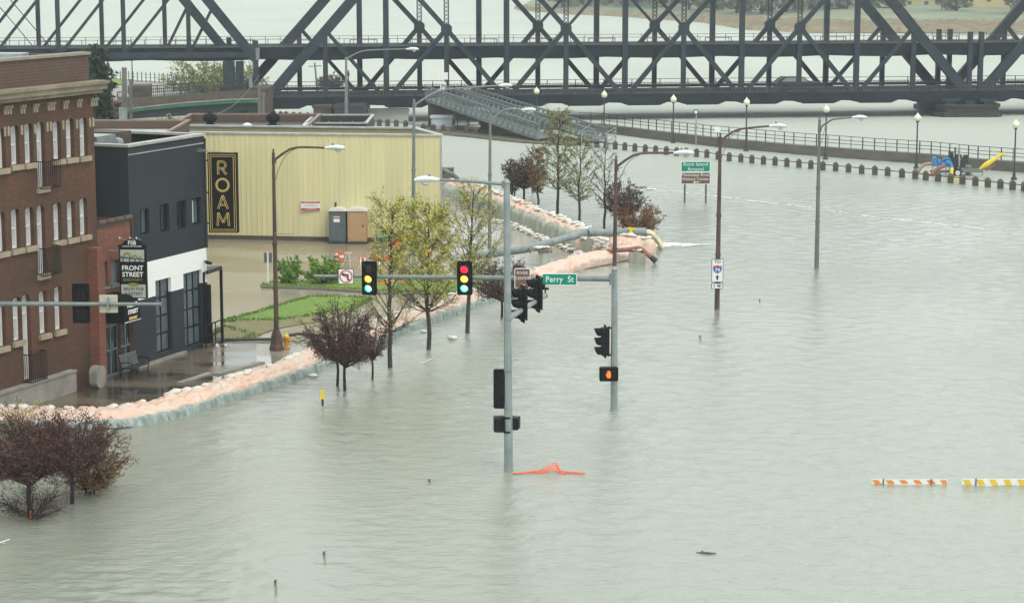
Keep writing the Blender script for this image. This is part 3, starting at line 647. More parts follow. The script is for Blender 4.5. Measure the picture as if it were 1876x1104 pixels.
b.box((L-.02, -.07, .0), (L+.05, .05, zy)); b.build('trim', 'parapet_cap', YB, local=True)
b = MB(); b.prism([(.3, .3), (L-.3, .3), (L+lx-.3, ly-.3), (lx+.3, ly-.3)], zy-.45, zy-.4); b.build('roof', 'roof_dark', YB, local=True)
# red brick parapet building behind the yellow one
prismbuild(306, 562, 233, 135, 10, 'red_brick_building', 'long red brick parapet with tile coping rising behind the yellow building', 'building', 'brick_parapet', 'tile_cap')
t, zz = prismbuild(558, 672, 227, 140, 7, 'flat_roof_building', 'dark flat roofed block with pale coping behind the yellow building', 'building', 'roof_dark', 'parapet_cap')
b = MB(); a = atY(582, 236, 134.6); c = atY(604, 243.5, 134.6); b.box((a.x, 133.9, c.z), (c.x, 134.9, a.z)); b.box((a.x-.1, 133.8, a.z), (c.x+.1, 135, a.z+.06)); b.box((a.x+.12, 133.86, c.z+.05), (a.x+.32, 133.9, a.z-.05)); b.box((a.x+.42, 133.86, c.z+.05), (c.x-.1, 133.9, a.z-.05))
tag(b.build('roof_unit', 'galv_light'), 'small pale rooftop box between the brick parapet and the dark flat roof', 'roof unit')
# turbine vents
for px, lab in ((385, 'dark turbine vent on the brick roof, left of the other'), (500, 'dark turbine vent on the brick roof, right of the other')):
    base = atY(px, 230, 139); b = MB(); b.lathe(base, [(.62, -.6), (.62, 0), (.25, .1), (.20, .22), (.34, .26), (.46, .4), (.46, .55), (.34, .72), (.14, .78), (.05, .9)], 14)
    tag(b.build('turbine_vent', 'black_flat', smooth=False), lab, 'roof vent', 'turbine vents on the brick roof')
for px, lab in ((453, 'white dome cap on the brick roof between the two turbine vents'), (562, 'white dome cap on the roof right of both turbine vents')):
    base = atY(px, 233, 138); b = MB(); b.lathe(base, [(.36, -.6), (.36, 0), (.3, .15), (.15, .25), (.02, .28)], 12)
    tag(b.build('skylight_dome', 'lamp_white', smooth=True), lab, 'skylight')
# notice on yellow wall
def signbox(name, label, cat, P, wd, ht, m='sign_white', X=XX, border=None, group=None, thick=.03, r=.04):
    X = V(X).normalized(); N = X.cross(ZZ); P = V(P)
    t = thing(name, label, cat, tuple(P), 0, group)
    b = MB(); b.plate(rrect(wd, ht, r), P+(-N)*thick, X, ZZ, N, thick); b.build('panel', border or m, t)
    if border: b = MB(); b.plate(rrect(wd-.05, ht-.05, max(.01, r-.02)), P, X, ZZ, N, .004); b.build('face', m, t)
    return t, N
P = atY(569, 377, (ya.y+yc.y)/2-.14)
wd = 35*mpp(P.y); ht = 18*mpp(P.y)
t, N = signbox('parking_notice', 'white notice with dark red bands on the yellow wall', 'sign', P, wd, ht, 'sign_white', r=.01)
b = MB(); b.box((P.x-wd/2+.02, P.y-.012, P.z+ht*.26), (P.x+wd/2-.02, P.y-.003, P.z+ht*.46)); b.box((P.x-wd/2+.02, P.y-.012, P.z-ht*.46), (P.x+wd/2-.02, P.y-.003, P.z-ht*.24)); b.build('band', 'sign_red', t)
textmesh('PARKING ONLY', .125, P+V((0, 0, ht*.36)), XX, ZZ, .018, parent=t, m='sign_white')
textmesh('ALL OTHERS WILL BE\nTOWED AT OWNERS EXPENSE', .062, P+V((0, 0, ht*.02)), XX, ZZ, .012, parent=t, m='sign_red')
textmesh('NO PARKING', .11, P+V((0, 0, -ht*.35)), XX, ZZ, .018, parent=t, m='sign_white')
# haze: closed air volume round everything
mh = bpy.data.materials.new('haze'); mh.use_nodes = True; n = mh.node_tree; n.nodes.clear()
oo = n.nodes.new('ShaderNodeOutputMaterial'); pv = n.nodes.new('ShaderNodeVolumePrincipled')
pv.inputs['Color'].default_value = (.80, .93, .99, 1); pv.inputs['Density'].default_value = .00034; pv.inputs['Anisotropy'].default_value = .0
n.links.new(pv.outputs[0], oo.inputs['Volume']); M['haze'] = mh
b = MB(); b.box((-1000, -80, -2.0), (1000, 2700, 28)); tag(b.build('haze', 'haze'), 'thin pale rain haze over the river', 'haze', kind='stuff')
# ================= TRUSS BRIDGE =================
YN0, YN1 = 211.0, 221.0
NL = atY(487, 300, YN0); NR = atY(1770, 300, YN1); NL.z = NR.z = 0
FLp = atY(441, 300, YN0+7); FRp = atY(1713, 300, YN1+7); FLp.z = FRp.z = 0
dB = (NR-NL).normalized(); nB = V((-dB.y, dB.x, 0))
zat2 = lambda py, Y=215: atY(938, py, Y).z
ZB = 2.0; ZT = 15.3; ZU0, ZU1 = 5.95, 7.15
BR = thing('truss_bridge', 'black steel double deck truss bridge crossing the river', 'bridge', tuple(NL))
def member(name, a, b_, wd, ht=None):
    b = MB(); b.beam(a, b_, wd, ht or wd, up=nB); return b.build(name, 'bridge_steel', BR)
def lattice(a, b_, wd, name='lattice_post'):
    b = MB(); h = (b_-a).length; d = (b_-a)/h; X = dB
    for sg in (-1, 1): b.beam(a+X*sg*wd/2, b_+X*sg*wd/2, .09, .3)
    n = max(2, int(h/(wd*.9)))
    for k in range(n):
        p = a+d*h*k/n; q = a+d*h*(k+1)/n
        b.beam(p-X*wd/2, q+X*wd/2, .06, .05, up=nB); b.beam(p+X*wd/2, q-X*wd/2, .06, .05, up=nB)
    return b.build(name, 'bridge_steel', BR)
def gusset(p, r, thick=.5):
    b = MB(); b.plate(ngon(r, 8, pi/8), p-nB*thick/2, dB, ZZ, nB, thick); b.build('gusset', 'bridge_steel', BR)
def main_span(A, B, zt=ZT, n=12, wide=.42):
    P = [A.lerp(B, k/n) for k in range(n+1)]
    def at(k, z): i = min(n-1, int(k)); return A.lerp(B, k/n)+V((0, 0, z))
    zm = (ZB+zt)/2+.2
    member('end_post', at(0, ZB), at(2, zt), .95, .6); member('end_post', at(n, ZB), at(n-2, zt), .95, .6)
    member('top_chord', at(2, zt), at(n-2, zt), .7, .6); member('bottom_chord', at(0, ZB), at(n, ZB), .6, .5)
    for k in range(1, n):
        if k % 2 == 0: member('vertical', at(k, ZB), at(k, zt), .52, .40)
        elif 1 < k < n-1:
            member('vertical', at(k, ZB), at(k, zm), .46, .36); lattice(at(k, zm), at(k, zt), .42); gusset(at(k, zm), .55)
        else: member('vertical', at(k, ZB), at(k, zm), .46, .36)
    member('diagonal', at(1, zm), at(2, ZB), .36); member('diagonal', at(n-1, zm), at(n-2, ZB), .36)
    for k in range(3, n-1, 2):
        left = k < n/2
        # lower X
        member('diagonal', at(k, zm), at(k-1, ZB), .44, .34); member('diagonal', at(k, zm), at(k+1, ZB), .44, .34)
        if left: member('diagonal', at(k-1, zt), at(k, zm), .46, .36)
        else: member('diagonal', at(k+1, zt), at(k, zm), .46, .36)
        if k in (5, 7):
            if left: member('counter', at(k+1, zt), at(k, zm), .26)
            else: member('counter', at(k-1, zt), at(k, zm), .26)
main_span(NL, NR); main_span(FLp, FRp)
# next span to the right
A2 = atY(1790, 300, YN1+.15); A2.z = 0; B2 = A2+dB*(NR-NL).length; A3 = atY(1733, 300, YN1+7.1); A3.z = 0; B3 = A3+dB*(NR-NL).length
def part_span(A, B, n=12, upto=6):
    at = lambda k, z: A.lerp(B, k/n)+V((0, 0, z)); zm = (ZB+ZT)/2+.2
    member('end_post', at(0, ZB), at(2, ZT), .95, .6); member('top_chord', at(2, ZT), at(upto, ZT), .7, .6); member('bottom_chord', at(0, ZB), at(upto, ZB), .6, .5)
    member('vertical', at(1, ZB), at(1, zm), .46, .36); member('vertical', at(2, ZB), at(2, ZT), .5, .4); member('diagonal', at(1, zm), at(2, ZB), .4)
    member('vertical', at(3, ZB), at(3, ZT), .46, .36); member('diagonal', at(2, ZT), at(4, ZB), .46); member('vertical', at(4, ZB), at(4, ZT), .5, .4)
main_span(A2, B2); main_span(A3, B3)
# portal towers over the pier
for P in (NR, A2, FRp, A3): 
    member('pier_post', P+V((0, 0, 1.2)), P+V((0, 0, 8.3)), .45)
# left upper deck truss
step = (atY(237, 300, YN0)-atY(351, 300, YN0)); pan = abs(step.x)/dB.x
def left_span(px1, Y, pxend):
    E_ = atY(pxend, 300, Y-(938-pxend)*0); E_.z = 0
    zb, zt = 6.55, 14.0; Q = [E_]
    P1 = atY(px1, 300, Y-.8); P1.z = 0
    at = lambda k, z: (E_ if k == 0 else P1-dB*pan*(k-1))+V((0, 0, z))
    member('end_post', at(0, ZB+.2), at(0, 7.9), .5); member('end_post', at(0, zb-.4), at(1, zt), .9, .6)
    member('top_chord', at(1, zt), at(6, zt), .6, .5); member('bottom_chord', at(0, zb), at(6, zb), .5, .5)
    for k in range(1, 7):
        member('vertical', at(k, zb), at(k, zt), .42, .36)
        if k > 1: member('diagonal', at(k, zb), at(k-1, zt), .28)
    member('diagonal', at(1, zb), at(0, zb).lerp(at(1, zt), .62), .28)
    for k in (3, 4): member('rod', at(k+1, zt), at(k, zb-.1), .08)
left_span(351, YN0-1.0, 472); left_span(308, YN0+6, 424)
# upper deck
Lx = NL-dB*46; Rx = NR+dB*78
def deck_pt(P, off): return P+nB*off
FO = 6.9
b = MB(); q = [deck_pt(Lx, .35), deck_pt(Rx, .35), deck_pt(Rx, FO), deck_pt(Lx, FO)]
b.prism([(p.x, p.y) for p in q], ZU1-.35, ZU1); b.build('upper_deck', 'bridge_steel_deck', BR)
for off in (.30, FO-.05):
    b = MB(); vs_t = []; vs_b = []; N = 17
    for pn in range(-8, 26):
        for j in range(6):
            t = j/6; k = pn+t; P = NL+dB*((NR-NL).length*k/12)+nB*off
            sag = .14*sin(pi*(((k/1.9) % 1)))
            vs_t.append(P+ZZ*(ZU1+.05)); vs_b.append(P+ZZ*(ZU0+.12-sag))
    m = len(vs_t); b.add([p-nB*.15 for p in vs_t]+[p-nB*.15 for p in vs_b]+[p+nB*.15 for p in vs_t]+[p+nB*.15 for p in vs_b],
        [f for i in range(m-1) for f in ((i, m+i, m+i+1, i+1), (2*m+i, 2*m+i+1, 3*m+i+1, 3*m+i), (i, i+1, 2*m+i+1, 2*m+i), (m+i, 3*m+i, 3*m+i+1, m+i+1))])
    b.build('upper_girder', 'bridge_steel_deck', BR)
b = MB(); 
for pn in range(-8, 26):
    P = NL+dB*((NR-NL).length*pn/12); b.beam(P+ZZ*6.45+nB*.2, P+ZZ*6.45+nB*FO, .4, .8)
b.build('floor_beams', 'bridge_steel_deck', BR)
b = MB()
for off in (-.1, FO+.3):
    for z in (ZU1+.82, ZU1+.40) if off < 0 else (ZU1+.8,): b.beam(Lx+nB*off+ZZ*z, Rx+nB*off+ZZ*z, .035, .04)
    k = 0; Lt = (Rx-Lx).length
    while k < Lt:
        P = Lx+dB*k+nB*off; b.beam(P+ZZ*(ZU1-.1), P+ZZ*(ZU1+.82), .05, .05); k += 1.45
    if off < 0:
        k = 2.0
        while k < Lt-4:
            P = Lx+dB*k+nB*off; Q = P+dB*2.6
            for zz_ in (.22, .72): b.beam(P+ZZ*(ZU1+zz_), Q+ZZ*(ZU1+zz_), .05, .07)
            b.beam(P+ZZ*(ZU1+.22), P+ZZ*(ZU1+.75), .08, .05); b.beam(Q+ZZ*(ZU1+.22), Q+ZZ*(ZU1+.75), .08, .05); k += 5.8
b.build('upper_railing', 'bridge_rail', BR)
# lower deck
La = NL-dB*.4; Ra = Rx
b = MB(); q = [La-nB*1.35, Ra-nB*1.35, Ra+nB*(FO+1), La+nB*(FO+1)]
b.prism([(p.x, p.y) for p in q], 2.15, 2.35)
b.build('lower_deck', 'bridge_steel_deck', BR)
b = MB(); m = (NR-NL).length/12
for off in (-1.4, FO+1):
    for k in range(0, 25):
        for j, (u0, u1, z0, z1) in enumerate(((0, .55, 1.42, 1.42), (.55, .68, 1.42, 1.72), (.68, 1, 1.72, 1.66))):
            P = NL+dB*m*(k+u0)+nB*off; Q = NL+dB*m*(k+u1)+nB*off
            b.add([P+ZZ*z0, Q+ZZ*z1, Q+ZZ*2.5, P+ZZ*2.5, P+ZZ*z0+nB*.12, Q+ZZ*z1+nB*.12, Q+ZZ*2.5+nB*.12, P+ZZ*2.5+nB*.12],
                  [(0, 1, 2, 3), (7, 6, 5, 4), (0, 4, 5, 1), (3, 2, 6, 7)])
for k in range(25): P = NL+dB*m*k; b.beam(P-nB*1.2+ZZ*1.85, P+nB*(FO+1)+ZZ*1.85, .35, .7)
for off in (1.2, 3.0, 4.8): b.beam(La+nB*off+ZZ*1.95, Ra+nB*off+ZZ*1.95, .3, .5)
b.build('lower_girder', 'bridge_steel_deck', BR)
b = MB(); Lt = (Ra-La).length
for off, hh in ((-1.35, 1.0), (FO+.95, 1.0)):
    for z in (3.42, 3.05, 2.62): b.beam(La+nB*off+ZZ*z, Ra+nB*off+ZZ*z, .04, .05)
    k = 0
    while k < Lt: P = La+dB*k+nB*off; b.beam(P+ZZ*2.3, P+ZZ*3.42, .08, .06); k += 2.9
    k = 0
    while k < Lt: P = La+dB*k+nB*off; b.beam(P+ZZ*2.62, P+dB*.22+ZZ*3.05, .05, .04, up=nB); b.beam(P+dB*.22+ZZ*2.62, P+ZZ*3.05, .05, .04, up=nB); k += .36
b.build('lower_railing', 'bridge_rail', BR)
# kerb guard rail inside
b = MB()
for off in (.55, FO-.55): b.beam(La+nB*off+ZZ*2.85, Ra+nB*off+ZZ*2.85, .12, .3)
b.build('guard_rail', 'bridge_steel', BR)
# stone pier on the right
PP = gp(1747, 217); cx = (NR+A2+FRp+A3)/4; ang = atan2(cx.y+1.5-PP.y, cx.x-PP.x)
pr = thing('bridge_pier', 'dark stone pier standing in the river under the bridge', 'bridge pier', (cx.x, cx.y, 0))
def pierlayer(b, hw, hl, z0, z1): b.prism([(cx.x+x, cx.y+y) for x, y in ((-hw, -hl+1), (-hw+.7, -hl), (hw-.7, -hl), (hw, -hl+1), (hw, hl), (-hw, hl))], z0, z1)
b = MB(); pierlayer(b, 3.35, 6.4, -1, .45); pierlayer(b, 3.05, 6.1, .45, .95); pierlayer(b, 3.2, 6.2, .95, 1.25); b.build('base', 'stone_pier', pr)
b = MB(); pierlayer(b, 1.1, 5.8, 1.25, 1.6)
for x in (-1.9, 1.9):
    b.box((cx.x+x-.5, cx.y-6, 1.25), (cx.x+x+.5, cx.y+5, 1.55)); b.box((cx.x+x-.9, cx.y-6.1, 1.55), (cx.x+x+.9, cx.y+5, 1.75))
b.build('bearing', 'bridge_steel', pr)
# left abutment, piers under the lower deck
def blockthing(name, label, cat, px0, px1, pyt, Y, dep, m, z0=-.5, cap=None):
    a = atY(px0, pyt, Y); c = atY(px1, pyt, Y); b = MB(); b.box((a.x, Y, z0), (c.x, Y+dep, a.z))
    b.box((a.x-.12, Y-.12, a.z-.28), (c.x+.12, Y-.001, a.z-.02)); b.box((a.x+.3, Y-.05, z0), (c.x-.3, Y-.002, a.z-.8))
    return tag(b.build(name, m), label, cat)
blockthing('bridge_pier', 'brown stone corner pier where the green ramp meets the bridge', 'bridge pier', 455, 492, 161, 206, 5, 'stone_brown')
blockthing('bridge_pier', 'wide brown stone pier under the lower deck behind the flat roofs', 'bridge pier', 574, 606, 193, 209, 7, 'stone_brown')
blockthing('bridge_pier', 'dark square pier under the lower deck right of the brown stone one', 'bridge pier', 612, 668, 192, 207.5, 8, 'charcoal')
blockthing('flood_panel', 'pale flood panel standing in the water under the left end of the bridge', 'panel', 670, 748, 199, 212, .4, 'panel_pale')
b = MB(); c = atY(424, 215, 206); b.lathe((c.x, 207, -.5), [(3.0, 0), (3.0, 1.2), (3.1, 1.3), (3.1, 2.2), (2.8, 2.3)], 20)
for k in range(8): b.box((c.x-3.1+k*.8, 203.7, 1.0), (c.x-3.0+k*.8, 204.2, 1.8))
tag(b.build('round_pier', 'ramp_dark'), 'round dark pier under the left end of the bridge', 'bridge pier')
for px, lab in ((431, 'thick black column pair standing on the ramp deck under the upper deck'),):
    t = thing('bridge_columns', lab, 'column', tuple(atY(px, 168, 209)))
    for x, wv in ((420, 1.0), (440, .65)):
        p = atY(x, 170, 209); b = MB(); b.box((p.x-wv/2, 208.6, p.z), (p.x+wv/2, 209.6, 6.0)); b.box((p.x-wv*.8, 208.4, p.z), (p.x+wv*.8, 209.8, p.z+.6)); b.build('column', 'bridge_steel', t)
# ---- green ramp ----
def ribbon(b, pts, thick):
    """pts: (px, pytop, pybot, Y) -> solid panel following a path"""
    T = [atY(p[0], p[1], p[3]) for p in pts]; B_ = [atY(p[0], p[2], p[3]) for p in pts]; n = len(pts)
    for i in range(n): B_[i].x = T[i].x
    o = V((0, thick, 0)); b.add(T+B_+[p+o for p in T]+[p+o for p in B_], [f for i in range(n-1) for f in ((n+i, n+i+1, i+1, i), (2*n+i, 2*n+i+1, 3*n+i+1, 3*n+i), (i, i+1, 2*n+i+1, 2*n+i), (n+i+1, n+i, 3*n+i, 3*n+i+1))]+[(0, 2*n, 3*n, n), (n-1, 2*n-1, 4*n-1, 3*n-1)])
RP = thing('road_ramp', 'curved road ramp with green steel girder and brown parapet leading onto the bridge', 'ramp', tuple(gp(330, 215)))
ys = [(215, 190), (270, 193), (330, 197), (390, 200), (430, 202), (472, 205)]
gt = [202, 195.5, 189, 184.5, 182, 181.5]; gb = [209, 202, 196, 191.5, 189, 188.5]; db = [220, 216, 212.5, 209, 206, 200]; pt_ = [180, 178, 174, 169, 166, 165]; rt = [169, 164, 160, 156.5, 155, 154.5]
b = MB(); ribbon(b, [(ys[i][0], gt[i]+1, gb[i], ys[i][1]) for i in range(6)], .4); b.build('girder', 'green_steel', RP)
b = MB(); ribbon(b, [(ys[i][0], gt[i]-.6, gt[i]+1, ys[i][1]-.15) for i in range(6)], .9); b.build('ledge', 'stone_grey', RP)
b = MB(); ribbon(b, [(ys[i][0], gb[i]-1, db[i], ys[i][1]+.5) for i in range(6)], 6); b.build('underside', 'ramp_dark', RP)
b = MB(); ribbon(b, [(ys[i][0], pt_[i], gt[i], ys[i][1]+.3) for i in range(6)], .35); b.build('parapet', 'stone_brown', RP)
b = MB(); ribbon(b, [(ys[i][0], gt[i]-3, gt[i]+1, ys[i][1]+.7) for i in range(6)], 6); b.build('roadway', 'stone_grey', RP)
b = MB()
for i in range(5):
    for off in (0, 5.5):
        A_ = atY(ys[i][0], rt[i], ys[i][1]+.4); Bq = atY(ys[i+1][0], rt[i+1], ys[i+1][1]+.4); A0 = atY(ys[i][0], pt_[i], ys[i][1]+.4); B0 = atY(ys[i+1][0], pt_[i+1], ys[i+1][1]+.4)
        o = V((0, off, 0)); b.beam(A_+o, Bq+o, .07, .07); A0.x = A_.x; B0.x = Bq.x
        b.beam(A0.lerp(A_, .15)+o, B0.lerp(Bq, .15)+o, .05, .05)
        n = 16
        for k in range(n): t = k/n; b.beam(A0.lerp(B0, t)+o, A_.lerp(Bq, t)+o, .1 if k % 8 == 0 else .035, .04)
b.build('railing', 'charcoal', RP)
blockthing('brick_pillar', 'red brick pillar at the foot of the green ramp beside the evergreen', 'pillar', 199, 222, 186, 172, 1.6, 'brick_parapet')
blockthing('ramp_house', 'small brown stone block standing on the ramp behind the utility poles', 'stone block', 237, 270, 157, 194, 2.5, 'stone_brown', z0=2)
# riverside fence far left
FT = thing('riverside_fence', 'tall dark metal fence along the river beyond the ramp', 'fence', tuple(gp(270, 165)))
b = MB(); p0 = gp(190, 154); p1 = gp(300, 161); p2 = gp(410, 170)
for A_, B_ in ((p0, p1), (p1, p2)):
    n = 14
    for k in range(n+1): P = A_.lerp(B_, k/n); b.beam(P, P+ZZ*1.75, .09, .07)
    for z in (.7, 1.1, 1.45): b.beam(A_+ZZ*z, B_+ZZ*z, .03, .03)
b.build('railing', 'charcoal', FT)
b = MB(); 
for A_, B_ in ((p0, p1), (p1, p2)): b.beam(A_+ZZ*.25, B_+ZZ*.25, .4, .6)
b.build('kerb', 'stone_grey', FT)
for px, pt, lab in ((199, 112, 'thin dark lamp pole beside the riverside fence, left one'), (243, 113, 'thin dark lamp pole beside the riverside fence, right one')):
    g = gp(px, 163); b = MB(); b.tube([g, V((g.x, g.y, zat(g.y, pt)))], [.11, .06], 6); b.lathe((g.x, g.y, zat(g.y, pt)), [(.05, 0), (.2, .15), (.2, .45), (.05, .6)], 8); tag(b.build('lamp_pole', 'charcoal'), lab, 'lamp pole')
# utility poles (left, behind the dark building)
for px, pt, pb, Y, r, lab, m in ((227.5, 124, 250, 140, .16, 'thick weathered utility pole behind the dark building roof', 'grey_pole'), (239, 145, 240, 141, .10, 'thinner dark pole just right of the thick utility pole', 'grey_pole')):
    a = atY(px, pb, Y); c = atY(px, pt, Y); t = thing('utility_pole', lab, 'pole', (a.x, Y, 0)); b = MB(); b.tube([(a.x, Y, 0), c], [r*1.2, r], 8); b.build('pole', m, t)
    if r > .12: b = MB(); b.tube([(a.x-.02, Y, 0), (a.x-.02, Y, a.z+(c.z-a.z)*.42)], [r*1.7, r*1.7], 10); b.build('sleeve', 'galv_light', t)
    b = MB(); b.box((c.x-.05, Y-.3, c.z-2), (c.x+.12, Y-.15, c.z-1.5)); b.build('bracket', 'grey_pole', t)
for px, pt, pb, lab in ((475, 158, 232, 'slim pale pole rising by the brown bridge pier, left of the pair'), (481.5, 173, 232, 'shorter slim pole of the pair by the brown bridge pier')):
    a = atY(px, pb, 168); c = atY(px, pt, 168); b = MB(); b.tube([(a.x, 168, 0), c], .13, 6); b.tube([c-ZZ*.1, c+ZZ*.12], .2, 6); tag(b.build('utility_pole', 'grey_pole'), lab, 'pole')
# sagging cables
def cable(name, label, A_, B_, sag, r=.03, m='grey_pole'):
    b = MB(); pts = [A_.lerp(B_, k/16)-ZZ*sag*4*(k/16)*(1-k/16) for k in range(17)]; b.tube(pts, r, 4); tag(b.build(name, m), label, 'cable')
cable('cable', 'pale cable running down from the bridge post to the round pier', atY(475, 138, 200), atY(398, 208, 200), .6, .02, 'galv_light')
cable('cable', 'thin sagging cable above the bush left of the turbine vent', atY(305, 212, 150), atY(381, 216, 150), .35, .03, 'black_flat')
for px, py, lab in ((472, 100, 'upper small pale box on the bridge post'), (459, 150, 'lower small pale box by the left bridge post')):
    a = atY(px, py, 203.5); b = MB(); b.box((a.x-.16, 203.4, a.z-.5), (a.x+.16, 203.7, a.z+.5)); b.box((a.x-.2, 203.35, a.z+.5), (a.x+.2, 203.75, a.z+.56)); tag(b.build('junction_box', 'galv'), lab, 'box')
# signs hanging by the gangway head
for px, py, wv, hv, lab in ((813, 139.5, 15, 13, 'upper white sign board on the bridge post above the gangway'), (812, 157, 11, 13, 'lower white sign board at the head of the gangway')):
    a = atY(px, py, 208); k = mpp(208); b = MB(); b.box((a.x-wv*k/2, 208, a.z-hv*k/2), (a.x+wv*k/2, 208.06, a.z+hv*k/2)); b.beam((a.x, 208.15, 2.4), (a.x, 208.15, a.z+.3), .1, .1); tag(b.build('sign_board', 'sign_white'), lab, 'sign')
# car crossing the lower deck
def car():
    c0 = atY(1470, 155, 220); c0.z = 2.36; c0 = c0+nB*1.9
    t = thing('car', 'dark station wagon driving on the lower bridge deck', 'car', tuple(c0), atan2(dB.y, dB.x))
    prof = [(-2.3, .3), (2.3, .3), (2.35, .65), (2.2, .85), (1.1, .95), (.45, 1.42), (-1.5, 1.45), (-2.15, 1.0), (-2.35, .8)]
    b = MB(); n = len(prof); b.add([(x, -.85, z) for x, z in prof]+[(x, .85, z) for x, z in prof], [tuple(range(n)), tuple(range(2*n-1, n-1, -1))]+[(i, n+i, n+(i+1) % n, (i+1) % n) for i in range(n)]); b.build('body', 'charcoal', t, local=True)
    b = MB(); b.plate([(.95, .95), (.4, 1.36), (-1.4, 1.38), (-1.9, 1.0)], V((0, -.86, 0)), XX, ZZ, V((0, -1, 0)), .01); b.build('window', 'glass_blind', t, local=True)
    for x in (-1.45, 1.45):
        for y in (-.88, .7): b = MB(); b.tube([(x, y, .33), (x, y+.18, .33)], .33, 14); b.build('wheel', 'tyre', t, local=True)
car()
# ================= GANGWAY =================
GW = thing('gangway', 'grey aluminium truss gangway sloping down from the bridge to the flooded promenade', 'gangway', tuple(gp(1112, 262)))
def gangway(T0, T1, wdt, name, hgt, nbay, floor=True):
    """T0,T1: near side bottom line ends (world), wdt: width vector, hgt truss height"""
    b = MB(); d = T1-T0
    for s, o in ((0, V((0, 0, 0))), (1, wdt)):
        b.beam(T0+o, T1+o, .14, .14); b.beam(T0+o+ZZ*hgt, T1+o+ZZ*hgt, .12, .12)
        for z in (.35, .6, .85): b.beam(T0+o+ZZ*(hgt*z), T1+o+ZZ*(hgt*z), .04, .04)
        for k in range(nbay+1):
            P = T0+o+d*(k/nbay); b.beam(P, P+ZZ*hgt, .08, .08)
            if k < nbay: b.beam(P, T0+o+d*((k+1)/nbay)+ZZ*hgt, .07, .07)
    b.build(name, 'galv', GW)
    b = MB(); q = [T0, T1, T1+wdt, T0+wdt]; b.add([p+ZZ*.05 for p in q]+[p+ZZ*.15 for p in q], [(3, 2, 1, 0), (4, 5, 6, 7), (0, 1, 5, 4), (1, 2, 6, 5), (2, 3, 7, 6), (3, 0, 4, 7)]); b.build('walkway', 'galv', GW)
g0 = atY(780, 184, 205); g1 = atY(988, 256.5, 190)
gangway(g0, g1, V((2.4, 3.2, 0))*.6, 'truss', 1.32, 22)
# infill panels of mesh seen as grey
b = MB(); q = [g0+ZZ*.1, g1+ZZ*.1, g1+ZZ*1.0, g0+ZZ*1.0]
for k in range(90): 
    P = g0+(g1-g0)*(k/90); b.beam(P+ZZ*.1, P+ZZ*1.1, .04, .03)
b.build('balusters', 'galv', GW)
h0 = atY(835, 179, 206); h1 = atY(1090, 259, 189)
gangway(h0, h1, V((2.2, 3.6, 0))*.5, 'handrail_truss', .95, 30)
p0 = gp(1066, 258); b = MB()
for P in (gp(1066, 268, 0), gp(1112, 272, 0), gp(1128, 262, 0), gp(1082, 256, 0)):
    b.beam(P, P+ZZ*1.35, .09, .09)
a_, b_, c_, d_ = gp(1066, 268, 0), gp(1112, 272, 0), gp(1128, 262, 0), gp(1082, 256, 0)
for z in (.2, .6, 1.0, 1.33):
    for u, v_ in ((a_, b_), (b_, c_), (c_, d_), (d_, a_)): b.beam(u+ZZ*z, v_+ZZ*z, .05, .05)
b.build('landing', 'galv_light', GW)
blockthing('gangway_abutment', 'brown stone abutment carrying the upper end of the gangway', 'abutment', 784, 832, 187, 206.5, 4, 'stone_brown')
t = blockthing('standing_board', 'pale blue white panel standing against the gangway abutment', 'panel', 790, 828, 211, 203, .3, 'panel_blue')
blockthing('gangway_pier', 'dark low stone pier under the middle of the gangway', 'pier', 880, 960, 222, 200, 3, 'stone_brown')
for px, py, lab in ((848, 231, 'dark picnic table in the water under the gangway, left one'), (868, 229, 'dark picnic table in the water under the gangway, right one')):
    p = gp(px, py); b = MB(); b.box((p.x-.75, p.y-.35, .62), (p.x+.75, p.y+.35, .68)); b.box((p.x-.75, p.y-.8, .3), (p.x+.75, p.y-.55, .35)); b.box((p.x-.75, p.y+.55, .3), (p.x+.75, p.y+.8, .35))
    for x in (-.5, .5): b.beam(p+V((x, -.6, -.1)), p+V((x, .25, .62)), .08, .08); b.beam(p+V((x, .6, -.1)), p+V((x, -.25, .62)), .08, .08)
    tag(b.build('picnic_table', 'charcoal'), lab, 'picnic table')
# ================= SEAWALL, RAILING, BOLLARDS =================
wallb = [(800, 206), (900, 222), (1000, 238), (1100, 243), (1200, 256), (1300, 268), (1452, 282.5), (1600, 294), (1704, 301), (1790, 310), (1876, 316.5), (2000, 327), (2200, 343), (2420, 360)]
SW = thing('seawall', 'long low concrete seawall between the promenade and the river', 'wall', tuple(gp(1500, 287)))
P = [gp(x, y) for x, y in wallb]; b = MB(); n = len(P)
hh = [.75]*n
vs = []
for p, h in zip(P, hh): vs += [p-ZZ*.5, p+ZZ*h, p+V((.25, .95, h)), p+V((.25, .95, -.5))]
b.add(vs, [f for i in range(n-1) for f in ((4*i, 4*i+4, 4*i+5, 4*i+1), (4*i+1, 4*i+5, 4*i+6, 4*i+2), (4*i+2, 4*i+6, 4*i+7, 4*i+3))]); b.build('wall', 'seawall', SW)
b = MB()
for i in range(2, n-1):
    A_ = P[i]+V((.15, .55, .75)); B_ = P[i+1]+V((.15, .55, .75)); L_ = (B_-A_).length
    for z in (.35, .62, .95): b.beam(A_+ZZ*z, B_+ZZ*z, .035, .045)
    m_ = max(1, round(L_/.62)); m_ = max(1, round(L_/1.05)) if i > 3 else max(1, round(L_/1.2))
    for k in range(m_): Q = A_.lerp(B_, k/m_); b.beam(Q, Q+ZZ*.97, .085 if k % 2 == 0 else .05, .06)
b.build('railing', 'charcoal', SW)
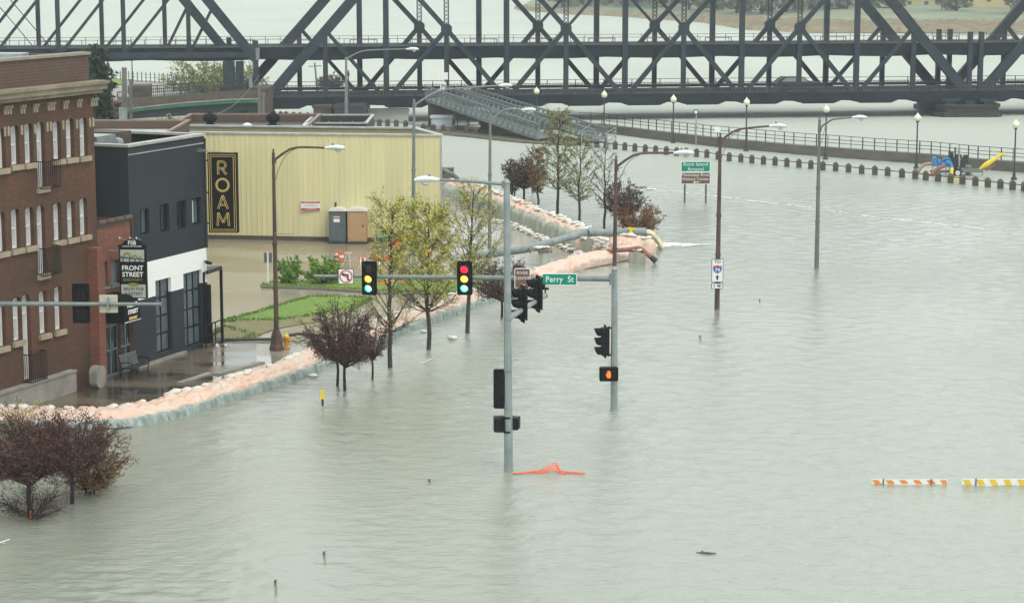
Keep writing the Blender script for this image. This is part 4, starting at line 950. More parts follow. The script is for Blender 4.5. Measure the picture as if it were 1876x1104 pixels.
bol = [(502, 216), (514, 217), (524, 217), (538, 218), (550, 218.5), (564, 219), (682, 230), (695, 231), (710, 231.5), (726, 232.5), (743, 233.5), (775, 240), (794, 241), (812, 242), (830, 243.5), (856, 246), (872, 248), (1043, 264), (1060, 266), (1076, 267.5), (1093, 269.5), (1110, 271.5), (1127, 273.5), (1144.5, 275.5), (1163, 277.5), (1182, 279.5), (1201, 281.5)]
zb3 = [(5, 280), (57, 286), (110, 292), (158, 295), (211, 298), (263, 302), (320, 311), (377, 319), (436, 325), (492, 331), (551, 336), (610, 341), (670, 347), (731, 353), (792, 359), (853, 365), (918, 370), (983, 377), (1050, 384), (1117, 389), (1182, 395), (1255, 403), (1322, 410), (1376, 416), (1438, 423), (1502, 431), (1562, 437), (1628, 445), (1691, 452), (1755, 459), (1817, 466), (1876, 473)]
bol += [(1200+x/2.775, 180+y/2.775) for x, y in zb3[1:]]
bol += [(1876+k*24, 350.5+k*2.6) for k in range(1, 14)]
b = MB(); b.prism([(x*.24, y*.24) for x, y in ngon(1.18, 4, pi/4)], -.3, .52); b.add([(-.2, -.2, .52), (.2, -.2, .52), (.2, .2, .52), (-.2, .2, .52), (-.16, -.16, .6), (.16, -.16, .6), (.16, .16, .6), (-.16, .16, .6), (0, 0, .72)], [(0, 1, 5, 4), (1, 2, 6, 5), (2, 3, 7, 6), (3, 0, 4, 7), (4, 5, 8), (5, 6, 8), (6, 7, 8), (7, 4, 8)])
g0_ = 'stone bollards in a row across the flooded promenade'
proto = tag(b.build('bollard', 'bollard_stone', loc=(0, 0, 0)), 'brown stone bollard with a peaked top in the long row across the flooded promenade', 'bollard', g0_)
pts = [gp(x, y) for x, y in bol]
for i, p in enumerate(pts):
    o = proto if i == 0 else dup(proto); o.location = (p.x, p.y, 0); o.rotation_euler = (0, 0, -.1); 
def railrun(name, label, idx, r=.03):
    b = MB()
    for i in idx[:-1]: b.beam(pts[i]+ZZ*.42, pts[i+1]+ZZ*.42, r*2, r*2)
    tag(b.build(name, 'charcoal'), label, 'rail')
railrun('bollard_rail', 'dark rail linking the bollards behind the flat roofs at left', list(range(0, 6)))
railrun('bollard_rail', 'dark rail linking the bollards in front of the pale flood panel', list(range(6, 17)))
railrun('bollard_rail', 'dark rail linking the long bollard row on the right', list(range(17, len(pts))))
# low dark bank under the gangway foot
sheet('promenade_edge', [(760, 243), (860, 252), (950, 262), (1050, 268), (1075, 262), (1000, 246), (900, 236), (780, 232)], .12, 'mud', .1)
# ================= SANDBAG WALLS =================
random.seed(11)
def catmull(P, step):
    out = []
    for i in range(len(P)-1):
        p0 = P[max(0, i-1)]; p1 = P[i]; p2 = P[i+1]; p3 = P[min(len(P)-1, i+2)]; n = max(1, int((p2-p1).length/step))
        for k in range(n):
            t = k/n; out.append(.5*((2*p1)+(p2-p0)*t+(2*p0-5*p1+4*p2-p3)*t*t+(3*p1-p0-3*p2+p3)*t**3))
    out.append(P[-1]); return out
def berm(name, label, pts, wd, h, skirt_side, skirt_h, mskirt, cat='sandbag wall', hfun=None):
    Q = catmull([V(p) for p in pts], .08); t = thing(name, label, cat, tuple(Q[len(Q)//2]))
    NS = 30; L = 0; rows = []; n = len(Q)
    bagph = []
    for i, p in enumerate(Q):
        d = (Q[min(i+1, n-1)]-Q[max(0, i-1)]).normalized(); nn = V((d.y, -d.x, 0))      # to the right of travel
        if i: L += (Q[i]-Q[i-1]).length
        e = min(1, i/5, (n-1-i)/5)**.5*.9+.1
        hh = h*(hfun(i/n) if hfun else 1)
        row = []
        for k in range(NS+1):
            a = pi*k/NS; u = -cos(a); v = sin(a)**.62
            q = p+nn*u*wd/2*e
            kk = k*.6; rowf = (k/NS)*5.2+.25*noise.noise(V((L*.8, 1, 7))); u2 = L/.46+.5*int(rowf)+.35*noise.noise(V((L*.7, int(rowf)*3., 2)))
            bul = abs(sin(pi*u2))**.35*abs(sin(pi*rowf))**.35
            c = noise.noise(V((L*1.15, kk*.35, 3))); f = noise.noise(V((L*3.6, kk*.9, 9)))
            crease = -.10*max(0, 1-abs(((L+.25*noise.noise(V((L*.4, 0, 5))))*1.35+.12*u) % 1-.5)*9)
            r = 1+.16*c+.09*f+.11*(bul-.6)
            row.append(p+nn*u*wd/2*e*(1+.10*c+.04*f+.07*(bul-.6))+ZZ*(hh*v*e*r+crease*v-.02))
        rows.append(row)
    b = MB(); m = NS+1; b.add([q for r in rows for q in r], [(i*m+k, i*m+k+1, (i+1)*m+k+1, (i+1)*m+k) for i in range(n-1) for k in range(NS)])
    b.build('plastic_cover', 'peach_plastic', t, smooth=True)
    # skirt: hanging plastic at the chosen side, folded
    b = MB(); rows = []; L = 0
    for i, p in enumerate(Q):
        d = (Q[min(i+1, n-1)]-Q[max(0, i-1)]).normalized(); nn = V((d.y, -d.x, 0))*skirt_side
        if i: L += (Q[i]-Q[i-1]).length
        e = min(1, i/5, (n-1-i)/5)**.5*.9+.1; hh = h*(hfun(i/n) if hfun else 1)
        fold = .05*noise.noise(V((L*6.5+2*noise.noise(V((L*.5, 3, 3))), 2, 0)))*(1+noise.noise(V((L*.7, 5, 5))))+.08*noise.noise(V((L*1.3, 8, 0))); tail = 1 if hfun is None or i/n < .70 else max(.10, 1-(i/n-.70)*9)
        row = []
        for j in range(6):
            tj = j/5; z = hh*skirt_h*tail*(1-tj)*(1+.28*noise.noise(V((L*1.1, 4, 0))))*e
            o = wd/2*e*(1.02 if skirt_h < .8 else .93)+.05+tj*.10+fold*(.5+tj)
            if tj == 0: o -= .13
            row.append(p+nn*o+ZZ*(z-.02 if j < 5 else -.05))
        rows.append(row)
    b.add([q for r in rows for q in r], [(i*6+k, (i+1)*6+k, (i+1)*6+k+1, i*6+k+1) if skirt_side > 0 else (i*6+k, i*6+k+1, (i+1)*6+k+1, (i+1)*6+k) for i in range(n-1) for k in range(5)])
    b.build('plastic_skirt', mskirt, t, smooth=True)
    return t, Q
off = lambda px, py, dy: gp(px, py-dy)
B1 = [gp(x, y-(11 if x < 250 else 8)) for x, y in berm1]
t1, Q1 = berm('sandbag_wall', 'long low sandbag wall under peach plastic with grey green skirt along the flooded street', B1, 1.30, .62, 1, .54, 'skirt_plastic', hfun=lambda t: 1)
B2p = [(812, 366), (850, 374), (900, 392), (935, 408), (985, 429), (1030, 448), (1062, 461)]
B2 = [gp(x, y-3)+V((.35, .55, 0)) for x, y in B2p]
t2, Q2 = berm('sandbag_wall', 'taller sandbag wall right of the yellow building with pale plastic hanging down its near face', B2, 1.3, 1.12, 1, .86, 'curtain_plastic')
B3 = [gp(x, y) for x, y in ((1072, 462), (1100, 458), (1130, 460), (1160, 463), (1188, 467))]
t3, Q3 = berm('sandbag_wall', 'short stretch of peach covered sandbags between the discharge pipe and the red hose', [p+V((0, .6, 0)) for p in B3], 2.0, .85, 1, .3, 'peach_plastic')
def bagmesh(name, l=.26, w_=.17, h=.08, seed=1):
    b = MB(); vs = []; fs = []; N, Mm = 10, 6
    for j in range(Mm+1):
        ph = -pi/2+pi*j/Mm
        for k in range(N):
            th = 2*pi*k/N; x = abs(cos(th))**.7*(1 if cos(th) > 0 else -1)*cos(ph)**.5 if cos(ph) > 1e-6 else 0; y = abs(sin(th))**.7*(1 if sin(th) > 0 else -1)*cos(ph)**.5 if cos(ph) > 1e-6 else 0
            p = V((x*l, y*w_, sin(ph)*h+h)); r = 1+.22*noise.noise(p*7+V((seed*3, 0, 0))); vs.append(V((p.x*r, p.y*r, p.z*r)))
    for j in range(Mm):
        for k in range(N): k2 = (k+1) % N; fs.append((j*N+k, j*N+k2, (j+1)*N+k2, (j+1)*N+k))
    b.add(vs, fs); return b
bagA = tag(bagmesh('a', seed=1).build('sandbag', 'bag_white', smooth=True, loc=(0, 0, 0)), 'x', 'sandbag', 'x'); bagC = tag(bagmesh('c', seed=4).build('sandbag', 'bag_orange', smooth=True, loc=(0, 0, 0)), 'x', 'sandbag', 'x')
usedbag = {'a': 0, 'c': 0}
def bag(P, rz, label, group, kind='a', s=1.0, tilt=0):
    s *= .80
    src = bagA if kind == 'a' else bagC
    if usedbag[kind] == 0: o = src
    else: o = dup(src)
    usedbag[kind] += 1; o.location = P; o.rotation_euler = (tilt, random.uniform(-.2, .2), rz); o.scale = (s, s, s); o['label'] = label
    if group: o['group'] = group
    elif 'group' in o: del o['group']
    return o
# bags along the crest of the tall wall
for i in range(4, len(Q2)-2, 3):
    p = Q2[i]; d = (Q2[min(i+2, len(Q2)-1)]-Q2[i-2]).normalized(); nn = V((d.y, -d.x, 0))
    if random.random() < .12: continue
    k = 'c' if 0.50 < i/len(Q2) < .68 and random.random() < .6 else 'a'
    bag(p+nn*random.uniform(-.45, .05)+ZZ*(1.06+random.uniform(0, .12)), atan2(d.y, d.x)+random.uniform(-.8, .8), 'white sandbag on the crest of the taller plastic covered wall' if k == 'a' else 'orange sandbag on the crest of the taller plastic covered wall',
        'white sandbags along the crest of the taller wall' if k == 'a' else 'orange sandbags along the crest of the taller wall', k, random.uniform(.8, 1.15))
# white bags in a low line on the wet ground at the foot of the tall wall
ln = [gp(x, y) for x, y in ((905, 408), (935, 413), (970, 429), (1000, 442), (1030, 453), (1060, 469))]; LQ = catmull(ln, .27)
for p in LQ:
    for k in range(2):
        bag(p+V((random.uniform(-.25, .25), random.uniform(-.3, .3), .02+.1*(k == 1))), random.uniform(0, 3), 'white sandbag in the low line at the foot of the hanging plastic', 'white sandbags in a line at the foot of the plastic', 'a', random.uniform(.7, 1.05))
nq = len(Q1); i = 30
while i < nq*.78:
    p = Q1[i]; d = (Q1[i+2]-Q1[i-2]).normalized(); nn = V((d.y, -d.x, 0))
    bag(p-nn*random.uniform(.05, .35)+ZZ*random.uniform(.50, .56), atan2(d.y, d.x)+random.uniform(-.5, .5), 'white sandbag lying on the crest of the long low wall', 'loose white sandbags on the crest of the long low wall', 'a', random.uniform(.9, 1.35))
    i += random.choice((5, 6, 7, 9, 14, 20))
# heap of white bags under the red hose and near the tip
for k in range(34):
    c = gp(random.uniform(1090, 1112), 470, 0); bag(c+V((0, random.uniform(-.3, .9), .25+random.random()*.75)), random.uniform(0, 3), 'white sandbag in the heap beneath the red hose', 'white sandbags heaped beneath the red hose', 'a', random.uniform(.8, 1.1))
for k in range(26):
    t = random.random(); p = Q3[int(t*(len(Q3)-1))]; bag(p+V((random.uniform(-.2, .2), random.uniform(-.5, .5), .78+.1*random.random())), random.uniform(0, 3), 'white sandbag on the short peach stretch behind the red hose', 'white sandbags on the short peach stretch', 'a', random.uniform(.8, 1.1))
for px, py, k in ((934, 527, 'c'), (930, 536, 'c'), (960, 512, 'c'), (905, 533, 'c'), (722, 437, 'c')):
    pass
bag(gp(573, 690), .3, 'white sandbag slumped against the water side of the low wall beside the dark trees', None, 'a', .95)
bag(gp(776, 609), .8, 'white sandbag at the waterline of the low wall behind the second spring tree trunk', None, 'a', .9)
bag(gp(828, 621), .1, 'lone pale sandbag floating in the water between the tree trunks', None, 'a', 1.15)
for px, py, lab in ((1188, 348, 'small white floating clump in the open water, left one'), (1197, 348.5, 'small white floating clump in the open water, right one')): bag(gp(px, py), .1, lab, None, 'a', .9)
for px, py, lab in ((920, 532, 'orange mesh scrap on the sandbag wall behind the near signal pole'), (975, 507, 'orange mesh scrap on the sandbag wall by the brown sign')):
    p = gp(px, py, .62); b = MB()
    for k in range(7): q = p+V((k*.12-.4, .05*sin(k*2), .05*abs(sin(k)))); b.beam(q, q+V((.10, .2, .08*sin(k*3)+.05)), .08, .02)
    b.beam(p+V((-.4, 0, .05)), p+V((.45, .1, .05)), .05, .03); tag(b.build('mesh_scrap', 'orange'), lab, 'safety mesh')
# ================= PIPES, HOSES, BLOCKS =================
def cblock(name, label, px, py, wpx, hpx, dep=.9, m='concrete_block', z0=-.2):
    p = gp(px, py); k = mpp(p.y); b = MB(); hw = wpx*k/2; b.box((p.x-hw, p.y, z0), (p.x+hw, p.y+dep, hpx*k)); b.box((p.x-hw*.35, p.y+.1, hpx*k), (p.x+hw*.35, p.y+dep-.1, hpx*k+.08))
    return tag(b.build(name, m), label, 'concrete block'), p, hpx*k
_, pb1, zb1 = cblock('concrete_block', 'large concrete block carrying the middle joint of the grey pipe', 1075, 466, 24, 25)
_, pb2, zb2 = cblock('concrete_block', 'concrete block carrying the outlet end of the grey pipe', 1165.5, 458, 24, 19)
_, pb3, zb3_ = cblock('concrete_block', 'concrete block standing in the water under the outer end of the red hose', 1168, 482, 29, 18)
_, pb0, zb0 = cblock('concrete_block', 'greenish concrete block under the pallet near the brown sign', 996, 490, 20, 27, m='curtain_plastic')
for P, z, n, lab in ((pb1, zb1, 7, 'the middle concrete block'), (pb2, zb2, 10, 'the pipe outlet concrete block'), (pb3, zb3_, 8, 'the concrete block under the red hose')):
    for k in range(n): bag(P+V((random.uniform(-.3, .3), random.uniform(.1, .6), z+.02+random.random()*.1)), random.uniform(0, 3), 'white sandbag on top of '+lab, 'white sandbags on top of '+lab, 'a', .8)
b = MB(); 
for k in range(5): b.box((pb0.x-.75, pb0.y-.1+k*.25, zb0+.10), (pb0.x+.45, pb0.y+.08+k*.25, zb0+.14))
for x in (-.7, -.15, .4): b.box((pb0.x+x-.05, pb0.y-.1, zb0+.0), (pb0.x+x+.05, pb0.y+1.1, zb0+.10))
tag(b.build('pallet', 'wood_grey'), 'weathered wooden pallet on the greenish concrete block', 'pallet')
for k in range(9): bag(pb0+V((random.uniform(-.6, .3), random.uniform(.1, .8), zb0+.16+random.random()*.06)), random.uniform(0, 3), 'white sandbag on the wooden pallet', 'white sandbags on the wooden pallet', 'a', .85)
PIPE = thing('discharge_pipe', 'large grey pipe carried over the sandbag walls on concrete blocks', 'pipe', tuple(pb1))
jp = V((pb1.x, pb1.y+.5, zb1+.36)); op = V((atY(1183, 432, pb2.y+.5).x, pb2.y+.5, zb2+.38)); lp = gp(845, 472, .3)
lp2 = atY(960, 457, pb0.y+1)
b = MB(); b.tube([lp, lp2, jp-V((.3, 0, .05))], .20, 14); b.tube([jp-V((.35, 0, .03)), jp+V((.05, 0, .03))], .25, 14); b.build('pipe', 'pipe_grey', PIPE, smooth=False)
b = MB(); b.tube([jp+V((.05, 0, .02)), op-V((1.2, 0, 0))], .20, 14); b.tube([op-V((1.2, 0, 0)), op-V((1.1, 0, 0))], .26, 14); b.tube([op-V((1.1, 0, 0)), op], [.22, .24], 14); b.build('outlet_pipe', 'pipe_grey', PIPE)
for px, py in ((840, 474), (905, 468)):
    pass
b = MB(); x = atY(1153, 430, op.y).x; b.tube([(x, op.y-.25, op.z+.3), (x+.05, op.y-.28, op.z-.2), (x-.05, op.y-.3, op.z-.75)], .05, 6); b.tube([(x+.1, op.y-.25, op.z+.28), (x+.14, op.y-.3, op.z-.3)], .05, 6); b.beam((x-.15, op.y-.26, op.z+.22), (x+.3, op.y-.26, op.z+.2), .06, .1)
tag(b.build('strap', 'yellow'), 'bright yellow strap tied round the outlet end of the grey pipe', 'strap')
# water jet
b = MB(); rows = []; N = 14
for i in range(13):
    t = i/12; c = op+V((t*.95, -.05*t, -t*t*(op.z+.02))); ww = .16+.12*t
    rows.append([c+V((0, cos(2*pi*k/N)*ww*1.3, sin(2*pi*k/N)*ww*(1+.5*t)*.8))*(1)+V((.10*noise.noise(c*6+V((k, 0, 0))), 0, .06*noise.noise(c*9+V((0, k, 0))))) for k in range(N)])
b.add([q for r in rows for q in r], [(i*N+k, i*N+(k+1) % N, (i+1)*N+(k+1) % N, (i+1)*N+k) for i in range(12) for k in range(N)])
tag(b.build('water_jet', 'muddy_jet', smooth=True), 'muddy yellow water pouring from the pipe outlet into the flood', 'water jet')
b = MB(); rnd_ = random.Random(8)
for k in range(170):
    t = rnd_.random()**1.6; p = gp(1192+130*t, 447.5+rnd_.gauss(0, 1.6*(1-t)+.3), .012+.0001*k); r = rnd_.uniform(.06, .22)*(1.2-t)
    b.add([p+V((x*r*2.2, y*r*.8, 0)) for x, y in ngon(1, 7, rnd_.random())], [tuple(range(7))])
tag(b.build('foam_patch', 'foam'), kind='structure')
b = MB(); rnd_ = random.Random(4); FL = catmull([gp(x, y) for x, y in ((1170, 347), (1260, 353), (1360, 366), (1450, 376), (1530, 387), (1600, 397), (1700, 408), (1800, 419))], .35)
for i in range(len(FL)-1):
    if noise.noise(V((i*.045, 2, 1))) < -.12 or rnd_.random() < .18: continue
    p, q = FL[i], FL[i+1]; w0 = .05+.10*abs(noise.noise(V((i*.2, 0, 3))))*(1.2-i/len(FL)); o = YY*rnd_.uniform(-.25, .25)
    b.add([p+o-YY*w0*2+ZZ*.012, q+o-YY*w0*2+ZZ*.012, q+o+YY*w0*2+ZZ*.012, p+o+YY*w0*2+ZZ*.012], [(0, 1, 2, 3)])
tag(b.build('foam_line', 'foam'), kind='structure')
# red hose
b = MB(); hp = [atY(1052, 483, pb1.y-2.5), atY(1065, 472, pb1.y-2), atY(1085, 462, pb1.y-1.6), atY(1115, 459.5, pb3.y+.6), atY(1150, 457, pb3.y+.5), V((atY(1172, 457, pb3.y+.4).x, pb3.y+.4, zb3_+.22)), atY(1184, 464, pb3.y+.1), atY(1194, 472, pb3.y-.1)]
b.tube(catmull(hp, .15), .125, 10); th_ = thing('red_hose', 'thick rusty red hose arching over the sandbags into the water', 'hose', tuple(gp(1120, 475))); b.build('hose', 'hose_red', th_, smooth=True)
b = MB(); b.tube([atY(1193, 471, pb3.y-.1), atY(1202, 478.5, pb3.y-.2)], [.14, .17], 10); b.build('nozzle', 'hose_dark', th_)
# box and green hose at the yellow building's far corner
p = gp(822, 329); b = MB(); b.box((p.x-.55, p.y, 0), (p.x+.35, p.y+.9, .75)); b.box((p.x-.6, p.y-.05, .75), (p.x+.4, p.y+.95, .82)); tag(b.build('wooden_box', 'wood'), 'small brown box behind the far corner of the yellow building', 'box')
b = MB(); b.tube(catmull([gp(806, 330, .5), gp(812, 322, .55)+V((0, 0, .35)), gp(828, 325, .7)+V((0, 0, .2)), gp(838, 327, .1)], .2), .16, 8); tag(b.build('green_hose', 'hose_green', smooth=True), 'thick dark green hose curving out behind the yellow building corner', 'hose')
# black hoses across the pavement
b = MB(); b.tube(catmull([gp(380, 621, .12), gp(430, 622, .12), gp(470, 621, .12), gp(520, 620, .12), gp(528, 614, .15), gp(545, 611, .25), gp(565, 613, .12), gp(600, 615, .12)], .4), .06, 8); tag(b.build('black_hose', 'hose_dark', smooth=True), 'black hose lying across the pavement past the rusty lamp pole', 'hose')
b = MB(); b.tube(catmull([gp(528, 616, .2), gp(541, 615, .3), gp(546, 621, .1), gp(556, 616, .3), gp(570, 622, .1)], .2), .02, 6); tag(b.build('thin_hose', 'hose_dark', smooth=True), 'thin looped hose beside the yellow hydrant', 'hose')
# ================= STREET LAMPS =================
def cobra(b, P, D, s=1.0):
    D = V(D).normalized(); S = V((-D.y, D.x, 0))
    secs = [(0, .05, .05, 0), (.12, .09, .07, 0), (.3, .14, .10, .02), (.55, .17, .11, .02), (.75, .14, .09, .0), (.86, .04, .05, -.02)]
    n = 10; rows = []
    for x, ww, hh, dz in secs: rows.append([P+D*x*s+S*cos(2*pi*k/n)*ww*s+ZZ*(sin(2*pi*k/n)*hh*s+dz) for k in range(n)])
    b.add([q for r in rows for q in r], [(i*n+k, i*n+(k+1) % n, (i+1)*n+(k+1) % n, (i+1)*n+k) for i in range(len(secs)-1) for k in range(n)]+[tuple(range(n)), tuple((len(secs)-1)*n+k for k in range(n-1, -1, -1))])
def lamp(label, base, top, j, mid, tip, m, hs=1.0, r=.11, wire=True, basebox=False, tipdepth=0, mh='lamp_white', ped=False, finial=True, name='street_lamp'):
    g = gp(*base); Y = g.y; zt = zat(Y, top[1]); k = mpp(Y)
    t = thing(name, label, 'street lamp', tuple(g))
    b = MB(); zb = .02
    topP = V((g.x+(atY(top[0], top[1], Y).x-g.x)*.5, Y, zt)); b.tube([(g.x, g.y, -.3), g.lerp(topP, .35), g.lerp(topP, .7), topP], [r*1.25, r*1.1, r*.9, r*.7], 12)
    if finial: b.lathe(topP, [(r*.75, 0), (r*.9, .04), (r*.4, .1), (r*.55, .16), (.01, .26)], 8)
    for f in (.32, .55): q = g.lerp(topP, f); b.tube([q-ZZ*.05, q+ZZ*.05], r*1.35, 12)
    b.build('pole', m, t)
    J = atY(j[0], j[1], Y); J.x = topP.x+.02; Mi = atY(mid[0], mid[1], Y+tipdepth*.5); Ti = atY(tip[0], tip[1], Y+tipdepth)
    b = MB(); c = catmull([J, J.lerp(Mi, .5)+ZZ*.08*(Mi-J).length, Mi, Ti], .2); b.tube(c, [.055-.015*i/len(c) for i in range(len(c))], 8)
    b.tube([J-ZZ*.12, J+ZZ*.12], r*1.1, 10)
    if wire: b.tube(catmull([V((topP.x+.02, Y, J.z-1.0)), V((topP.x+.18, Y, J.z-.45)), J.lerp(Mi, .5)-ZZ*.05*(Mi-J).length, Mi-ZZ*.02], .2), .014, 5)
    b.build('arm', m, t)
    D = Ti-Mi; D.z = 0
    b = MB(); cobra(b, Ti-D.normalized()*.05, D, hs); hd = b.build('lamp_head', mh, t, smooth=True)
    b = MB(); q = Ti+D.normalized()*.5*hs-ZZ*.10*hs; b.lathe(q-ZZ*.09*hs, [(.05*hs, 0), (.11*hs, .04*hs), (.12*hs, .1*hs)], 10); b.build('lens', 'lamp_glass', hd)
    b = MB(); q = Ti+D.normalized()*.28*hs+ZZ*.10*hs; b.lathe(q, [(.04, 0), (.04, .08), (.01, .1)], 8); b.build('photocell', 'sign_blue', hd)
    if ped:
        b = MB(); b.lathe((g.x, g.y, zb), [(.30, 0), (.30, .18), (.25, .3), (.22, .65), (.17, .8), (.13, .9)], 8); b.build('base', m, t)
    return t
lamp('brown street lamp on an ornate base on the pavement beside the yellow hydrant', (507, 643), (501, 283), (503, 294), (545, 270), (597, 271), 'rust', hs=1.0, r=.085, ped=True)
lamp('brown street lamp behind the far signal pole with its head over the green guide sign', (1123.5, 647), (1131, 295), (1132, 306), (1175, 281), (1236, 280), 'rust', hs=1.0, r=.085)
lamp('rusty brown street lamp carrying the interstate route signs', (1313.5, 566), (1321, 253), (1323, 258), (1360, 236), (1411, 231), 'rust', hs=.95, r=.10)
lamp('plain grey street lamp standing alone in the open water at right', (1496, 491), (1501, 222), (1503, 236), (1525, 219), (1562, 215), 'grey_pole', hs=.95, r=.10)
lamp('galvanised street lamp in front of the right half of the yellow building', (757, 468), (762, 182), (763, 193), (830, 163), (915, 157), 'galv', hs=1.0, r=.10, wire=False, finial=False, tipdepth=3)
lamp('galvanised street lamp behind the near signal pole beside the sandbag triangle', (897, 456), (899.5, 208), (901, 222), (930, 200), (957, 201), 'galv', hs=.95, r=.09, wire=False, finial=False)
lamp('galvanised street lamp rising from behind the yellow building roof', (634.5, 285), (636, 107), (638, 108), (680, 92), (745, 90), 'galv', hs=1.2, r=.13, wire=False, finial=False)
p = gp(640, 283); b = MB(); b.tube([p, V((p.x, p.y, zat(p.y, 140)))], [.07, .05], 6); b.lathe((p.x, p.y, zat(p.y, 140)), [(.05, 0), (.12, .1), (.03, .5)], 6); tag(b.build('lamp_pole', 'charcoal'), 'thin dark pole just right of the galvanised lamp behind the yellow building', 'pole')
# small bracket on the first rusty pole
p = gp(507, 643); q = atY(507, 427, p.y); b = MB(); b.beam(V((p.x, p.y-.1, q.z)), V((atY(541, 429, p.y).x, p.y-.1, q.z-.04)), .03, .03); tag(b.build('bracket_rod', 'galv_light'), 'thin pale rod sticking out of the ornate brown lamp pole', 'rod')
# riverside globe lamps
gl = [(983, 243, 160, 'first from the left, just above the gangway handrail'), (1106.5, 252, 166, 'second from the left, in front of the bridge deck'), (1233, 262, 174, 'third from the left, between the gangway and the round sign'), (1366.5, 277, 179, 'fourth from the left, right of the white square sign'), (1512, 292, 192, 'fifth from the left, beside the plain grey street lamp'), (1678.5, 309, 207, 'sixth from the left, left of the blue pump'), (1857.5, 329, 219, 'seventh and nearest, at the right edge')]
for px, py, pt, lab in gl:
    g = gp(px, py); zt = zat(g.y, pt); t = thing('globe_lamp', 'cream globe lamp post, '+lab, 'street lamp', tuple(g), 0, 'globe lamps along the riverside promenade')
    b = MB(); b.lathe((g.x, g.y, 0), [(.22, -.3), (.22, .12), (.13, .2), (.10, .5), (.065, .6), (.055, zt-.75), (.10, zt-.70), (.14, zt-.62)], 10); b.build('post', 'charcoal', t)
    b = MB(); b.lathe((g.x, g.y, zt-.62), [(.14, 0), (.24, .10), (.27, .25), (.22, .40), (.10, .50)], 12); b.build('globe', 'globe', t, smooth=True)
    b = MB(); b.lathe((g.x, g.y, zt-.13), [(.11, 0), (.08, .06), (.03, .12), (.01, .2)], 8); b.build('cap', 'globe', t)
# ================= TRAFFIC SIGNALS =================
def head(label, P, rz, lit, plate=(.56, 1.24), group=None, hs=1.0, back=True, round_lens=True):
    """three-lens traffic light facing local -Y"""
    t = thing('traffic_light', label, 'traffic light', tuple(P), rz, group); t.scale = (hs,)*3
    sp_ = .345
    if back:
        b = MB(); b.plate(rrect(plate[0], plate[1], .06), V((0, .02, 0)), XX, ZZ, YY, .02); b.build('backplate', 'black_flat', t, local=True)
    b = MB()
    for k in (-1, 0, 1): b.plate(rrect(.34, .335, .03), V((0, -.10, k*sp_)), XX, ZZ, YY, .24)
    b.box((-.03, .14, -.56), (.03, .19, .56)); b.build('housing', 'black_paint', t, local=True)
    names = ('red', 'amber', 'green')
    for k, on in zip((1, 0, -1), lit):
        nm = names[1-k]; c = V((0, -.105, k*sp_)); mm = 'lens_'+nm if on else 'lens_off'
        b = MB(); b.plate(ngon(.142, 24), c, XX, ZZ, V((0, -1, 0)), .012)
        if on and nm == 'green': b.mi = 1; b.plate(ngon(.105, 20), c+V((.01, -.013, .01)), XX, ZZ, V((0, -1, 0)), .004)
        if on and nm == 'amber': b.mi = 1; b.plate(ngon(.115, 20), c+V((.01, -.013, 0)), XX, ZZ, V((0, -1, 0)), .004)
        b.build('lens', [mm, 'lens_green_core' if nm == 'green' else 'amber_core'], t, local=True)
        b = MB(); N = 22; a0, a1 = radians(-50), radians(230); vs = []; fs = []
        for j in range(N+1):
            a = a0+(a1-a0)*j/N
            ln_ = .27
            for rr, y in ((.155, -.10), (.155, -.10-ln_*(.55+.45*max(0, sin(a)*.5+.5))), (.148, -.10-ln_*(.55+.45*max(0, sin(a)*.5+.5))), (.148, -.10)): vs.append((rr*cos(a), y, k*sp_+rr*sin(a)))
        for j in range(N): q = j*4; fs += [(q, q+4, q+5, q+1), (q+1, q+5, q+6, q+2), (q+2, q+6, q+7, q+3)]
        b.add(vs, fs); b.build('visor', 'black_flat', t, local=True)
    return t
# far pole with mast arm
fp = gp(1125, 752); fY = fp.y
TS = thing('signal_pole', 'far galvanised signal pole in the water with the long mast arm of lit signals', 'signal pole', tuple(fp))
ztp = zat(fY, 494); b = MB(); b.tube([(fp.x, fY, -.3), (fp.x-.02, fY, ztp)], [.135, .105], 8); b.build('pole', 'galv_light', TS)
b = MB(); b.lathe((fp.x-.02, fY, ztp), [(.13, 0), (.13, .03), (.07, .09), (.02, .13)], 10); b.build('cap', 'galv_light', TS)
A0 = atY(1119, 510.5, fY-.02); A1 = gp(575, 505.5, 4.93); A1.z = 4.93
b = MB(); b.tube([A0, A1], [.105, .055], 12); b.box((A0.x-.05, fY-.17, A0.z-.2), (A0.x+.13, fY+.17, A0.z+.2)); b.build('mast_arm', 'galv', TS)
def armP(px): 
    d = ray(px, 508); n_ = (A1-A0); # intersection in plan
    t = ((A0.y)*d.x-(A0.x)*d.y)/(n_.x*d.y-n_.y*d.x); return A0+n_*t
P = armP(677); P.z = atY(677, 508, P.y).z; head('mast arm traffic light with only amber and green lit, left of the other', P-YY*.20, radians(-8), (0, 1, 1), hs=1.0)
P = armP(851.5); P.z = atY(851.5, 508, P.y).z; head('mast arm traffic light showing red, amber and green all lit', P-YY*.20, radians(-4), (1, 1, 1), hs=1.0)
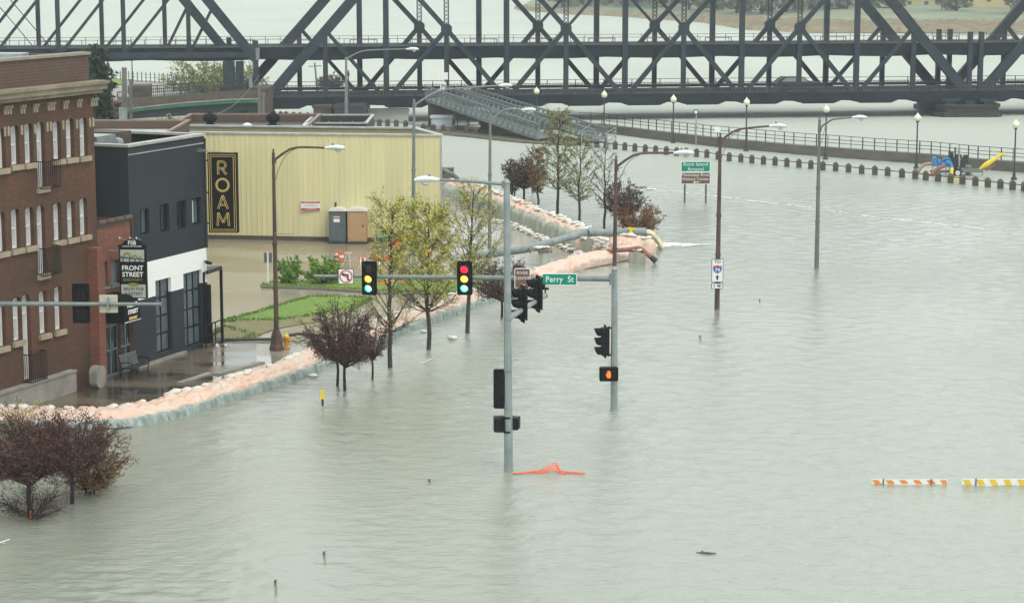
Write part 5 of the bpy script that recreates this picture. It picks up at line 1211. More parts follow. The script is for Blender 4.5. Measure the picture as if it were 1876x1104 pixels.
# no left turn sign
P = armP(634.5); P.z = atY(634.5, 505, P.y).z; P.y -= .16; s_ = 29*mpp(P.y)
t, N = signbox('no_left_turn_sign', 'square white sign with red circle and slash over a black left arrow', 'sign', P, s_, s_, 'sign_white', border='black_paint', r=.03)
q = P-YY*.008
b = MB(); oc = ngon(s_*.42, 36); ic = ngon(s_*.345, 36); b.add([q+XX*x+ZZ*y for x, y in oc]+[q+XX*x+ZZ*y for x, y in ic], [(i, (i+1) % 36, 36+(i+1) % 36, 36+i) for i in range(36)])
b.beam(q-YY*.004+V((-.26*s_, 0, .26*s_)), q-YY*.004+V((.26*s_, 0, -.26*s_)), .075*s_, .004, up=YY)
b2 = MB(); b2.beam(q+V((.12*s_, .002, -.27*s_)), q+V((.12*s_, .002, .10*s_)), .09*s_, .003, up=YY); b2.beam(q+V((.165*s_, .002, .10*s_)), q+V((-.12*s_, .002, .12*s_)), .09*s_, .003, up=YY)
b2.plate([(-.32*s_, .12*s_), (-.1*s_, .25*s_), (-.1*s_, -.01*s_)], q+YY*.002, XX, ZZ, -YY, .003)
b2.build('arrow', 'black_paint', t); b.build('prohibition_ring', 'sign_red', t)
# brown and green signs on the arm
P = armP(957); P.z = atY(957, 508.5, P.y).z; P.y -= .16; wd = 29*mpp(P.y); ht = 37*mpp(P.y)
t, N = signbox('river_center_sign', 'brown sign reading RIVER CENTER with a left arrow on the mast arm', 'sign', P, wd, ht, 'sign_brown', border='sign_white', r=.05)
textmesh('RIVER', .15, P+ZZ*ht*.27, XX, ZZ, .010, bold=.0, parent=t, condense=.95, space=1.1); textmesh('CENTER', .15, P+ZZ*ht*.0, XX, ZZ, .010, bold=.0, parent=t, condense=.88, space=1.1)
def arrow(P, l, hw, X, Y_, m, parent, sh=.03):
    b = MB(); b.plate([(-l/2, 0), (-l/2+hw*1.6, hw), (-l/2+hw*1.3, sh), (l/2, sh), (l/2, -sh), (-l/2+hw*1.3, -sh), (-l/2+hw*1.6, -hw)], P, X, Y_, X.cross(Y_), .006); return b.build('arrow', m, parent)
arrow(P-YY*.004+ZZ*(-ht*.32), .17, .05, XX, ZZ, 'sign_white', t, .013)
P = armP(1025); P.z = atY(1025, 510.5, P.y).z; P.y -= .16; wd = 64*mpp(P.y); ht = 22*mpp(P.y)
t, N = signbox('street_name_sign', 'green street name sign reading Perry St on the mast arm', 'sign', P, wd, ht, 'sign_green', border='sign_white', r=.04)
textmesh('Perry  St', .31, P+ZZ*.0, XX, ZZ, .010, bold=.003, parent=t, condense=.86, space=1.06)
# side mounted light and pedestrian signal on the far pole
P = atY(1107, 625, fY); t = head('dark traffic light on the side of the far signal pole, seen edge on', P+V((0, -.02, 0)), radians(-80), (0, 0, 0), hs=1.0, plate=(.36, 1.22))
b = MB()
for z in (.5, -.5): b.beam(P+ZZ*z, V((fp.x, fY, P.z+z)), .06, .06)
b.build('mount', 'black_paint', TS)
def pedsig(label, P, rz, hand=False, sz=(.52, .42)):
    t = thing('pedestrian_signal', label, 'pedestrian signal', tuple(P), rz)
    b = MB(); b.plate(rrect(sz[0], sz[1], .06), V((0, -.10, 0)), XX, ZZ, YY, .22); b.build('housing', 'black_paint', t, local=True)
    b = MB(); w2, h2 = sz[0]/2, sz[1]/2; b.box((-w2, -.2, h2-.03), (w2, -.1, h2)); b.box((-w2, -.2, -h2+.03), (-w2+.03, -.1, h2-.03)); b.box((w2-.03, -.2, -h2+.03), (w2, -.1, h2-.03)); b.build('visor', 'black_flat', t, local=True)
    if hand:
        b = MB(); o = V((-.0, -.105, 0)); B_ = -YY
        b.plate([(-.055, -.13), (.055, -.13), (.075, -.05), (.07, .03), (-.06, .03), (-.07, -.04)], o, XX, ZZ, B_, .006)
        for x, h_ in ((-.048, .10), (-.016, .135), (.018, .125), (.05, .09)): b.plate([(x-.014, .025), (x+.014, .025), (x+.013, h_), (x, h_+.015), (x-.013, h_)], o, XX, ZZ, B_, .005)
        b.plate([(-.06, -.09), (-.115, .0), (-.10, .02), (-.055, -.03)], o, XX, ZZ, B_, .0045)
        b.build('hand_symbol', 'hand_orange', t, local=True)
    else:
        b = MB(); b.plate(rrect(sz[0]-.1, sz[1]-.1, .03), V((0, -.102, 0)), XX, ZZ, -YY, .004); b.build('lens', 'glass_dark', t, local=True)
    return t
P = atY(1115, 684.5, fY-.22); pedsig('pedestrian signal with glowing orange hand on the far signal pole', P, radians(2), True, (34*mpp(fY), 26*mpp(fY)))
# near pole
npg = gp(932, 863); nY = npg.y; zt = zat(nY, 335)
NP = thing('signal_pole', 'near galvanised signal pole in the middle of the flood with a luminaire on top', 'signal pole', tuple(npg))
b = MB(); b.tube([(npg.x, nY, -.3), (npg.x-.06, nY, zt)], [.145, .10], 8); b.build('pole', 'galv_light', NP)
b = MB(); b.lathe((npg.x-.06, nY, zt), [(.12, 0), (.12, .03), (.06, .10), (.02, .14)], 10); b.build('cap', 'galv_light', NP)
J = atY(926, 338, nY); T_ = atY(803, 329, nY); b = MB(); b.tube([J, J.lerp(T_, .5)+ZZ*.02, T_], [.055, .045, .04], 10); b.box((J.x-.12, nY-.08, J.z-.12), (J.x+.02, nY+.08, J.z+.12)); b.build('luminaire_arm', 'galv', NP)
b = MB(); cobra(b, T_+V((.05, 0, 0)), V((-1, 0, 0)), .95); hd = b.build('lamp_head', 'lamp_white', NP, smooth=True)
b = MB(); b.lathe(T_+V((-.42, 0, -.19)), [(.05, 0), (.12, .04), (.13, .1)], 10); b.build('lens', 'lamp_glass', hd)
b = MB(); b.lathe(T_+V((-.28, 0, .08)), [(.04, 0), (.04, .07), (.01, .09)], 8); b.build('photocell', 'sign_blue', hd)
za = zat(nY, 583); a0 = V((npg.x-.02, nY, za)); a1 = gp(999, 541, za); b = MB(); b.tube([a0, a1], [.10, .075], 12); b.tube([a1-(a1-a0).normalized()*.05, a1+(a1-a0).normalized()*.03], .095, 12); b.build('mast_arm', 'galv_light', NP)
for f, py, lab in ((.36, 556, 'dark traffic light on the short receding mast arm, nearer the pole'), (.74, 538, 'dark traffic light on the short receding mast arm, nearer its tip')):
    q = a0.lerp(a1, f); px_ = {.36: 956, .74: 984}[f]; P = atY(px_, py, q.y); head(lab, P, radians(-74), (0, 0, 0), plate=(.50, 1.24))
P = a1+ZZ*.0; b = MB(); b.tube([P, P+ZZ*.28], .03, 6); b.box((P.x-.1, P.y-.05, P.z+.2), (P.x+.12, P.y+.05, P.z+.27)); b.tube([P+V((-.05, 0, .27)), P+V((-.05, 0, .4))], .05, 8); b.build('sensor', 'black_paint', NP)
# head seen from behind, left side of the near pole
P = atY(915.5, 711.5, nY+.1); t = head('black traffic light seen from behind on the near signal pole', P, radians(172), (0, 0, 0), plate=(.40, 1.30))
b = MB(); 
for z in (.52, -.52): b.beam(V((P.x, nY+.02, P.z+z)), V((npg.x, nY+.02, P.z+z)), .05, .05)
b.build('mount', 'black_paint', NP)
P = atY(911.5, 776, nY+.05); pedsig('black pedestrian signal on the left side of the near signal pole', P, radians(95), sz=(.42, .48))
P = atY(943, 775, nY+.12); pedsig('black pedestrian signal half hidden behind the right side of the near signal pole', P, radians(170), sz=(.30, .40))
b = MB()
for y in (764, 790): z = zat(nY, y); b.beam(V((atY(908, y, nY).x, nY, z)), V((npg.x+.1, nY, z)), .05, .05); b.tube([(npg.x-.04, nY, z-.03), (npg.x-.04, nY, z+.03)], .15, 10)
b.build('mount', 'black_paint', NP)
for y in (585, 680, 747): z = zat(nY, y); b = MB(); b.tube([(npg.x-.03, nY, z-.02), (npg.x-.03, nY, z+.02)], .135, 10); b.build('band', 'galv', NP)
# mast arm entering from the left edge
lb = gp(-95, 800); LP = thing('signal_pole', 'signal pole beyond the left edge whose mast arm reaches into view before the brick building', 'signal pole', tuple(lb))
zl_ = zat(lb.y, 556); e = gp(293, 557, zl_); b = MB(); b.tube([(lb.x, lb.y, -.3), (lb.x, lb.y, zl_+.5)], [.15, .12], 8); b.build('pole', 'galv_light', LP)
s0_ = V((lb.x, lb.y, zl_)); b = MB(); b.tube([s0_, e], [.10, .055], 12); b.tube([e, e+(e-s0_).normalized()*.04], .075, 12); b.build('mast_arm', 'galv', LP)
def larm(px): t = ((s0_.y)*ray(px, 556).x-s0_.x*ray(px, 556).y)/((e-s0_).x*ray(px, 556).y-(e-s0_).y*ray(px, 556).x); return s0_+(e-s0_)*t
q = larm(146); P = atY(146.5, 557, q.y); head('black traffic light seen from behind on the left mast arm before the brick wall', P+YY*.22, pi, (0, 0, 0), plate=(.60, 1.38))
q = larm(197); P = atY(197.5, 557.5, q.y-.1); t = thing('blank_sign', 'blank back of a square pale sign clamped on the left mast arm', 'sign', tuple(P)); s_ = 33.5*mpp(P.y)
b = MB(); b.plate(rrect(s_, s_, .03), P+YY*.16, XX, ZZ, YY, .01); b.build('panel', 'sign_back', t); b = MB(); b.box((P.x-.02, P.y-.05, P.z-.24), (P.x+.02, P.y+.159, P.z+.24)); b.build('bracket', 'galv_light', t)
# ================= SIGNS =================
def plainpost(b, g, zt, r=.04): b.beam(V((g.x, g.y, -.3)), V((g.x, g.y, zt)), r*2, r*2)
# green and brown guide sign
gA = gp(1254, 371); gB = gp(1293, 371.5); Y = (gA.y+gB.y)/2; k = mpp(Y); P = atY(1274.5, 316.5, Y-.06)
t = thing('guide_sign', 'green over brown guide sign on two posts in the open water', 'sign', tuple(gp(1274, 371)))
zt = zat(Y, 300)
for g in (gA, gB): b = MB(); b.beam(V((g.x, Y, -.3)), V((g.x, Y, zt)), .12, .12); b.build('post', 'wood', t)
for (y0, y1, m, nm) in ((295.5, 315, 'sign_green', 'upper_panel'), (315.5, 337.5, 'sign_brown', 'lower_panel')):
    c = atY(1274.5, (y0+y1)/2, Y-.08); b = MB(); b.plate(rrect(53.5*k, (y1-y0)*k, .06), c, XX, ZZ, YY, .03); o = b.build(nm, 'sign_white', t); b = MB(); b.plate(rrect(53.5*k-.08, (y1-y0)*k-.08, .04), c-YY*.003, XX, ZZ, YY, .002); b.build('face', m, o)
for y, s, tx in ((301, .30, 'Rock Island'), (310, .30, 'Arsenal'), (320.5, .30, 'Mississippi River'), (328, .30, 'Visitors Center')):
    c = atY(1274.5, y, Y-.09); textmesh(tx, .34 if len(tx) < 12 else .27, c, XX, ZZ, .012, bold=.0, parent=t, condense=1.0, space=1.04)
arrow(atY(1275, 333.6, Y-.09)-YY*.01, .42, .10, XX, ZZ, 'sign_white', t, .03)
# interstate signs on the rusty lamp
lpY = gp(1313.5, 566).y; k = mpp(lpY); P = atY(1314.3, 495.5, lpY-.16)
t, N = signbox('route_sign', 'tall white sign reading TO above a blue 74 shield and an up arrow', 'sign', P, 21.5*k, 43*k, 'sign_white', border='black_paint', r=.04)
wd, ht = 21.5*k, 43*k
textmesh('TO', .21, P+ZZ*ht*.37, XX, ZZ, .008, bold=.004, parent=t, m='black_paint')
def shield(s): return [(-.5*s, .18*s), (-.44*s, .42*s), (-.25*s, .36*s), (0, .46*s), (.25*s, .36*s), (.44*s, .42*s), (.5*s, .18*s), (.47*s, -.1*s), (.3*s, -.35*s), (0, -.5*s), (-.3*s, -.35*s), (-.47*s, -.1*s)]
c = P+ZZ*ht*.06; b = MB(); b.plate(shield(.41), c-YY*.006, XX, ZZ, -YY, .003); b.build('shield', 'sign_blue', t)
b = MB(); b.plate([(-.20, .08), (-.18, .17), (-.10, .148), (0, .188), (.10, .148), (.18, .17), (.20, .08)], c-YY*.010, XX, ZZ, -YY, .002); b.build('shield_top', 'sign_red', t)
textmesh('74', .23, c-ZZ*.04, XX, ZZ, .013, bold=.006, parent=t)
b = MB(); c = P-ZZ*ht*.30; b.plate([(0, .12), (.10, -.0), (.04, .02), (.03, -.12), (-.03, -.12), (-.04, .02), (-.10, -.0)], c-YY*.005, XX, ZZ, -YY, .004); b.build('arrow', 'black_paint', t)
P = atY(1313.8, 523.8, lpY-.16); t, N = signbox('distance_sign', 'small white sign reading 3 MI below the interstate sign', 'sign', P, 21.5*k, 10.5*k, 'sign_white', border='black_paint', r=.02)
textmesh('3  MI', .20, P, XX, ZZ, .008, bold=.002, parent=t, m='black_paint', condense=.85)
# white square sign behind, circle sign, white post
g = gp(1314.5, 270.5); zt = zat(g.y, 233); t = thing('square_sign', 'small white square sign on a thin dark post by the seawall', 'sign', tuple(g)); b = MB(); plainpost(b, g, zt-.4, .04); b.build('post', 'charcoal', t)
k = mpp(g.y); P = atY(1314.5, 237.5, g.y-.06); b = MB(); b.plate(rrect(10*k, 10*k, .03), P, XX, ZZ, YY, .03); b.build('panel', 'sign_white', t)
g = gp(1275, 266.5); t = thing('round_sign', 'round ring shaped sign on a slim pale post by the seawall', 'sign', tuple(g)); zt = zat(g.y, 210); b = MB(); plainpost(b, g, zt, .045); b.box((g.x-.14, g.y-.07, zat(g.y, 236)), (g.x+.14, g.y-.05, zat(g.y, 231))); b.build('post', 'galv_light', t)
c = atY(1275, 205, g.y); b = MB(); N_ = 20; R_, r_ = .19, .04; b.tube([c+XX*cos(2*pi*i/N_)*R_+ZZ*sin(2*pi*i/N_)*R_ for i in range(N_+1)], r_, 6); b.build('ring', 'charcoal', t); b = MB(); b.plate(ngon(.16, 18), c+YY*.01, XX, ZZ, YY, .01); b.build('face', 'sign_white', t)
g = gp(1342.5, 268); k = mpp(g.y); b = MB(); b.box((g.x-.11, g.y-.08, -.2), (g.x+.11, g.y+.08, 14.5*k)); b.box((g.x-.13, g.y-.1, 14.5*k), (g.x+.13, g.y+.1, 14.5*k+.05)); tag(b.build('white_post', 'sign_white'), 'short white box post against the seawall right of the white square sign', 'post')
# grey backed parking sign in the lot
g = gp(491.5, 524); zt = zat(g.y, 463); t = thing('parking_sign', 'grey backed sign on a thin white post in the parking lot', 'sign', tuple(g)); b = MB(); plainpost(b, g, zt, .035); b.build('post', 'sign_white', t)
P = atY(491, 472, g.y+.05); k = mpp(g.y); b = MB(); b.plate(rrect(15*k, 19*k, .03), P, XX, ZZ, YY, .015); b.build('panel', 'grey_pole', t)
# small green street name signs by the trees
g = gp(703, 482); zt = zat(g.y, 428); t = thing('street_name_sign', 'pair of small green street name blades on a post behind the spring trees', 'sign', tuple(g)); b = MB(); b.tube([g, V((g.x, g.y, zt))], .04, 8); b.build('post', 'galv', t)
k = mpp(g.y); P = atY(701, 433, g.y-.05); b = MB(); b.plate(rrect(24*k, 7.5*k, .02), P, XX, ZZ, YY, .02); bl = b.build('blade', 'sign_green', t); textmesh('PERSHING', .13, P, XX, ZZ, .006, bold=.002, parent=t, condense=.9)
b = MB(); b.beam(P+ZZ*.22+V((-.05, -.4, 0)), P+ZZ*.22+V((.1, .5, 0)), .02, .2); b.build('blade', 'sign_green', t)
# ================= HANGING SIGNS =================
# tall ROAM blade sign at the corner of the dark building
cz = FW(sC-.1, 0, 0); Pc = atY(408, 353.5, 92.0); k = mpp(92.0); wd, ht = 54*k, 146*k
RS = thing('roam_sign', 'tall black and gold blade sign reading ROAM at the corner of the dark building', 'sign', tuple(Pc))
Xr = V((1, -.06, 0)).normalized(); Nr = Xr.cross(ZZ)
b = MB(); b.plate(rrect(wd, ht, .01, 1), Pc-Nr*.3, Xr, ZZ, Nr, .3); b.build('cabinet', 'black_flat', RS)
b = MB()
for o in (.07, .15):
    w2, h2 = wd/2-o, ht/2-o
    for a_, c_ in (((-w2, -h2), (w2, -h2)), ((w2, -h2), (w2, h2)), ((w2, h2), (-w2, h2)), ((-w2, h2), (-w2, -h2))):
        b.beam(Pc+Nr*.006+Xr*a_[0]+ZZ*a_[1], Pc+Nr*.006+Xr*c_[0]+ZZ*c_[1], .018, .012, up=Nr)
b.build('gold_border', 'gold', RS)
def strokes(lines, P, s):
    """double-line art deco letters: each stroke drawn as two or three parallel gold tubes"""
    b = MB()
    for pts, offs in lines:
        for o in offs:
            q = []
            for i, p in enumerate(pts):
                a_ = V((*pts[max(0, i-1)], 0)); c_ = V((*pts[min(len(pts)-1, i+1)], 0)); d = (c_-a_).normalized(); nn = V((-d.y, d.x, 0))*o
                q.append(P+Nr*.008+Xr*(p[0]+nn.x)*s+ZZ*(p[1]+nn.y)*s)
            for i in range(len(q)-1): b.beam(q[i], q[i+1], 0.020, .01, up=Nr)
    return b
hl = ht*.17
arcs = lambda cx, cy, r, a0, a1, n=14: [(cx+r*cos(radians(a0+(a1-a0)*i/n)), cy+r*sin(radians(a0+(a1-a0)*i/n))) for i in range(n+1)]
dbl = (-.055, .055)
L_R = [([(-.30, -.5), (-.30, .5)], dbl), ([(-.25, .45)]+arcs(.0, .20, .25, 90, -90)+[(-.2, -.05)], dbl), ([(-.02, -.05), (.30, -.5)], dbl), ([(-.30, .5), (0, .5)], (0,))]
L_O = [(arcs(0, 0, .47, 0, 360, 28), (-.06, .06)), (arcs(0, 0, .47, 0, 360, 28), (0.0,))]
L_A = [([(-.36, -.5), (0, .5)], dbl), ([(.36, -.5), (0, .5)], dbl), ([(-.2, -.2), (.2, -.2)], dbl)]
L_M = [([(-.42, -.5), (-.36, .5)], dbl), ([(.42, -.5), (.36, .5)], dbl), ([(-.36, .5), (0, -.25)], dbl), ([(.36, .5), (0, -.25)], dbl)]
for i, Lt_ in enumerate((L_R, L_O, L_A, L_M)):
    c = Pc+ZZ*ht*(.315-.215*i); strokes(Lt_, c, hl*(1.0 if i != 1 else .95)).build('letter', 'gold', RS)
b = MB()
for z in (1.35, 0, -1.3):
    q = Pc+ZZ*z-Xr*wd/2-Nr*.15; b.beam(q, q-Xr*.35, .08, .06); b.lathe(q-Xr*.3-ZZ*.06, [(.07, 0), (.07, .12)], 8)
b.build('bracket', 'black_paint', RS)
b = MB(); q = Pc+ZZ*ht/2-Nr*.15; e1 = FW(sC-.6, .0, zr-.55)
b.tube([q+Xr*wd*.4, e1], .010, 4); b.tube([q+Xr*wd*.1, e1-dS*.0+ZZ*.1], .010, 4); b.beam(e1, e1-nS*.5+ZZ*.03, .05, .05); b.build('stay_wire', 'galv_light', RS)
# brewery blade sign
Pf = atY(243, 493, 84.9); k = mpp(84.9); wd, ht = 49*k, 108*k
FS = thing('brewery_sign', 'tall black brewery sign with arched bridge picture hanging on the low brick building', 'sign', tuple(Pf))
Xf = V((1, -.05, 0)).normalized(); Nf = Xf.cross(ZZ)
def R_(px0, py0, px1, py1, m, nm, o=.004, par=None, r=.01):
    c = Pf+Xf*(((px0+px1)/2-243)*k)+ZZ*((493-(py0+py1)/2)*k)+Nf*o
    b = MB(); b.plate(rrect((px1-px0)*k, (py1-py0)*k, r, 1), c-Nf*.003, Xf, ZZ, Nf, .003); return b.build(nm, m, par or FS)
b = MB(); pl = [(-.5*wd, -ht/2), (.5*wd, -ht/2), (.5*wd, ht*.36), (.54*wd, ht*.40), (.40*wd, ht*.42), (.28*wd, ht*.48), (0, ht*.51), (-.28*wd, ht*.48), (-.40*wd, ht*.42), (-.54*wd, ht*.40), (-.5*wd, ht*.36)]
b.plate(pl, Pf-Nf*.28, Xf, ZZ, Nf, .28); b.build('cabinet', 'black_flat', FS)
pic = R_(221, 457, 265, 479, 'mural_sky', 'picture', .006)
def fpt(px, py, o=.0): return Pf+Xf*((px-243)*k)+ZZ*((493-py)*k)+Nf*o
b = MB(); b.mi = 0
for cx, rx, ry in ((233, 9, 14), (248, 6.5, 9), (258, 4.5, 6)):
    n = 12; o_ = [(cx+rx*cos(pi*i/n), 475-ry*sin(pi*i/n)) for i in range(n+1)]; i_ = [(cx+(rx*.62)*cos(pi*i/n), 475-(ry*.62)*sin(pi*i/n)) for i in range(n+1)]
    b.add([fpt(x, y, .010) for x, y in o_]+[fpt(x, y, .010) for x, y in i_], [(i, i+1, n+2+i, n+1+i) for i in range(n)])
b.build('arch_art', 'olive_gold', FS)
b = MB(); b.add([fpt(221, 469, .012), fpt(265, 474, .012), fpt(265, 476, .012), fpt(221, 473, .012)], [(3, 2, 1, 0)])
for x in (226, 238, 248, 257): b.add([fpt(x-1.3, 472, .013), fpt(x+1.3, 472, .013), fpt(x+1.3, 479, .013), fpt(x-1.3, 479, .013)], [(3, 2, 1, 0)])
b.build('deck_art', 'mural_blue', FS)
R_(221, 521, 266, 545, 'panel_pale', 'lower_panel', .006)
b = MB(); b.plate([(x*9.5*k, y*3.6*k) for x, y in ngon(1, 20)], fpt(244, 521.5, .009), Xf, ZZ, Nf, .004); b.build('badge', 'olive_gold', FS)
for tx, x, y, s, m, cd in (('FSB', 243, 444.5, .22, 'sign_white', 1), ('HANDCRAFTED BEER', 243, 450.8, .075, 'sign_white', 1.05), ('FRONT', 243, 491, .26, 'sign_white', 1.0), ('STREET', 243, 503, .26, 'sign_white', .98), ('BREWERY', 243, 512.8, .16, 'olive_gold', 1.1), ('BREW PUB', 244, 529.5, .18, 'black_paint', .92), ('& EATERY', 244, 538.5, .18, 'black_paint', .90)):
    textmesh(tx, s, fpt(x, y), Xf, ZZ, .014, bold=.006 if s > .2 else .001, parent=FS, m=m, condense=cd)
b = MB(); 
for z in (.7, -.6): q = Pf-Xf*wd/2-Nf*.14+ZZ*z; b.beam(q, q-nS*-.5-Xf*.2, .06, .06)
for x in (-.3, .1, .35): q = Pf+ZZ*ht*.5+Xf*x; b.beam(q, q+V((-.12, -.35, .16)), .02, .02); b.tube([q+V((-.12, -.35, .16)), q+V((-.10, -.40, .08))], .03, 6)
b.build('bracket', 'galv_light', FS)
# ================= SMALL STREET THINGS =================
# bench on the plaza
def bench():
    p = gp(241, 691); t = thing('bench', 'dark metal bench with slatted back beside the brewery doors', 'bench', (p.x, p.y, .06), ANG)
    L_ = .62
    b = MB()
    for k in range(5): b.box((-L_, -.44+k*.09, .42), (L_, -.38+k*.09, .44))
    b.build('seat', 'charcoal', t, local=True)
    b = MB(); 
    for k in range(16): x = -L_+.04+k*(2*L_-.08)/15; b.beam((x, .06, .46), (x, .16, .86), .03, .015, up=YY)
    b.beam((-L_, .17, .88), (L_, .17, .88), .04, .05); b.beam((-L_, .05, .45), (L_, .05, .45), .03, .03); b.build('backrest', 'galv', t, local=True)
    for s in (-1, 1):
        b = MB(); x = s*L_; b.tube([(x, -.42, 0), (x, -.36, .2), (x, -.42, .42), (x, -.44, .62), (x, -.2, .66), (x, .1, .62)], .022, 6); b.tube([(x, .18, 0), (x, .06, .2), (x, .05, .44), (x, .17, .88)], .022, 6); b.beam((x, -.4, .41), (x, .05, .41), .03, .03); b.build('leg', 'black_paint', t, local=True)
bench()
# hydrant
p = gp(525, 640); t = thing('fire_hydrant', 'amber yellow fire hydrant on the wet pavement', 'hydrant', (p.x, p.y, .06)); z0 = .06
b = MB(); b.lathe((p.x, p.y, z0), [(.16, 0), (.16, .04), (.10, .06), (.095, .40), (.13, .42), (.13, .46), (.10, .48)], 12); b.build('barrel', 'amber', t)
b = MB(); b.lathe((p.x, p.y, z0+.48), [(.12, 0), (.10, .08), (.05, .12), (.03, .13), (.03, .18)], 12); b.build('bonnet', 'yellow', t)
b = MB(); b.tube([(p.x-.05, p.y, z0+.36), (p.x-.19, p.y, z0+.36)], .05, 8); b.build('side_cap', 'amber', t); b = MB(); b.tube([(p.x+.05, p.y-.03, z0+.34), (p.x+.22, p.y-.08, z0+.34)], .07, 10); b.build('side_cap', 'amber', t)
# entrance canopy frame and railing right of the dark building
CP = thing('entrance_canopy', 'black steel canopy frame with one post at the far corner of the dark building', 'canopy', tuple(gp(407, 627)))
g = gp(407.5, 627, .1); zt = zat(g.y, 490); b = MB(); b.beam(g, V((g.x, g.y, zt)), .12, .12); b.build('post', 'black_paint', CP)
q = V((g.x, g.y, zt)); w0 = atY(379, 491, g.y+1.5); w1 = atY(379, 499, g.y-.7)
b = MB(); b.beam(q, w0, .12, .14); b.beam(q, w1, .12, .14); b.beam(w0, w1, .1, .12); b.build('frame', 'charcoal', CP)
b = MB(); b.add([q+ZZ*.08, w0+ZZ*.08, w1+ZZ*.08], [(0, 1, 2)]); b.build('cover', 'roof_dark', CP)
RL = thing('step_railing', 'black handrail beside the canopy post', 'railing', tuple(gp(395, 631))); b = MB(); a_ = gp(378, 637, .1); c_ = gp(406, 626, .1)
for z in (.95, .5): b.beam(a_+ZZ*z, c_+ZZ*z, .045, .045)
for f in (.0, .4, .62, 1): P = a_.lerp(c_, f); b.beam(P, P+ZZ*.97, .045, .045)
b.build('rail', 'black_paint', RL)
sheet('step', [(372, 643), (400, 633), (412, 629), (412, 625), (398, 627), (372, 636)], .2, 'stone_brown', .15)
p = gp(404, 634, .06); b = MB(); 
for k in range(6): q = p+V((random.uniform(-.25, .25), random.uniform(-.2, .2), .05)); b.lathe(q, [(.05, -.05), (.055, .01), (.02, .04)], 7)
tag(b.build('litter', 'bag_white'), 'small pile of pale litter at the foot of the canopy post', 'litter')
# porta potties
def potty(px0, px1, pyb, body, label, lit):
    a = gp(px0, pyb); c = gp(px1, pyb); wd = c.x-a.x; t = thing('portable_toilet', label, 'portable toilet', ((a.x+c.x)/2, a.y, .03)); z = .03; h = zat(a.y, 387)
    x0, x1, y = a.x, c.x, a.y; d = 1.1
    b = MB(); b.box((x0, y, z), (x1, y+d, z+.14)); b.build('skid', 'charcoal', t)
    b = MB(); b.box((x0+.02, y+.02, z+.14), (x1-.02, y+d-.02, h)); 
    for k in range(6): xx = x1-.02; b.box((xx, y+.1+k*.16, .3), (xx+.02, y+.18+k*.16, h-.2))
    b.build('cabin', body, t)
    b = MB(); b.box((x0+.14, y-.005, z+.2), (x1-.14, y+.018, h-.16)); 
    dd = b.build('door', body, t); b = MB()
    for k in range(3): b.box((x0+.2, y-.012, z+.35+k*.5), (x1-.2, y-.006, z+.38+k*.5))
    b.build('door_ribs', body, dd); b = MB()
    b.box((x1-.24, y-.03, 1.0), (x1-.18, y-.006, 1.15)); b.build('handle', 'charcoal', dd)
    b = MB(); n = 8; pr_ = [(x0-.03+(wd+.06)*i/n, h+.16*sin(pi*i/n)**.6) for i in range(n+1)]; vs = [(x, y-.04, zz_) for x, zz_ in pr_]+[(x, y+d+.04, zz_) for x, zz_ in pr_]; m = n+1
    b.add(vs, [(i, i+1, m+i+1, m+i) for i in range(n)]+[tuple(range(n, -1, -1)), tuple(m+i for i in range(m))]); b.build('roof', 'potty_roof', t, smooth=False)
    if lit: 
        b = MB(); b.box((x0+.3, y-.03, h-.62), (x0+.65, y-.006, h-.3)); b.build('notice', 'sign_white', t); b = MB(); b.box((x0+.3, y-.036, h-.42), (x0+.65, y-.031, h-.34)); b.build('notice_band', 'sign_red', t); b = MB(); b.tube([(x0+.35, y+.9, h), (x0+.35, y+.9, h+.4)], .06, 8); b.build('vent_pipe', 'charcoal', t)
potty(602, 634, 447.5, 'potty_grey', 'dark grey portable toilet with a notice on its door', True)
potty(636.5, 672, 448, 'potty_tan', 'tan portable toilet right of the grey one', False)
# cones, barrels, barricades in the lot
def stripetube(px, pyb, pyt, label, name, r0, r1):
    p = gp(px, pyb); h = zat(p.y, pyt); t = thing(name, label, 'traffic marker', tuple(p))
    b = MB(); b.lathe(p, [(r0, 0), (r0*.9, h*.35), (r1*1.1, h*.8), (r1, h)], 10); b.build('body', 'orange', t); b = MB(); rr = r0+(r1-r0)*.45; b.lathe(p+ZZ*h*.42, [(rr*1.12, 0), (rr*1.02, h*.2)], 10); b.build('band', 'sign_white', t); b = MB(); b.box((p.x-r0*1.6, p.y-r0*1.6, 0), (p.x+r0*1.6, p.y+r0*1.6, .05)); b.build('base', 'black_flat', t)
stripetube(616.5, 472, 459, 'thin orange channelizer post left of its pair in the lot', 'channelizer', .09, .06)
stripetube(625.7, 480, 459.5, 'orange and white channelizer post right of its pair in the lot', 'channelizer', .13, .09)
stripetube(684, 474, 462.5, 'orange traffic cone between the mast arm light and the spring tree', 'traffic_cone', .15, .04)
stripetube(691, 478, 468, 'second smaller orange traffic cone beside the spring tree', 'traffic_cone', .14, .04)
p = gp(638, 490); b = MB(); h = zat(p.y, 463)
for dx in (-.1, .12):
    for dy in (-.35, .35): b.beam(p+V((dx*2.2-.1, dy, 0)), p+V((dx*.3, 0, h)), .035, .03)
b.beam(p+V((-.2, 0, h)), p+V((.2, 0, h)), .07, .1); b.beam(p+V((-.15, -.2, h*.5)), p+V((.2, -.2, h*.5)), .03, .03); tag(b.build('sawhorse', 'sign_back'), 'pale wooden sawhorse standing behind the no left turn sign', 'sawhorse')
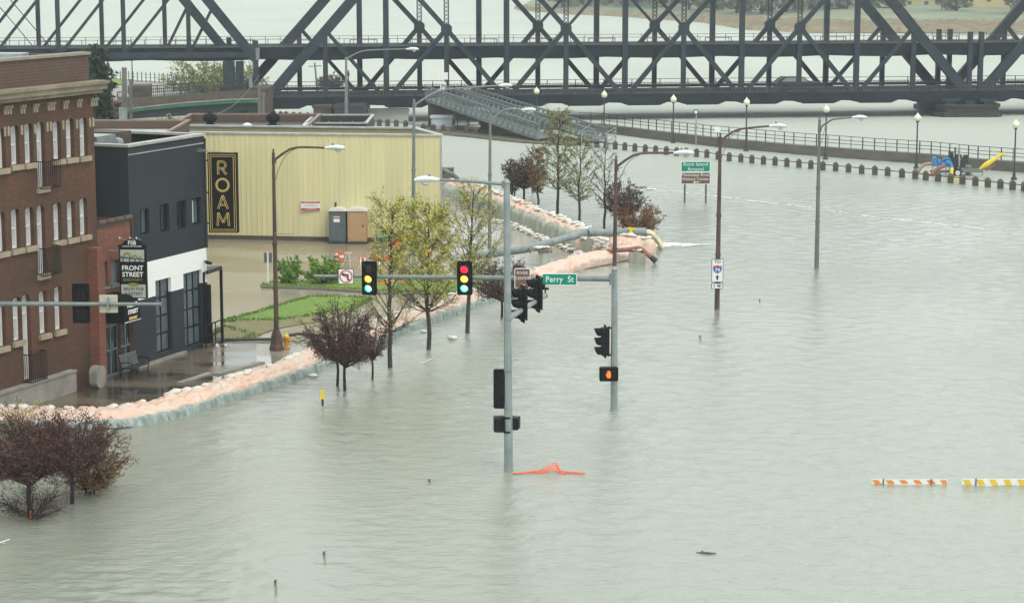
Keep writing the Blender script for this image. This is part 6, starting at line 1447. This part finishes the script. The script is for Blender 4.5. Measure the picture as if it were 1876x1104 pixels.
def barricade(label, px0, px1, py0, pyb, m='orange', lean=0):
    a = gp(px0, pyb); c = gp(px1, pyb); h = zat(a.y, py0); t = thing('barricade', label, 'barricade', tuple((a+c)/2))
    for zf in (.95, .55): b = MB(); b.beam(a+ZZ*h*zf, c+ZZ*h*(zf-lean), .04, h*.28); b.build('board', m, t)
    for q in (a.lerp(c, .12), a.lerp(c, .88)): b = MB(); b.beam(q-YY*.25, q+ZZ*h, .05, .05); b.beam(q+YY*.25, q+ZZ*h, .05, .05); b.build('leg', 'sign_white', t)
barricade('long low orange barricade on the lot behind the spring trees', 690, 738, 470, 484)
barricade('short orange barricade at the left end of the long one', 660, 670, 472, 482)
barricade('tilted orange barricade right of the tallest spring tree', 712, 735, 446, 472, lean=-.5)
for px, py, lab in ((750, 432, 'orange chevron sign between the spring trees, upper one'), (782, 462, 'orange diamond sign seen through the yellow spring tree'), (730, 447, 'orange arrow board behind the tallest spring tree')):
    p = atY(px, py, 112); t = thing('work_sign', lab, 'sign', (p.x, 112, 0)); b = MB(); b.beam((p.x, 112.05, 0), (p.x, 112.05, p.z), .06, .06); b.build('post', 'galv', t); b = MB(); b.plate([(-.32, -.12), (0, .18), (.32, -.12), (.2, -.26), (0, -.05), (-.2, -.26)], p, XX, ZZ, YY, .03); b.build('panel', 'orange', t)
p = gp(726, 458); b = MB(); b.box((p.x-.45, p.y, .05), (p.x+.45, p.y+.6, .9)); b.box((p.x-.5, p.y-.04, .9), (p.x+.5, p.y+.64, .98)); b.tube([(p.x-.3, p.y-.02, .5), (p.x-.3, p.y-.12, .5)], .08, 8); tag(b.build('equipment_box', 'charcoal'), 'dark equipment box standing by the yellow wall behind the tallest spring tree', 'box')
barricade('orange and white road barricade below the low bush behind the no left turn sign', 599, 619, 506, 518, 'orange')
b = MB(); b.tube(catmull([gp(690, 521, .1), gp(705, 520, .15), gp(725, 516, .1), gp(745, 520, .1)], .3), .10, 8); tag(b.build('orange_hose', 'orange', smooth=True), 'short orange hose on the grass island between the two lit signals', 'hose')
# yellow marker post and debris
p = gp(591, 743); t = thing('marker_post', 'yellow marker post with dark base sticking out of the water by the dark trees', 'marker post', tuple(p)); k = mpp(p.y)
b = MB(); b.box((p.x-.075, p.y-.03, 13*k), (p.x+.075, p.y+.03, 29*k)); b.build('panel', 'yellow', t); b = MB(); b.box((p.x-.04, p.y-.025, -.3), (p.x+.04, p.y+.025, 13*k)); b.build('post', 'charcoal', t)
for (x0, y0, x1, y1, up, lab, m) in ((504, 1063, 504.5, 1050, .26, 'short dark stick poking up from the water near the bottom edge', 'wood'), (593, 1011, 593.5, 1000, .16, 'thin upright twig in the water above the bottom stick', 'wood_grey'), (1276, 1012, 1312, 1013, .05, 'flat dark driftwood piece floating at lower right', 'wood'), (786, 878, 786.5, 871, .1, 'tiny twig poking up left of the near signal pole', 'wood_grey'), (1282, 615, 1283, 604, .16, 'small rusty twig in the open water right of the far signal pole', 'hose_tan'), (1391, 548, 1392, 541, .12, 'tiny bit of floating debris right of the route sign', 'galv_light')):
    A_ = gp(x0, y0, -.02); B_ = gp(x1, y0, up) if abs(x1-x0) < 2 else gp(x1, y1, .03); b = MB(); b.tube([A_, A_.lerp(B_, .5)+V((.01, 0, .01)), B_], [.03, .035, .02], 6)
    if abs(x1-x0) > 2: b.tube([A_.lerp(B_, .2), A_.lerp(B_, .25)+V((.05, .05, .06))], .02, 5)
    else: b.tube([A_.lerp(B_, .5), A_.lerp(B_, .8)+V((.05, 0, .02))], .012, 5)
    tag(b.build('driftwood', m), lab, 'driftwood')
b = MB(); b.tube(catmull([gp(769, 665, .02), gp(780, 662, .04), gp(790, 657, .03)], .1), .018, 5); b.tube([gp(780, 662, .03), gp(783, 660, .1)], .01, 4); tag(b.build('driftwood', 'foam'), 'thin pale branch floating beside the second spring tree', 'driftwood')
b = MB(); b.tube(catmull([gp(-20, 1003, .02), gp(0, 993, .12), gp(18, 987, .2)], .1), .015, 5); b.tube([gp(4, 992, .12), gp(8, 995, .05)], .01, 4); tag(b.build('driftwood', 'foam'), 'thin pale twig at the bottom left edge', 'driftwood')
# orange safety netting snagged by the near pole
SN = thing('safety_netting', 'orange plastic safety netting floating at the foot of the near signal pole', 'safety netting', tuple(gp(1005, 866)))
b = MB(); pr = [(940, 866, 0), (960, 865.5, .02), (985, 864, .05), (1000, 863, .12), (1010, 862, .20), (1018, 861, .24), (1025, 863, .08), (1030, 864, .03), (1050, 866, .02), (1072, 866, .0)]
G = catmull([gp(x, y, .0)+ZZ*z for x, y, z in pr], .055); nG = len(G)
for i in range(nG-1):
    t = i/nG; wv = (.10 if t < .3 or t > .72 else .24)
    rowp = lambda j, i_: G[i_]*1+V((0.02*j*sin(i_*.8), -.05-j*wv*.28, -G[i_].z*.3*j+.02+.03*noise.noise(V((i_*.3, j, 1)))))
    for j in range(4):
        b.beam(rowp(j, i), rowp(j, i+1), .022, .018)
        if j < 3 and i % 1 == 0: b.beam(rowp(j, i), rowp(j+1, i), .016, .014)
b.build('mesh', 'orange', SN)
# striped barricade boards
def board(label, x0, x1, y0, y1, m, lean, stripes, posts):
    A_ = gp(x0, y1); B_ = gp(x1, y1); Y = A_.y; k = mpp(Y); h = (y1-y0)*k; t = thing('barricade_board', label, 'barricade', tuple((A_+B_)/2)); b = MB(); L_ = B_.x-A_.x
    b.box((A_.x, Y, -.05), (B_.x, Y+.03, h)); b.build('board', 'sign_white', t)
    b = MB()
    for s in stripes:
        c = (s-x0)*k; w_ = 15*k; dd = 6.5*k; z0, z1 = .005, h-.012
        pts_ = [(c, z1), (c+w_*.8, z1), (c+w_*.8+dd, z0), (c+dd, z0)]; pts_ = [(max(.0, min(L_, x)), z) for x, z in pts_]
        b.add([(A_.x+x, Y-.004, z) for x, z in pts_], [(3, 2, 1, 0)])
    b.build('stripes', m, t)
    for s in posts: b = MB(); x = A_.x+(s-x0)*k; b.box((x-.02, Y-.03, -.1), (x+.02, Y-.006, h+.03)); b.build('bracket', 'grey_pole', t)
board('floating orange and white striped barricade board', 1597, 1735, 877.5, 886, 'orange_board', 0, [1597, 1622, 1647, 1673, 1698, 1723], [1618.5, 1707.5])
board('floating yellow and white striped barricade board at the right edge', 1762, 1990, 876.5, 888.5, 'yellow_board', 0, [1763, 1788, 1812, 1838, 1864, 1890, 1915, 1940, 1965], [1788])
# ================= PUMP =================
p0 = gp(1745, 322); PU = thing('water_pump', 'blue diesel water pump on a small trailer by the promenade bollards', 'pump', (p0.x, p0.y, 0)); k = mpp(p0.y)
def pp(px, py, dy=0): q = atY(px, py, p0.y+dy); return q
def pbox(b, x0, y0, x1, y1, d0, d1): a = pp(x0, y1, 0); c = pp(x1, y0, 0); b.box((a.x, p0.y+d0, a.z), (c.x, p0.y+d1, c.z))
b = MB(); pbox(b, 1711, 289, 1717, 303, .1, .9); pbox(b, 1710, 300, 1745, 304, .2, .8); b.lathe((pp(1722, 300).x, p0.y+.4, pp(1722, 303).z), [(.16, 0), (.2, .2), (.12, .4)], 10); b.lathe((pp(1738, 300).x, p0.y+.3, pp(1738, 306).z), [(.2, 0), (.25, .25), (.15, .5), (.2, .55), (.2, .65)], 10)
b.tube([pp(1728, 292, .5), pp(1742, 296, .5)], .2, 10); b.tube([pp(1740, 298, .1), pp(1744, 309, .0)], .16, 10); b.build('pump_body', 'blue_pump', PU)
b = MB(); pbox(b, 1745, 289, 1770, 307, .2, 1.0); b.lathe((pp(1745, 290).x, p0.y+.6, pp(1745, 290).z), [(.15, 0), (.2, .15), (.2, .35), (.1, .45)], 10); pbox(b, 1768, 285, 1776, 299, .3, .8); pbox(b, 1755, 284, 1764, 290, .4, .8); b.tube([pp(1750, 289, .6), pp(1750, 270, .6)], .06, 8); b.tube([pp(1739, 289, .6), pp(1739, 276, .6)], .05, 8); b.build('engine', 'engine', PU)
b = MB(); b.tube([pp(1757, 305, .1), pp(1757, 271, .1)], .08, 8); b.tube([pp(1755, 292, .1), pp(1760, 292, .1)], .05, 6); b.build('exhaust_stack', 'galv_light', PU)
b = MB(); 
for y_ in (.1, 1.0): b.beam(pp(1708, 316)+YY*y_, pp(1802, 315)+YY*y_, .08, .12)
b.beam(pp(1760, 311), pp(1800, 313), .1, .3)
for px in (1708, 1733, 1778, 1800): b.beam(pp(px, 304 if px < 1780 else 313), pp(px, 324), .05, .05)
b.beam(pp(1708, 304), pp(1733, 304), .05, .05); pbox(b, 1762, 305, 1782, 315, .3, .9); b.build('trailer_frame', 'galv', PU)
for y_ in (-.12, 1.15):
    c = pp(1754, 316.5)+YY*y_; b = MB(); b.tube([c, c+YY*.2], .31, 18); wh_ = b.build('wheel', 'tyre', PU); b = MB(); b.tube([c-YY*.01, c+YY*.21], .18, 14); b.build('rim', 'rim', wh_)
    b = MB(); n = 10; b.add([c+V((cos(pi*i/n)*.38, 0, sin(pi*i/n)*.38)) for i in range(n+1)]+[c+V((cos(pi*i/n)*.38, .22, sin(pi*i/n)*.38)) for i in range(n+1)], [(i, i+1, n+2+i, n+1+i) for i in range(n)]); b.build('mudguard', 'engine', PU)
b = MB(); b.tube(catmull([pp(1707, 300, .2), pp(1695, 301, .2), pp(1686, 308, .1), pp(1680, 318, 0)], .15), .13, 10); tag(b.build('suction_hose', 'hose_tan', smooth=True), 'tan suction hose curving left from the blue pump', 'hose')
b = MB(); b.tube(catmull([pp(1731, 303, -.1), pp(1718, 309, -.2), pp(1710, 317, -.2), pp(1702, 325, -.3)], .15), .15, 10); tag(b.build('suction_hose', 'hose_red', smooth=True), 'reddish suction hose running down in front of the blue pump', 'hose')
b = MB(); b.tube(catmull([pp(1744, 308, -.15), pp(1743, 318, -.3), pp(1742, 326, -.3)], .15), .14, 10); tag(b.build('yellow_hose', 'yellow', smooth=True), 'short yellow hose hanging at the pump trailer wheel', 'hose')
b = MB(); b.tube([gp(1735, 327, .08), gp(1750, 328, .06), gp(1760, 329, .0)], [.12, .10, .05], 8); tag(b.build('yellow_hose', 'yellow', smooth=True), 'yellow hose end lying in the water between the bollards', 'hose')
t = thing('conveyor_arm', 'bright yellow boom rising over the seawall right of the blue pump', 'boom', tuple(pp(1795, 311))); 
b = MB(); b.tube([pp(1794, 310), pp(1806, 302), pp(1820, 293), pp(1838, 281)], [.06, .20, .16, .06], 8); b.build('tube', 'yellow', t); b = MB(); b.beam(pp(1838, 281), pp(1818, 278), .05, .05); b.beam(pp(1832, 283), pp(1833, 290), .04, .04); b.beam(pp(1838, 283), pp(1843, 285), .06, .06); b.build('handle', 'yellow', t)
b = MB()
for i in range(14): q = pp(1804+i*1.2, 304-i*.8, .1); b.beam(q, q+V((.15, .05, -.35-.1*random.random())), .07, .03)
b.beam(pp(1802, 309, .1), pp(1816, 302, .1), .1, .2); b.build('flap', 'hose_tan', t)
b = MB(); q = pp(1776, 321); b.box((q.x-.4, q.y, q.z-.15), (q.x+.35, q.y+.6, q.z+.0)); b.box((q.x-.2, q.y+.1, q.z), (q.x+.15, q.y+.5, q.z+.15)); tag(b.build('wood_block', 'wood'), 'brown wooden blocks under the pump trailer tongue', 'block')
# ================= TREES =================
def leafquad(vs, fs, p, s, rnd):
    d = V((rnd.gauss(0, 1), rnd.gauss(0, 1), rnd.gauss(0, .7))).normalized(); u = d.orthogonal().normalized()*s*.5; w_ = d.cross(u).normalized()*s*.9
    n = len(vs); vs += [p-w_, p+u, p+w_, p-u]; fs.append((n, n+1, n+2, n+3))
def mk_tree(name, label, base, height, crown_r, z0, shape, trunk_r, limbs, twigs, leaves, ls, mb, ml, seed=1, cat='tree', group=None, stems=1, spread=.9, droop=0, leafp=.5, crown='crown', lean=(0, 0), twr=.012, leader=True, bare=0, asc=0):
    """shape(t)-> relative radius over the crown height t in 0..1; z0: height where branches start"""
    rnd = random.Random(seed); g = V(base) if isinstance(base, V) else gp(*base); t = thing(name, label, cat, tuple(g), 0, group)
    tb = MB(); lv = []; lf = []; tw = MB()
    top = V((lean[0], lean[1], height))
    for s in range(stems):
        a0 = 2*pi*s/stems+rnd.random(); base_o = V((cos(a0), sin(a0), 0))*(.12 if stems > 1 else 0)
        if leader:
            tp = top*.97+V((cos(a0), sin(a0), 0))*(crown_r*.5 if stems > 1 else .05)
            n = 9; pts_ = [g+base_o+tp*(i/n)+V((rnd.gauss(0, .0055*height*(i > 0)), rnd.gauss(0, .0055*height*(i > 0)), -.3 if i == 0 else 0)) for i in range(n+1)]
            tb.tube(pts_, [trunk_r*(1.15-.95*(i/n)**1.2) for i in range(n+1)], 8)
        else:
            tp = V((0, 0, z0)); pts_ = [g+base_o-ZZ*.3, g+base_o+V((rnd.gauss(0, .03), rnd.gauss(0, .03), z0*.5)), g+base_o+tp]; tb.tube(pts_, [trunk_r*1.15, trunk_r, trunk_r*.85], 8)
        for li in range(limbs//stems):
            tt = (li+rnd.random()*.8)/(limbs//stems)
            az_ = li*2.4+rnd.random()*.9+a0
            zc = z0+(height-z0)*tt
            rr = crown_r*shape(tt)*(.50+.58*rnd.random())
            tip = V((cos(az_)*rr, sin(az_)*rr, zc+0))+V((lean[0]*tt, lean[1]*tt, 0))
            if leader:
                za = max(z0*.85, zc-rr*spread-.1); f = min(.96, za/(height*.97)); st = base_o+tp*f
                st = st+(pts_[int(f*9)]-g-base_o-tp*(int(f*9)/9))*.7
            else: st = base_o+V((0, 0, z0*(.75+.25*rnd.random()))); za = st.z
            rb = trunk_r*(.55 if not leader else .42*(1-.7*min(1, za/height)))
            mid = st.lerp(tip, .5)+V((cos(az_)*rr*.12, sin(az_)*rr*.12, -.10*rr if spread > .4 else .12*rr))+V((rnd.gauss(0, .05), rnd.gauss(0, .05), rnd.gauss(0, .05)))*crown_r
            tip.z += -droop*rr+asc*rr
            nl = leaves if tt > bare else max(0, leaves//6)
            path = [st.lerp(mid, k/3)*(1-k/6)+(mid.lerp(tip, 0))*(k/6)*1.0 if False else (st*(1-k/6)**2+mid*2*(1-k/6)*(k/6)+tip*(k/6)**2) for k in range(7)]
            path = [g+q+V((rnd.gauss(0, .02), rnd.gauss(0, .02), rnd.gauss(0, .02)))*(k > 0) for k, q in enumerate(path)]
            tb.tube(path, [max(twr*1.1, rb*(1-.85*k/6)) for k in range(7)], 5, cap=False)
            for j in range(twigs):
                f = .25+.75*rnd.random()**.8; ii = min(5, int(f*6)); q = path[ii].lerp(path[ii+1], f*6-ii if f < 1 else 1)
                out_ = V((cos(az_), sin(az_), .25)); d = (out_+V((rnd.gauss(0, .8), rnd.gauss(0, .8), rnd.gauss(.25, .55)))).normalized(); L_ = crown_r*rnd.uniform(.16, .42)
                e1 = q+d*L_*.5+V((0, 0, .05*L_)); e2 = q+d*L_+V((rnd.gauss(0, .1), rnd.gauss(0, .1), rnd.gauss(.08, .1)))*L_
                tw.tube([q, e1, e2], [twr, twr*.7, twr*.35], 3, cap=False)
                d2 = (d+V((rnd.gauss(0, .7), rnd.gauss(0, .7), rnd.gauss(.1, .5)))).normalized(); e3 = e1+d2*L_*.6; tw.tube([e1, e3], [twr*.6, twr*.3], 3, cap=False)
                for _ in range(nl):
                    r1 = rnd.random(); a_, c_ = ((q, e2) if rnd.random() < .6 else (e1, e3)); pp_ = a_.lerp(c_, leafp+(1-leafp)*r1)+V((rnd.gauss(0, .03), rnd.gauss(0, .03), rnd.gauss(0, .03)))*min(1.5, crown_r)
                    leafquad(lv, lf, pp_, ls*rnd.uniform(.6, 1.3), rnd)
    tb.build('trunk', mb, t); tw.build('twigs', mb, t)
    if lf: b = MB(); b.add(lv, lf); b.build(crown, ml, t)
    return t
ell = lambda t: max(.12, sqrt(max(0, 1-(2*t-1)**2)))
top_ = lambda t: max(.15, 1-.75*t) if t > .2 else .6+2*t
vase = lambda t: max(.15, (.35+1.3*t) if t < .5 else sqrt(max(0, 1-((t-.5)/.55)**2)))
col = lambda t: .55+.45*sin(pi*min(1, t*1.05)) if t < .9 else .35
# spring trees
mk_tree('spring_tree', 'tall sparse yellow spring tree with bare lower branches beside the left lit signal', (715, 673), 6.9, 1.55, 1.7, top_, .085, 44, 14, 7, .055, 'bark_grey', 'leaf_lime', 21, leafp=.3, twr=.008, bare=.42, spread=1.15)
mk_tree('spring_tree', 'fullest yellow green spring tree, second trunk left of the three-colour signal', (784.5, 640), 6.3, 1.75, 1.9, lambda t: .75 if t < .25 else max(.2, 1.05-.8*(t-.25)), .085, 52, 17, 10, .060, 'bark_grey', 'leaf_lime', 5, leafp=.15, twr=.008, bare=.25)
mk_tree('spring_tree', 'airy spring tree with thin upright branches, its trunk below the three-colour signal', (856, 609), 6.6, 1.45, 2.6, ell, .085, 46, 14, 5, .055, 'bark_grey', 'leaf_lime', 8, leafp=.35, twr=.008, spread=1.2, lean=(.25, 0))
# group beyond the taller sandbag wall
mk_tree('young_tree', 'tallest olive leaved young tree beyond the taller sandbag wall', (1021.5, 394), 6.6, 1.7, 1.9, top_, .085, 40, 12, 6, .065, 'bark_grey', 'leaf_olive', 31, leafp=.5, twr=.013)
mk_tree('young_tree', 'slender young tree with olive tips, right of the tallest one beyond the wall', (1061, 404), 5.2, 1.25, 1.4, col, .075, 36, 11, 4, .06, 'bark_grey', 'leaf_olive', 32, leafp=.5, twr=.012)
mk_tree('young_tree', 'nearly bare thin young tree beyond the wall, left of the dark shrub', (1107, 419), 5.0, 1.1, 1.5, col, .07, 36, 9, 1, .05, 'bark_grey', 'leaf_olive', 33, leafp=.5, twr=.011)
mk_tree('young_tree', 'rust leaved small tree beyond the wall beside the dark round crown', (985.5, 379), 3.9, .75, 1.0, col, .07, 32, 12, 8, .06, 'bark_grey', 'leaf_rust', 34, leafp=.3, twr=.012)
mk_tree('young_tree', 'bare low branching young tree behind the tallest one beyond the wall', (975, 352), 3.2, 1.1, 1.6, top_, .05, 22, 8, 1, .05, 'bark_grey', 'leaf_olive', 35, leafp=.5, twr=.012)
mk_tree('crabapple_tree', 'round dark brown crabapple beyond the wall, leftmost of the tree group', (960, 372), 2.95, 1.3, 1.2, ell, .075, 40, 15, 12, .07, 'bark_red', 'leaf_brown', 41, leafp=.1, spread=.5, leader=False, twr=.012)
mk_tree('crabapple_tree', 'multi stemmed dark crabapple just left of the round dark one beyond the wall', (939, 366), 2.6, .85, .5, vase, .045, 24, 10, 4, .06, 'bark_red', 'leaf_brown', 42, stems=3, leafp=.2, twr=.012)
mk_tree('crabapple_tree', 'dark grey brown shrubby tree behind the brown street lamp pole', (1142, 422), 2.95, 1.35, 1.0, ell, .07, 36, 14, 10, .065, 'bark_red', 'leaf_brown', 43, leafp=.1, leader=False, spread=.5, twr=.012)
mk_tree('shrub', 'rust and tan shrub spreading right of the brown street lamp pole above the pipe outlet', (1168, 429), 1.75, 1.4, .12, vase, .04, 44, 14, 10, .06, 'bark_red', 'leaf_rust', 44, cat='shrub', stems=4, leafp=.35, leader=False, twr=.011)
# dark crabapples by the street
mk_tree('crabapple_tree', 'large dark maroon crabapple in the water left of the tallest spring tree', (632, 717), 3.35, 1.45, 1.2, lambda t: ell(t*.93+.05), .055, 52, 19, 5, .040, 'bark_red', 'leaf_maroon', 51, leafp=.3, leader=False, spread=.5, twr=.009)
mk_tree('crabapple_tree', 'second dark crabapple trunk just left of the large maroon one', (617.5, 707), 3.3, 1.25, 1.2, lambda t: ell(t*.93+.05), .05, 34, 14, 4, .040, 'bark_red', 'leaf_maroon', 52, leafp=.15, leader=False, spread=.5, twr=.009)
mk_tree('crabapple_tree', 'small thin crabapple with sparse dark twigs between the large one and the spring trunk', (682, 694), 2.7, .85, .9, vase, .04, 30, 12, 3, .04, 'bark_red', 'leaf_maroon', 53, leafp=.3, leader=False, twr=.009)
mk_tree('crabapple_tree', 'dark brown crabapple partly hidden behind the near signal pole', (919, 582), 2.65, 1.5, 1.0, lambda t: ell(t*.9+.08), .055, 46, 16, 8, .048, 'bark_red', 'leaf_brown', 54, leafp=.2, leader=False, spread=.5, twr=.010)
mk_tree('crabapple_tree', 'big dark maroon crabapple at the lower left edge with a pale scar at its waterline', (57, 950), 3.0, 1.85, 1.35, lambda t: ell(t*.9+.08), .075, 64, 20, 7, .042, 'bark_red', 'leaf_maroon', 61, leafp=.25, leader=False, spread=.4, twr=.009)
mk_tree('crabapple_tree', 'second dark maroon crabapple right of the big one at lower left', (131, 922), 2.75, 1.45, 1.2, lambda t: ell(t*.9+.08), .065, 52, 19, 6, .042, 'bark_red', 'leaf_maroon', 62, leafp=.25, leader=False, spread=.4, twr=.009)
mk_tree('shrub', 'orange brown vase shaped shrub right of the two dark crabapples at lower left', (166, 903), 1.95, 1.25, .2, vase, .04, 40, 14, 9, .04, 'bark_red', 'leaf_rust', 63, cat='shrub', stems=4, leafp=.4, leader=False, twr=.009, lean=(.25, -.2))
mk_tree('shrub', 'low half drowned bare shrub under the big crabapple at lower left', (62, 948), 1.0, 1.45, .05, lambda t: .45+.4*t, .016, 26, 12, 2, .035, 'bark_red', 'leaf_maroon', 64, cat='shrub', stems=4, leafp=.4, leader=False, twr=.008)
mk_tree('shrub', 'yellow green leafy sprig above the sandbag wall at the left edge', (38, 800), 1.45, .8, .2, vase, .03, 16, 7, 4, .045, 'bark_red', 'leaf_lime', 65, cat='shrub', stems=2, leafp=.5, leader=False, twr=.008)
p = gp(57, 951); b = MB(); b.tube([p+V((.0, -.06, -.1)), p+V((.01, -.07, .28))], [.05, .03], 6); tag(b.build('broken_branch', 'amber'), 'orange brown broken branch stub at the foot of the big crabapple', 'branch')
# green bushes on the island
mk_tree('bush', 'rounded bright green bush right of the ornate lamp pole on the grass island', gp(531, 523), 1.45, .55, .25, lambda t: ell(t*.85+.12), .035, 30, 14, 14, .07, 'bark_grey', 'leaf_green', 71, cat='bush', stems=3, leafp=.3, leader=False)
mk_tree('bush', 'wider bright green bush behind the no left turn sign', gp(595, 523), 1.35, .85, .35, lambda t: ell(t*.8+.15), .035, 44, 14, 14, .07, 'bark_grey', 'leaf_green', 72, cat='bush', stems=4, leafp=.3, leader=False)
# background vegetation on the left
def back_tree(name, label, px, pyb, pyt, Y, r, m, seed, limbs=30, shape=ell, ls=.22, leaves=10, z0=.15, cat='tree', twigs=12, leader=True):
    a = atY(px, pyb, Y); c = atY(px, pyt, Y); h = c.z-max(a.z, 0); return mk_tree(name, label, V((a.x, Y, max(a.z, 0))), h, r, h*z0, shape, .12, limbs, twigs, leaves, ls, 'bark_grey', m, seed, cat=cat, leafp=.0, twr=.02, leader=leader)
cone = lambda t: max(.08, 1-.93*t)
back_tree('evergreen_tree', 'tall dark evergreen tree standing behind the tall brick building', 176, 262, 95, 150, 2.3, 'leaf_dark', 81, 90, cone, .16, 14, .02)
back_tree('leafy_tree', 'pale olive spring tree beyond the ramp left of the bridge columns', 374, 170, 114, 245, 4.3, 'leaf_olive', 82, 40, lambda t: ell(t*.8+.15), .2, 5, .1, twigs=10)
back_tree('leafy_tree', 'second olive tree beyond the ramp seen between the bridge columns', 432, 175, 120, 250, 3.6, 'leaf_olive', 83, 32, lambda t: ell(t*.8+.15), .2, 5, .1)
back_tree('bush', 'round green bush rising behind the blue rooftop unit', 310, 262, 219, 142, 1.15, 'leaf_olive', 84, 30, lambda t: ell(t*.7+.3), .12, 9, .1, cat='bush')
back_tree('small_tree', 'small reddish brown tree beyond the lower bridge deck', 606, 172, 140, 262, 1.7, 'leaf_brown', 85, 26, lambda t: ell(t*.8+.15), .15, 6, .2)
a = gp(582, 170); b = MB(); b.tube([(a.x, a.y, 0), (a.x-.3, a.y, zat(a.y, 115))], [.15, .1], 6); b.beam((a.x-1, a.y, zat(a.y, 122)), (a.x+.5, a.y, zat(a.y, 121)), .08, .1); tag(b.build('utility_pole', 'grey_pole'), 'leaning utility pole seen through the bridge left of the small brown tree', 'pole')
# ================= FAR SHORE =================
random.seed(5)
def fars(px, pyb): 
    g = gp(px, pyb); return g
fl = [(1030, 22, 15, 5, 'h'), (1075, 20, 12, 4.5, 'h'), (1120, 20, 14, 6, 'b'), (1165, 24, 16, 5, 'h'), (1215, 26, 15, 6, 'h'), (1262, 30, 14, 5.5, 'b'), (1305, 33, 12, 6, 'h'), (1350, 38, 14, 5.5, 'h'), (1395, 40, 13, 5.5, 'b'), (1440, 38, 14, 6, 'h'), (1490, 36, 14, 6, 'b'), (1535, 35, 13, 5, 'b'), (1575, 32, 15, 6, 'b'), (1632, 34, 13, 5, 'b'), (1722, 28, 14, 6, 'b'), (1750, 38, 14, 5, 'b'), (1865, 42, 14, 5, 'b'), (1900, 38, 14, 5, 'b')]
words = 'first second third fourth fifth sixth seventh eighth ninth tenth eleventh twelfth thirteenth fourteenth fifteenth sixteenth seventeenth eighteenth'.split()
for i, (px, pyb, h, r, kd) in enumerate(fl):
    g = gp(px, pyb); g.z = .8
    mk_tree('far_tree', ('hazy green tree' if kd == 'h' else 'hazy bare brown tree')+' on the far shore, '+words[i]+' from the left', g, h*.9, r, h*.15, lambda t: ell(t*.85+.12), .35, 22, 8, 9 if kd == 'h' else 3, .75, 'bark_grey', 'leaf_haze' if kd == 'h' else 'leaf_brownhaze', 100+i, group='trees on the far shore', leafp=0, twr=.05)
b = MB(); rnd = random.Random(9); lv, lf = [], []
for i in range(5200):
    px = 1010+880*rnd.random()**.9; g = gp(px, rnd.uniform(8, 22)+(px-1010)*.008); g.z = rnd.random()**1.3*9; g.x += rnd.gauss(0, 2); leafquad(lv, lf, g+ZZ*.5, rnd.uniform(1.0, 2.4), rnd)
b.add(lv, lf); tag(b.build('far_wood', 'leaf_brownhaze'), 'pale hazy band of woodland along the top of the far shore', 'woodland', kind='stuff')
def house(px, pyb, wd, ht, m, label, dep=8, roof=2.0, win=3):
    g = gp(px, pyb); g.z = 1.2; t = thing('house', label, 'house', tuple(g)); x0, x1 = g.x-wd/2, g.x+wd/2
    b = MB(); b.box((x0, g.y, .6), (x1, g.y+dep, 1.2+ht)); b.build('wall', m, t)
    b = MB(); z = 1.2+ht; b.add([(x0-.4, g.y-.4, z), (x1+.4, g.y-.4, z), (x1+.4, g.y+dep+.4, z), (x0-.4, g.y+dep+.4, z), (x0-.4, g.y+dep/2, z+roof), (x1+.4, g.y+dep/2, z+roof)], [(0, 1, 5, 4), (2, 3, 4, 5), (0, 4, 3), (1, 2, 5), (3, 2, 1, 0)]); b.build('roof', 'house_roof', t)
    for k in range(win): xx = x0+wd*(k+.5)/win; b = MB(); b.box((xx-.5, g.y-.04, 1.2+ht*.35), (xx+.5, g.y-.005, 1.2+ht*.75)); b.build('window', 'glass_grey', t)
house(1681, 30, 8, 3.2, 'house_cream', 'small cream house with dark windows on the far shore', win=2)
house(1630, 27, 7, 3.0, 'house_cream', 'second cream house left of the cream house on the far shore')
house(1840, 34, 15, 7.5, 'house_cream', 'large pale yellow house at the right end of the far shore', win=2)
house(1500, 32, 9, 3.0, 'house_white', 'low white house half hidden by haze on the far shore')
house(1780, 22, 10, 3.0, 'house_white', 'low white house behind the parked white truck on the far shore')
g = gp(1790, 27); t = thing('truck', 'white box truck parked on the far shore grass', 'truck', (g.x, g.y, 2)); b = MB(); b.box((g.x-2.6, g.y, 2.4), (g.x+1.0, g.y+2, 5)); b.build('box', 'sign_white', t); b = MB(); b.box((g.x+1.05, g.y+.1, 2.4), (g.x+2.6, g.y+1.9, 4.0)); b.build('cab', 'sign_white', t)
for x in (-1.7, 1.6): b = MB(); b.tube([(g.x+x, g.y-.05, 2.4), (g.x+x, g.y+.3, 2.4)], .5, 12); b.build('wheel', 'tyre', t)
b = MB(); b.box((g.x+1.5, g.y+.05, 3.2), (g.x+2.4, g.y+.09, 3.8)); b.build('window', 'glass_dark', t)
g = gp(1427, 41); b = MB(); b.lathe(g, [(.9, -.2), (.9, .3), (.75, .4), (.12, 1.5), (.02, 1.6)], 12); b.box((g.x-.2, g.y-.9, .5), (g.x+.2, g.y-.7, .8)); tag(b.build('buoy', 'orange'), 'small orange cone shaped buoy in front of the far shore', 'buoy')
g = gp(1768, 20); g.z = 2; t = thing('far_sign', 'tiny yellow diamond sign on the far shore grass', 'sign', tuple(g)); b = MB(); b.beam(g, g+ZZ*2.2, .15, .15); b.build('post', 'grey_pole', t); b = MB(); b.plate(ngon(.9, 4, 0), g+ZZ*2.6, XX, ZZ, YY, .1); b.build('panel', 'yellow', t)
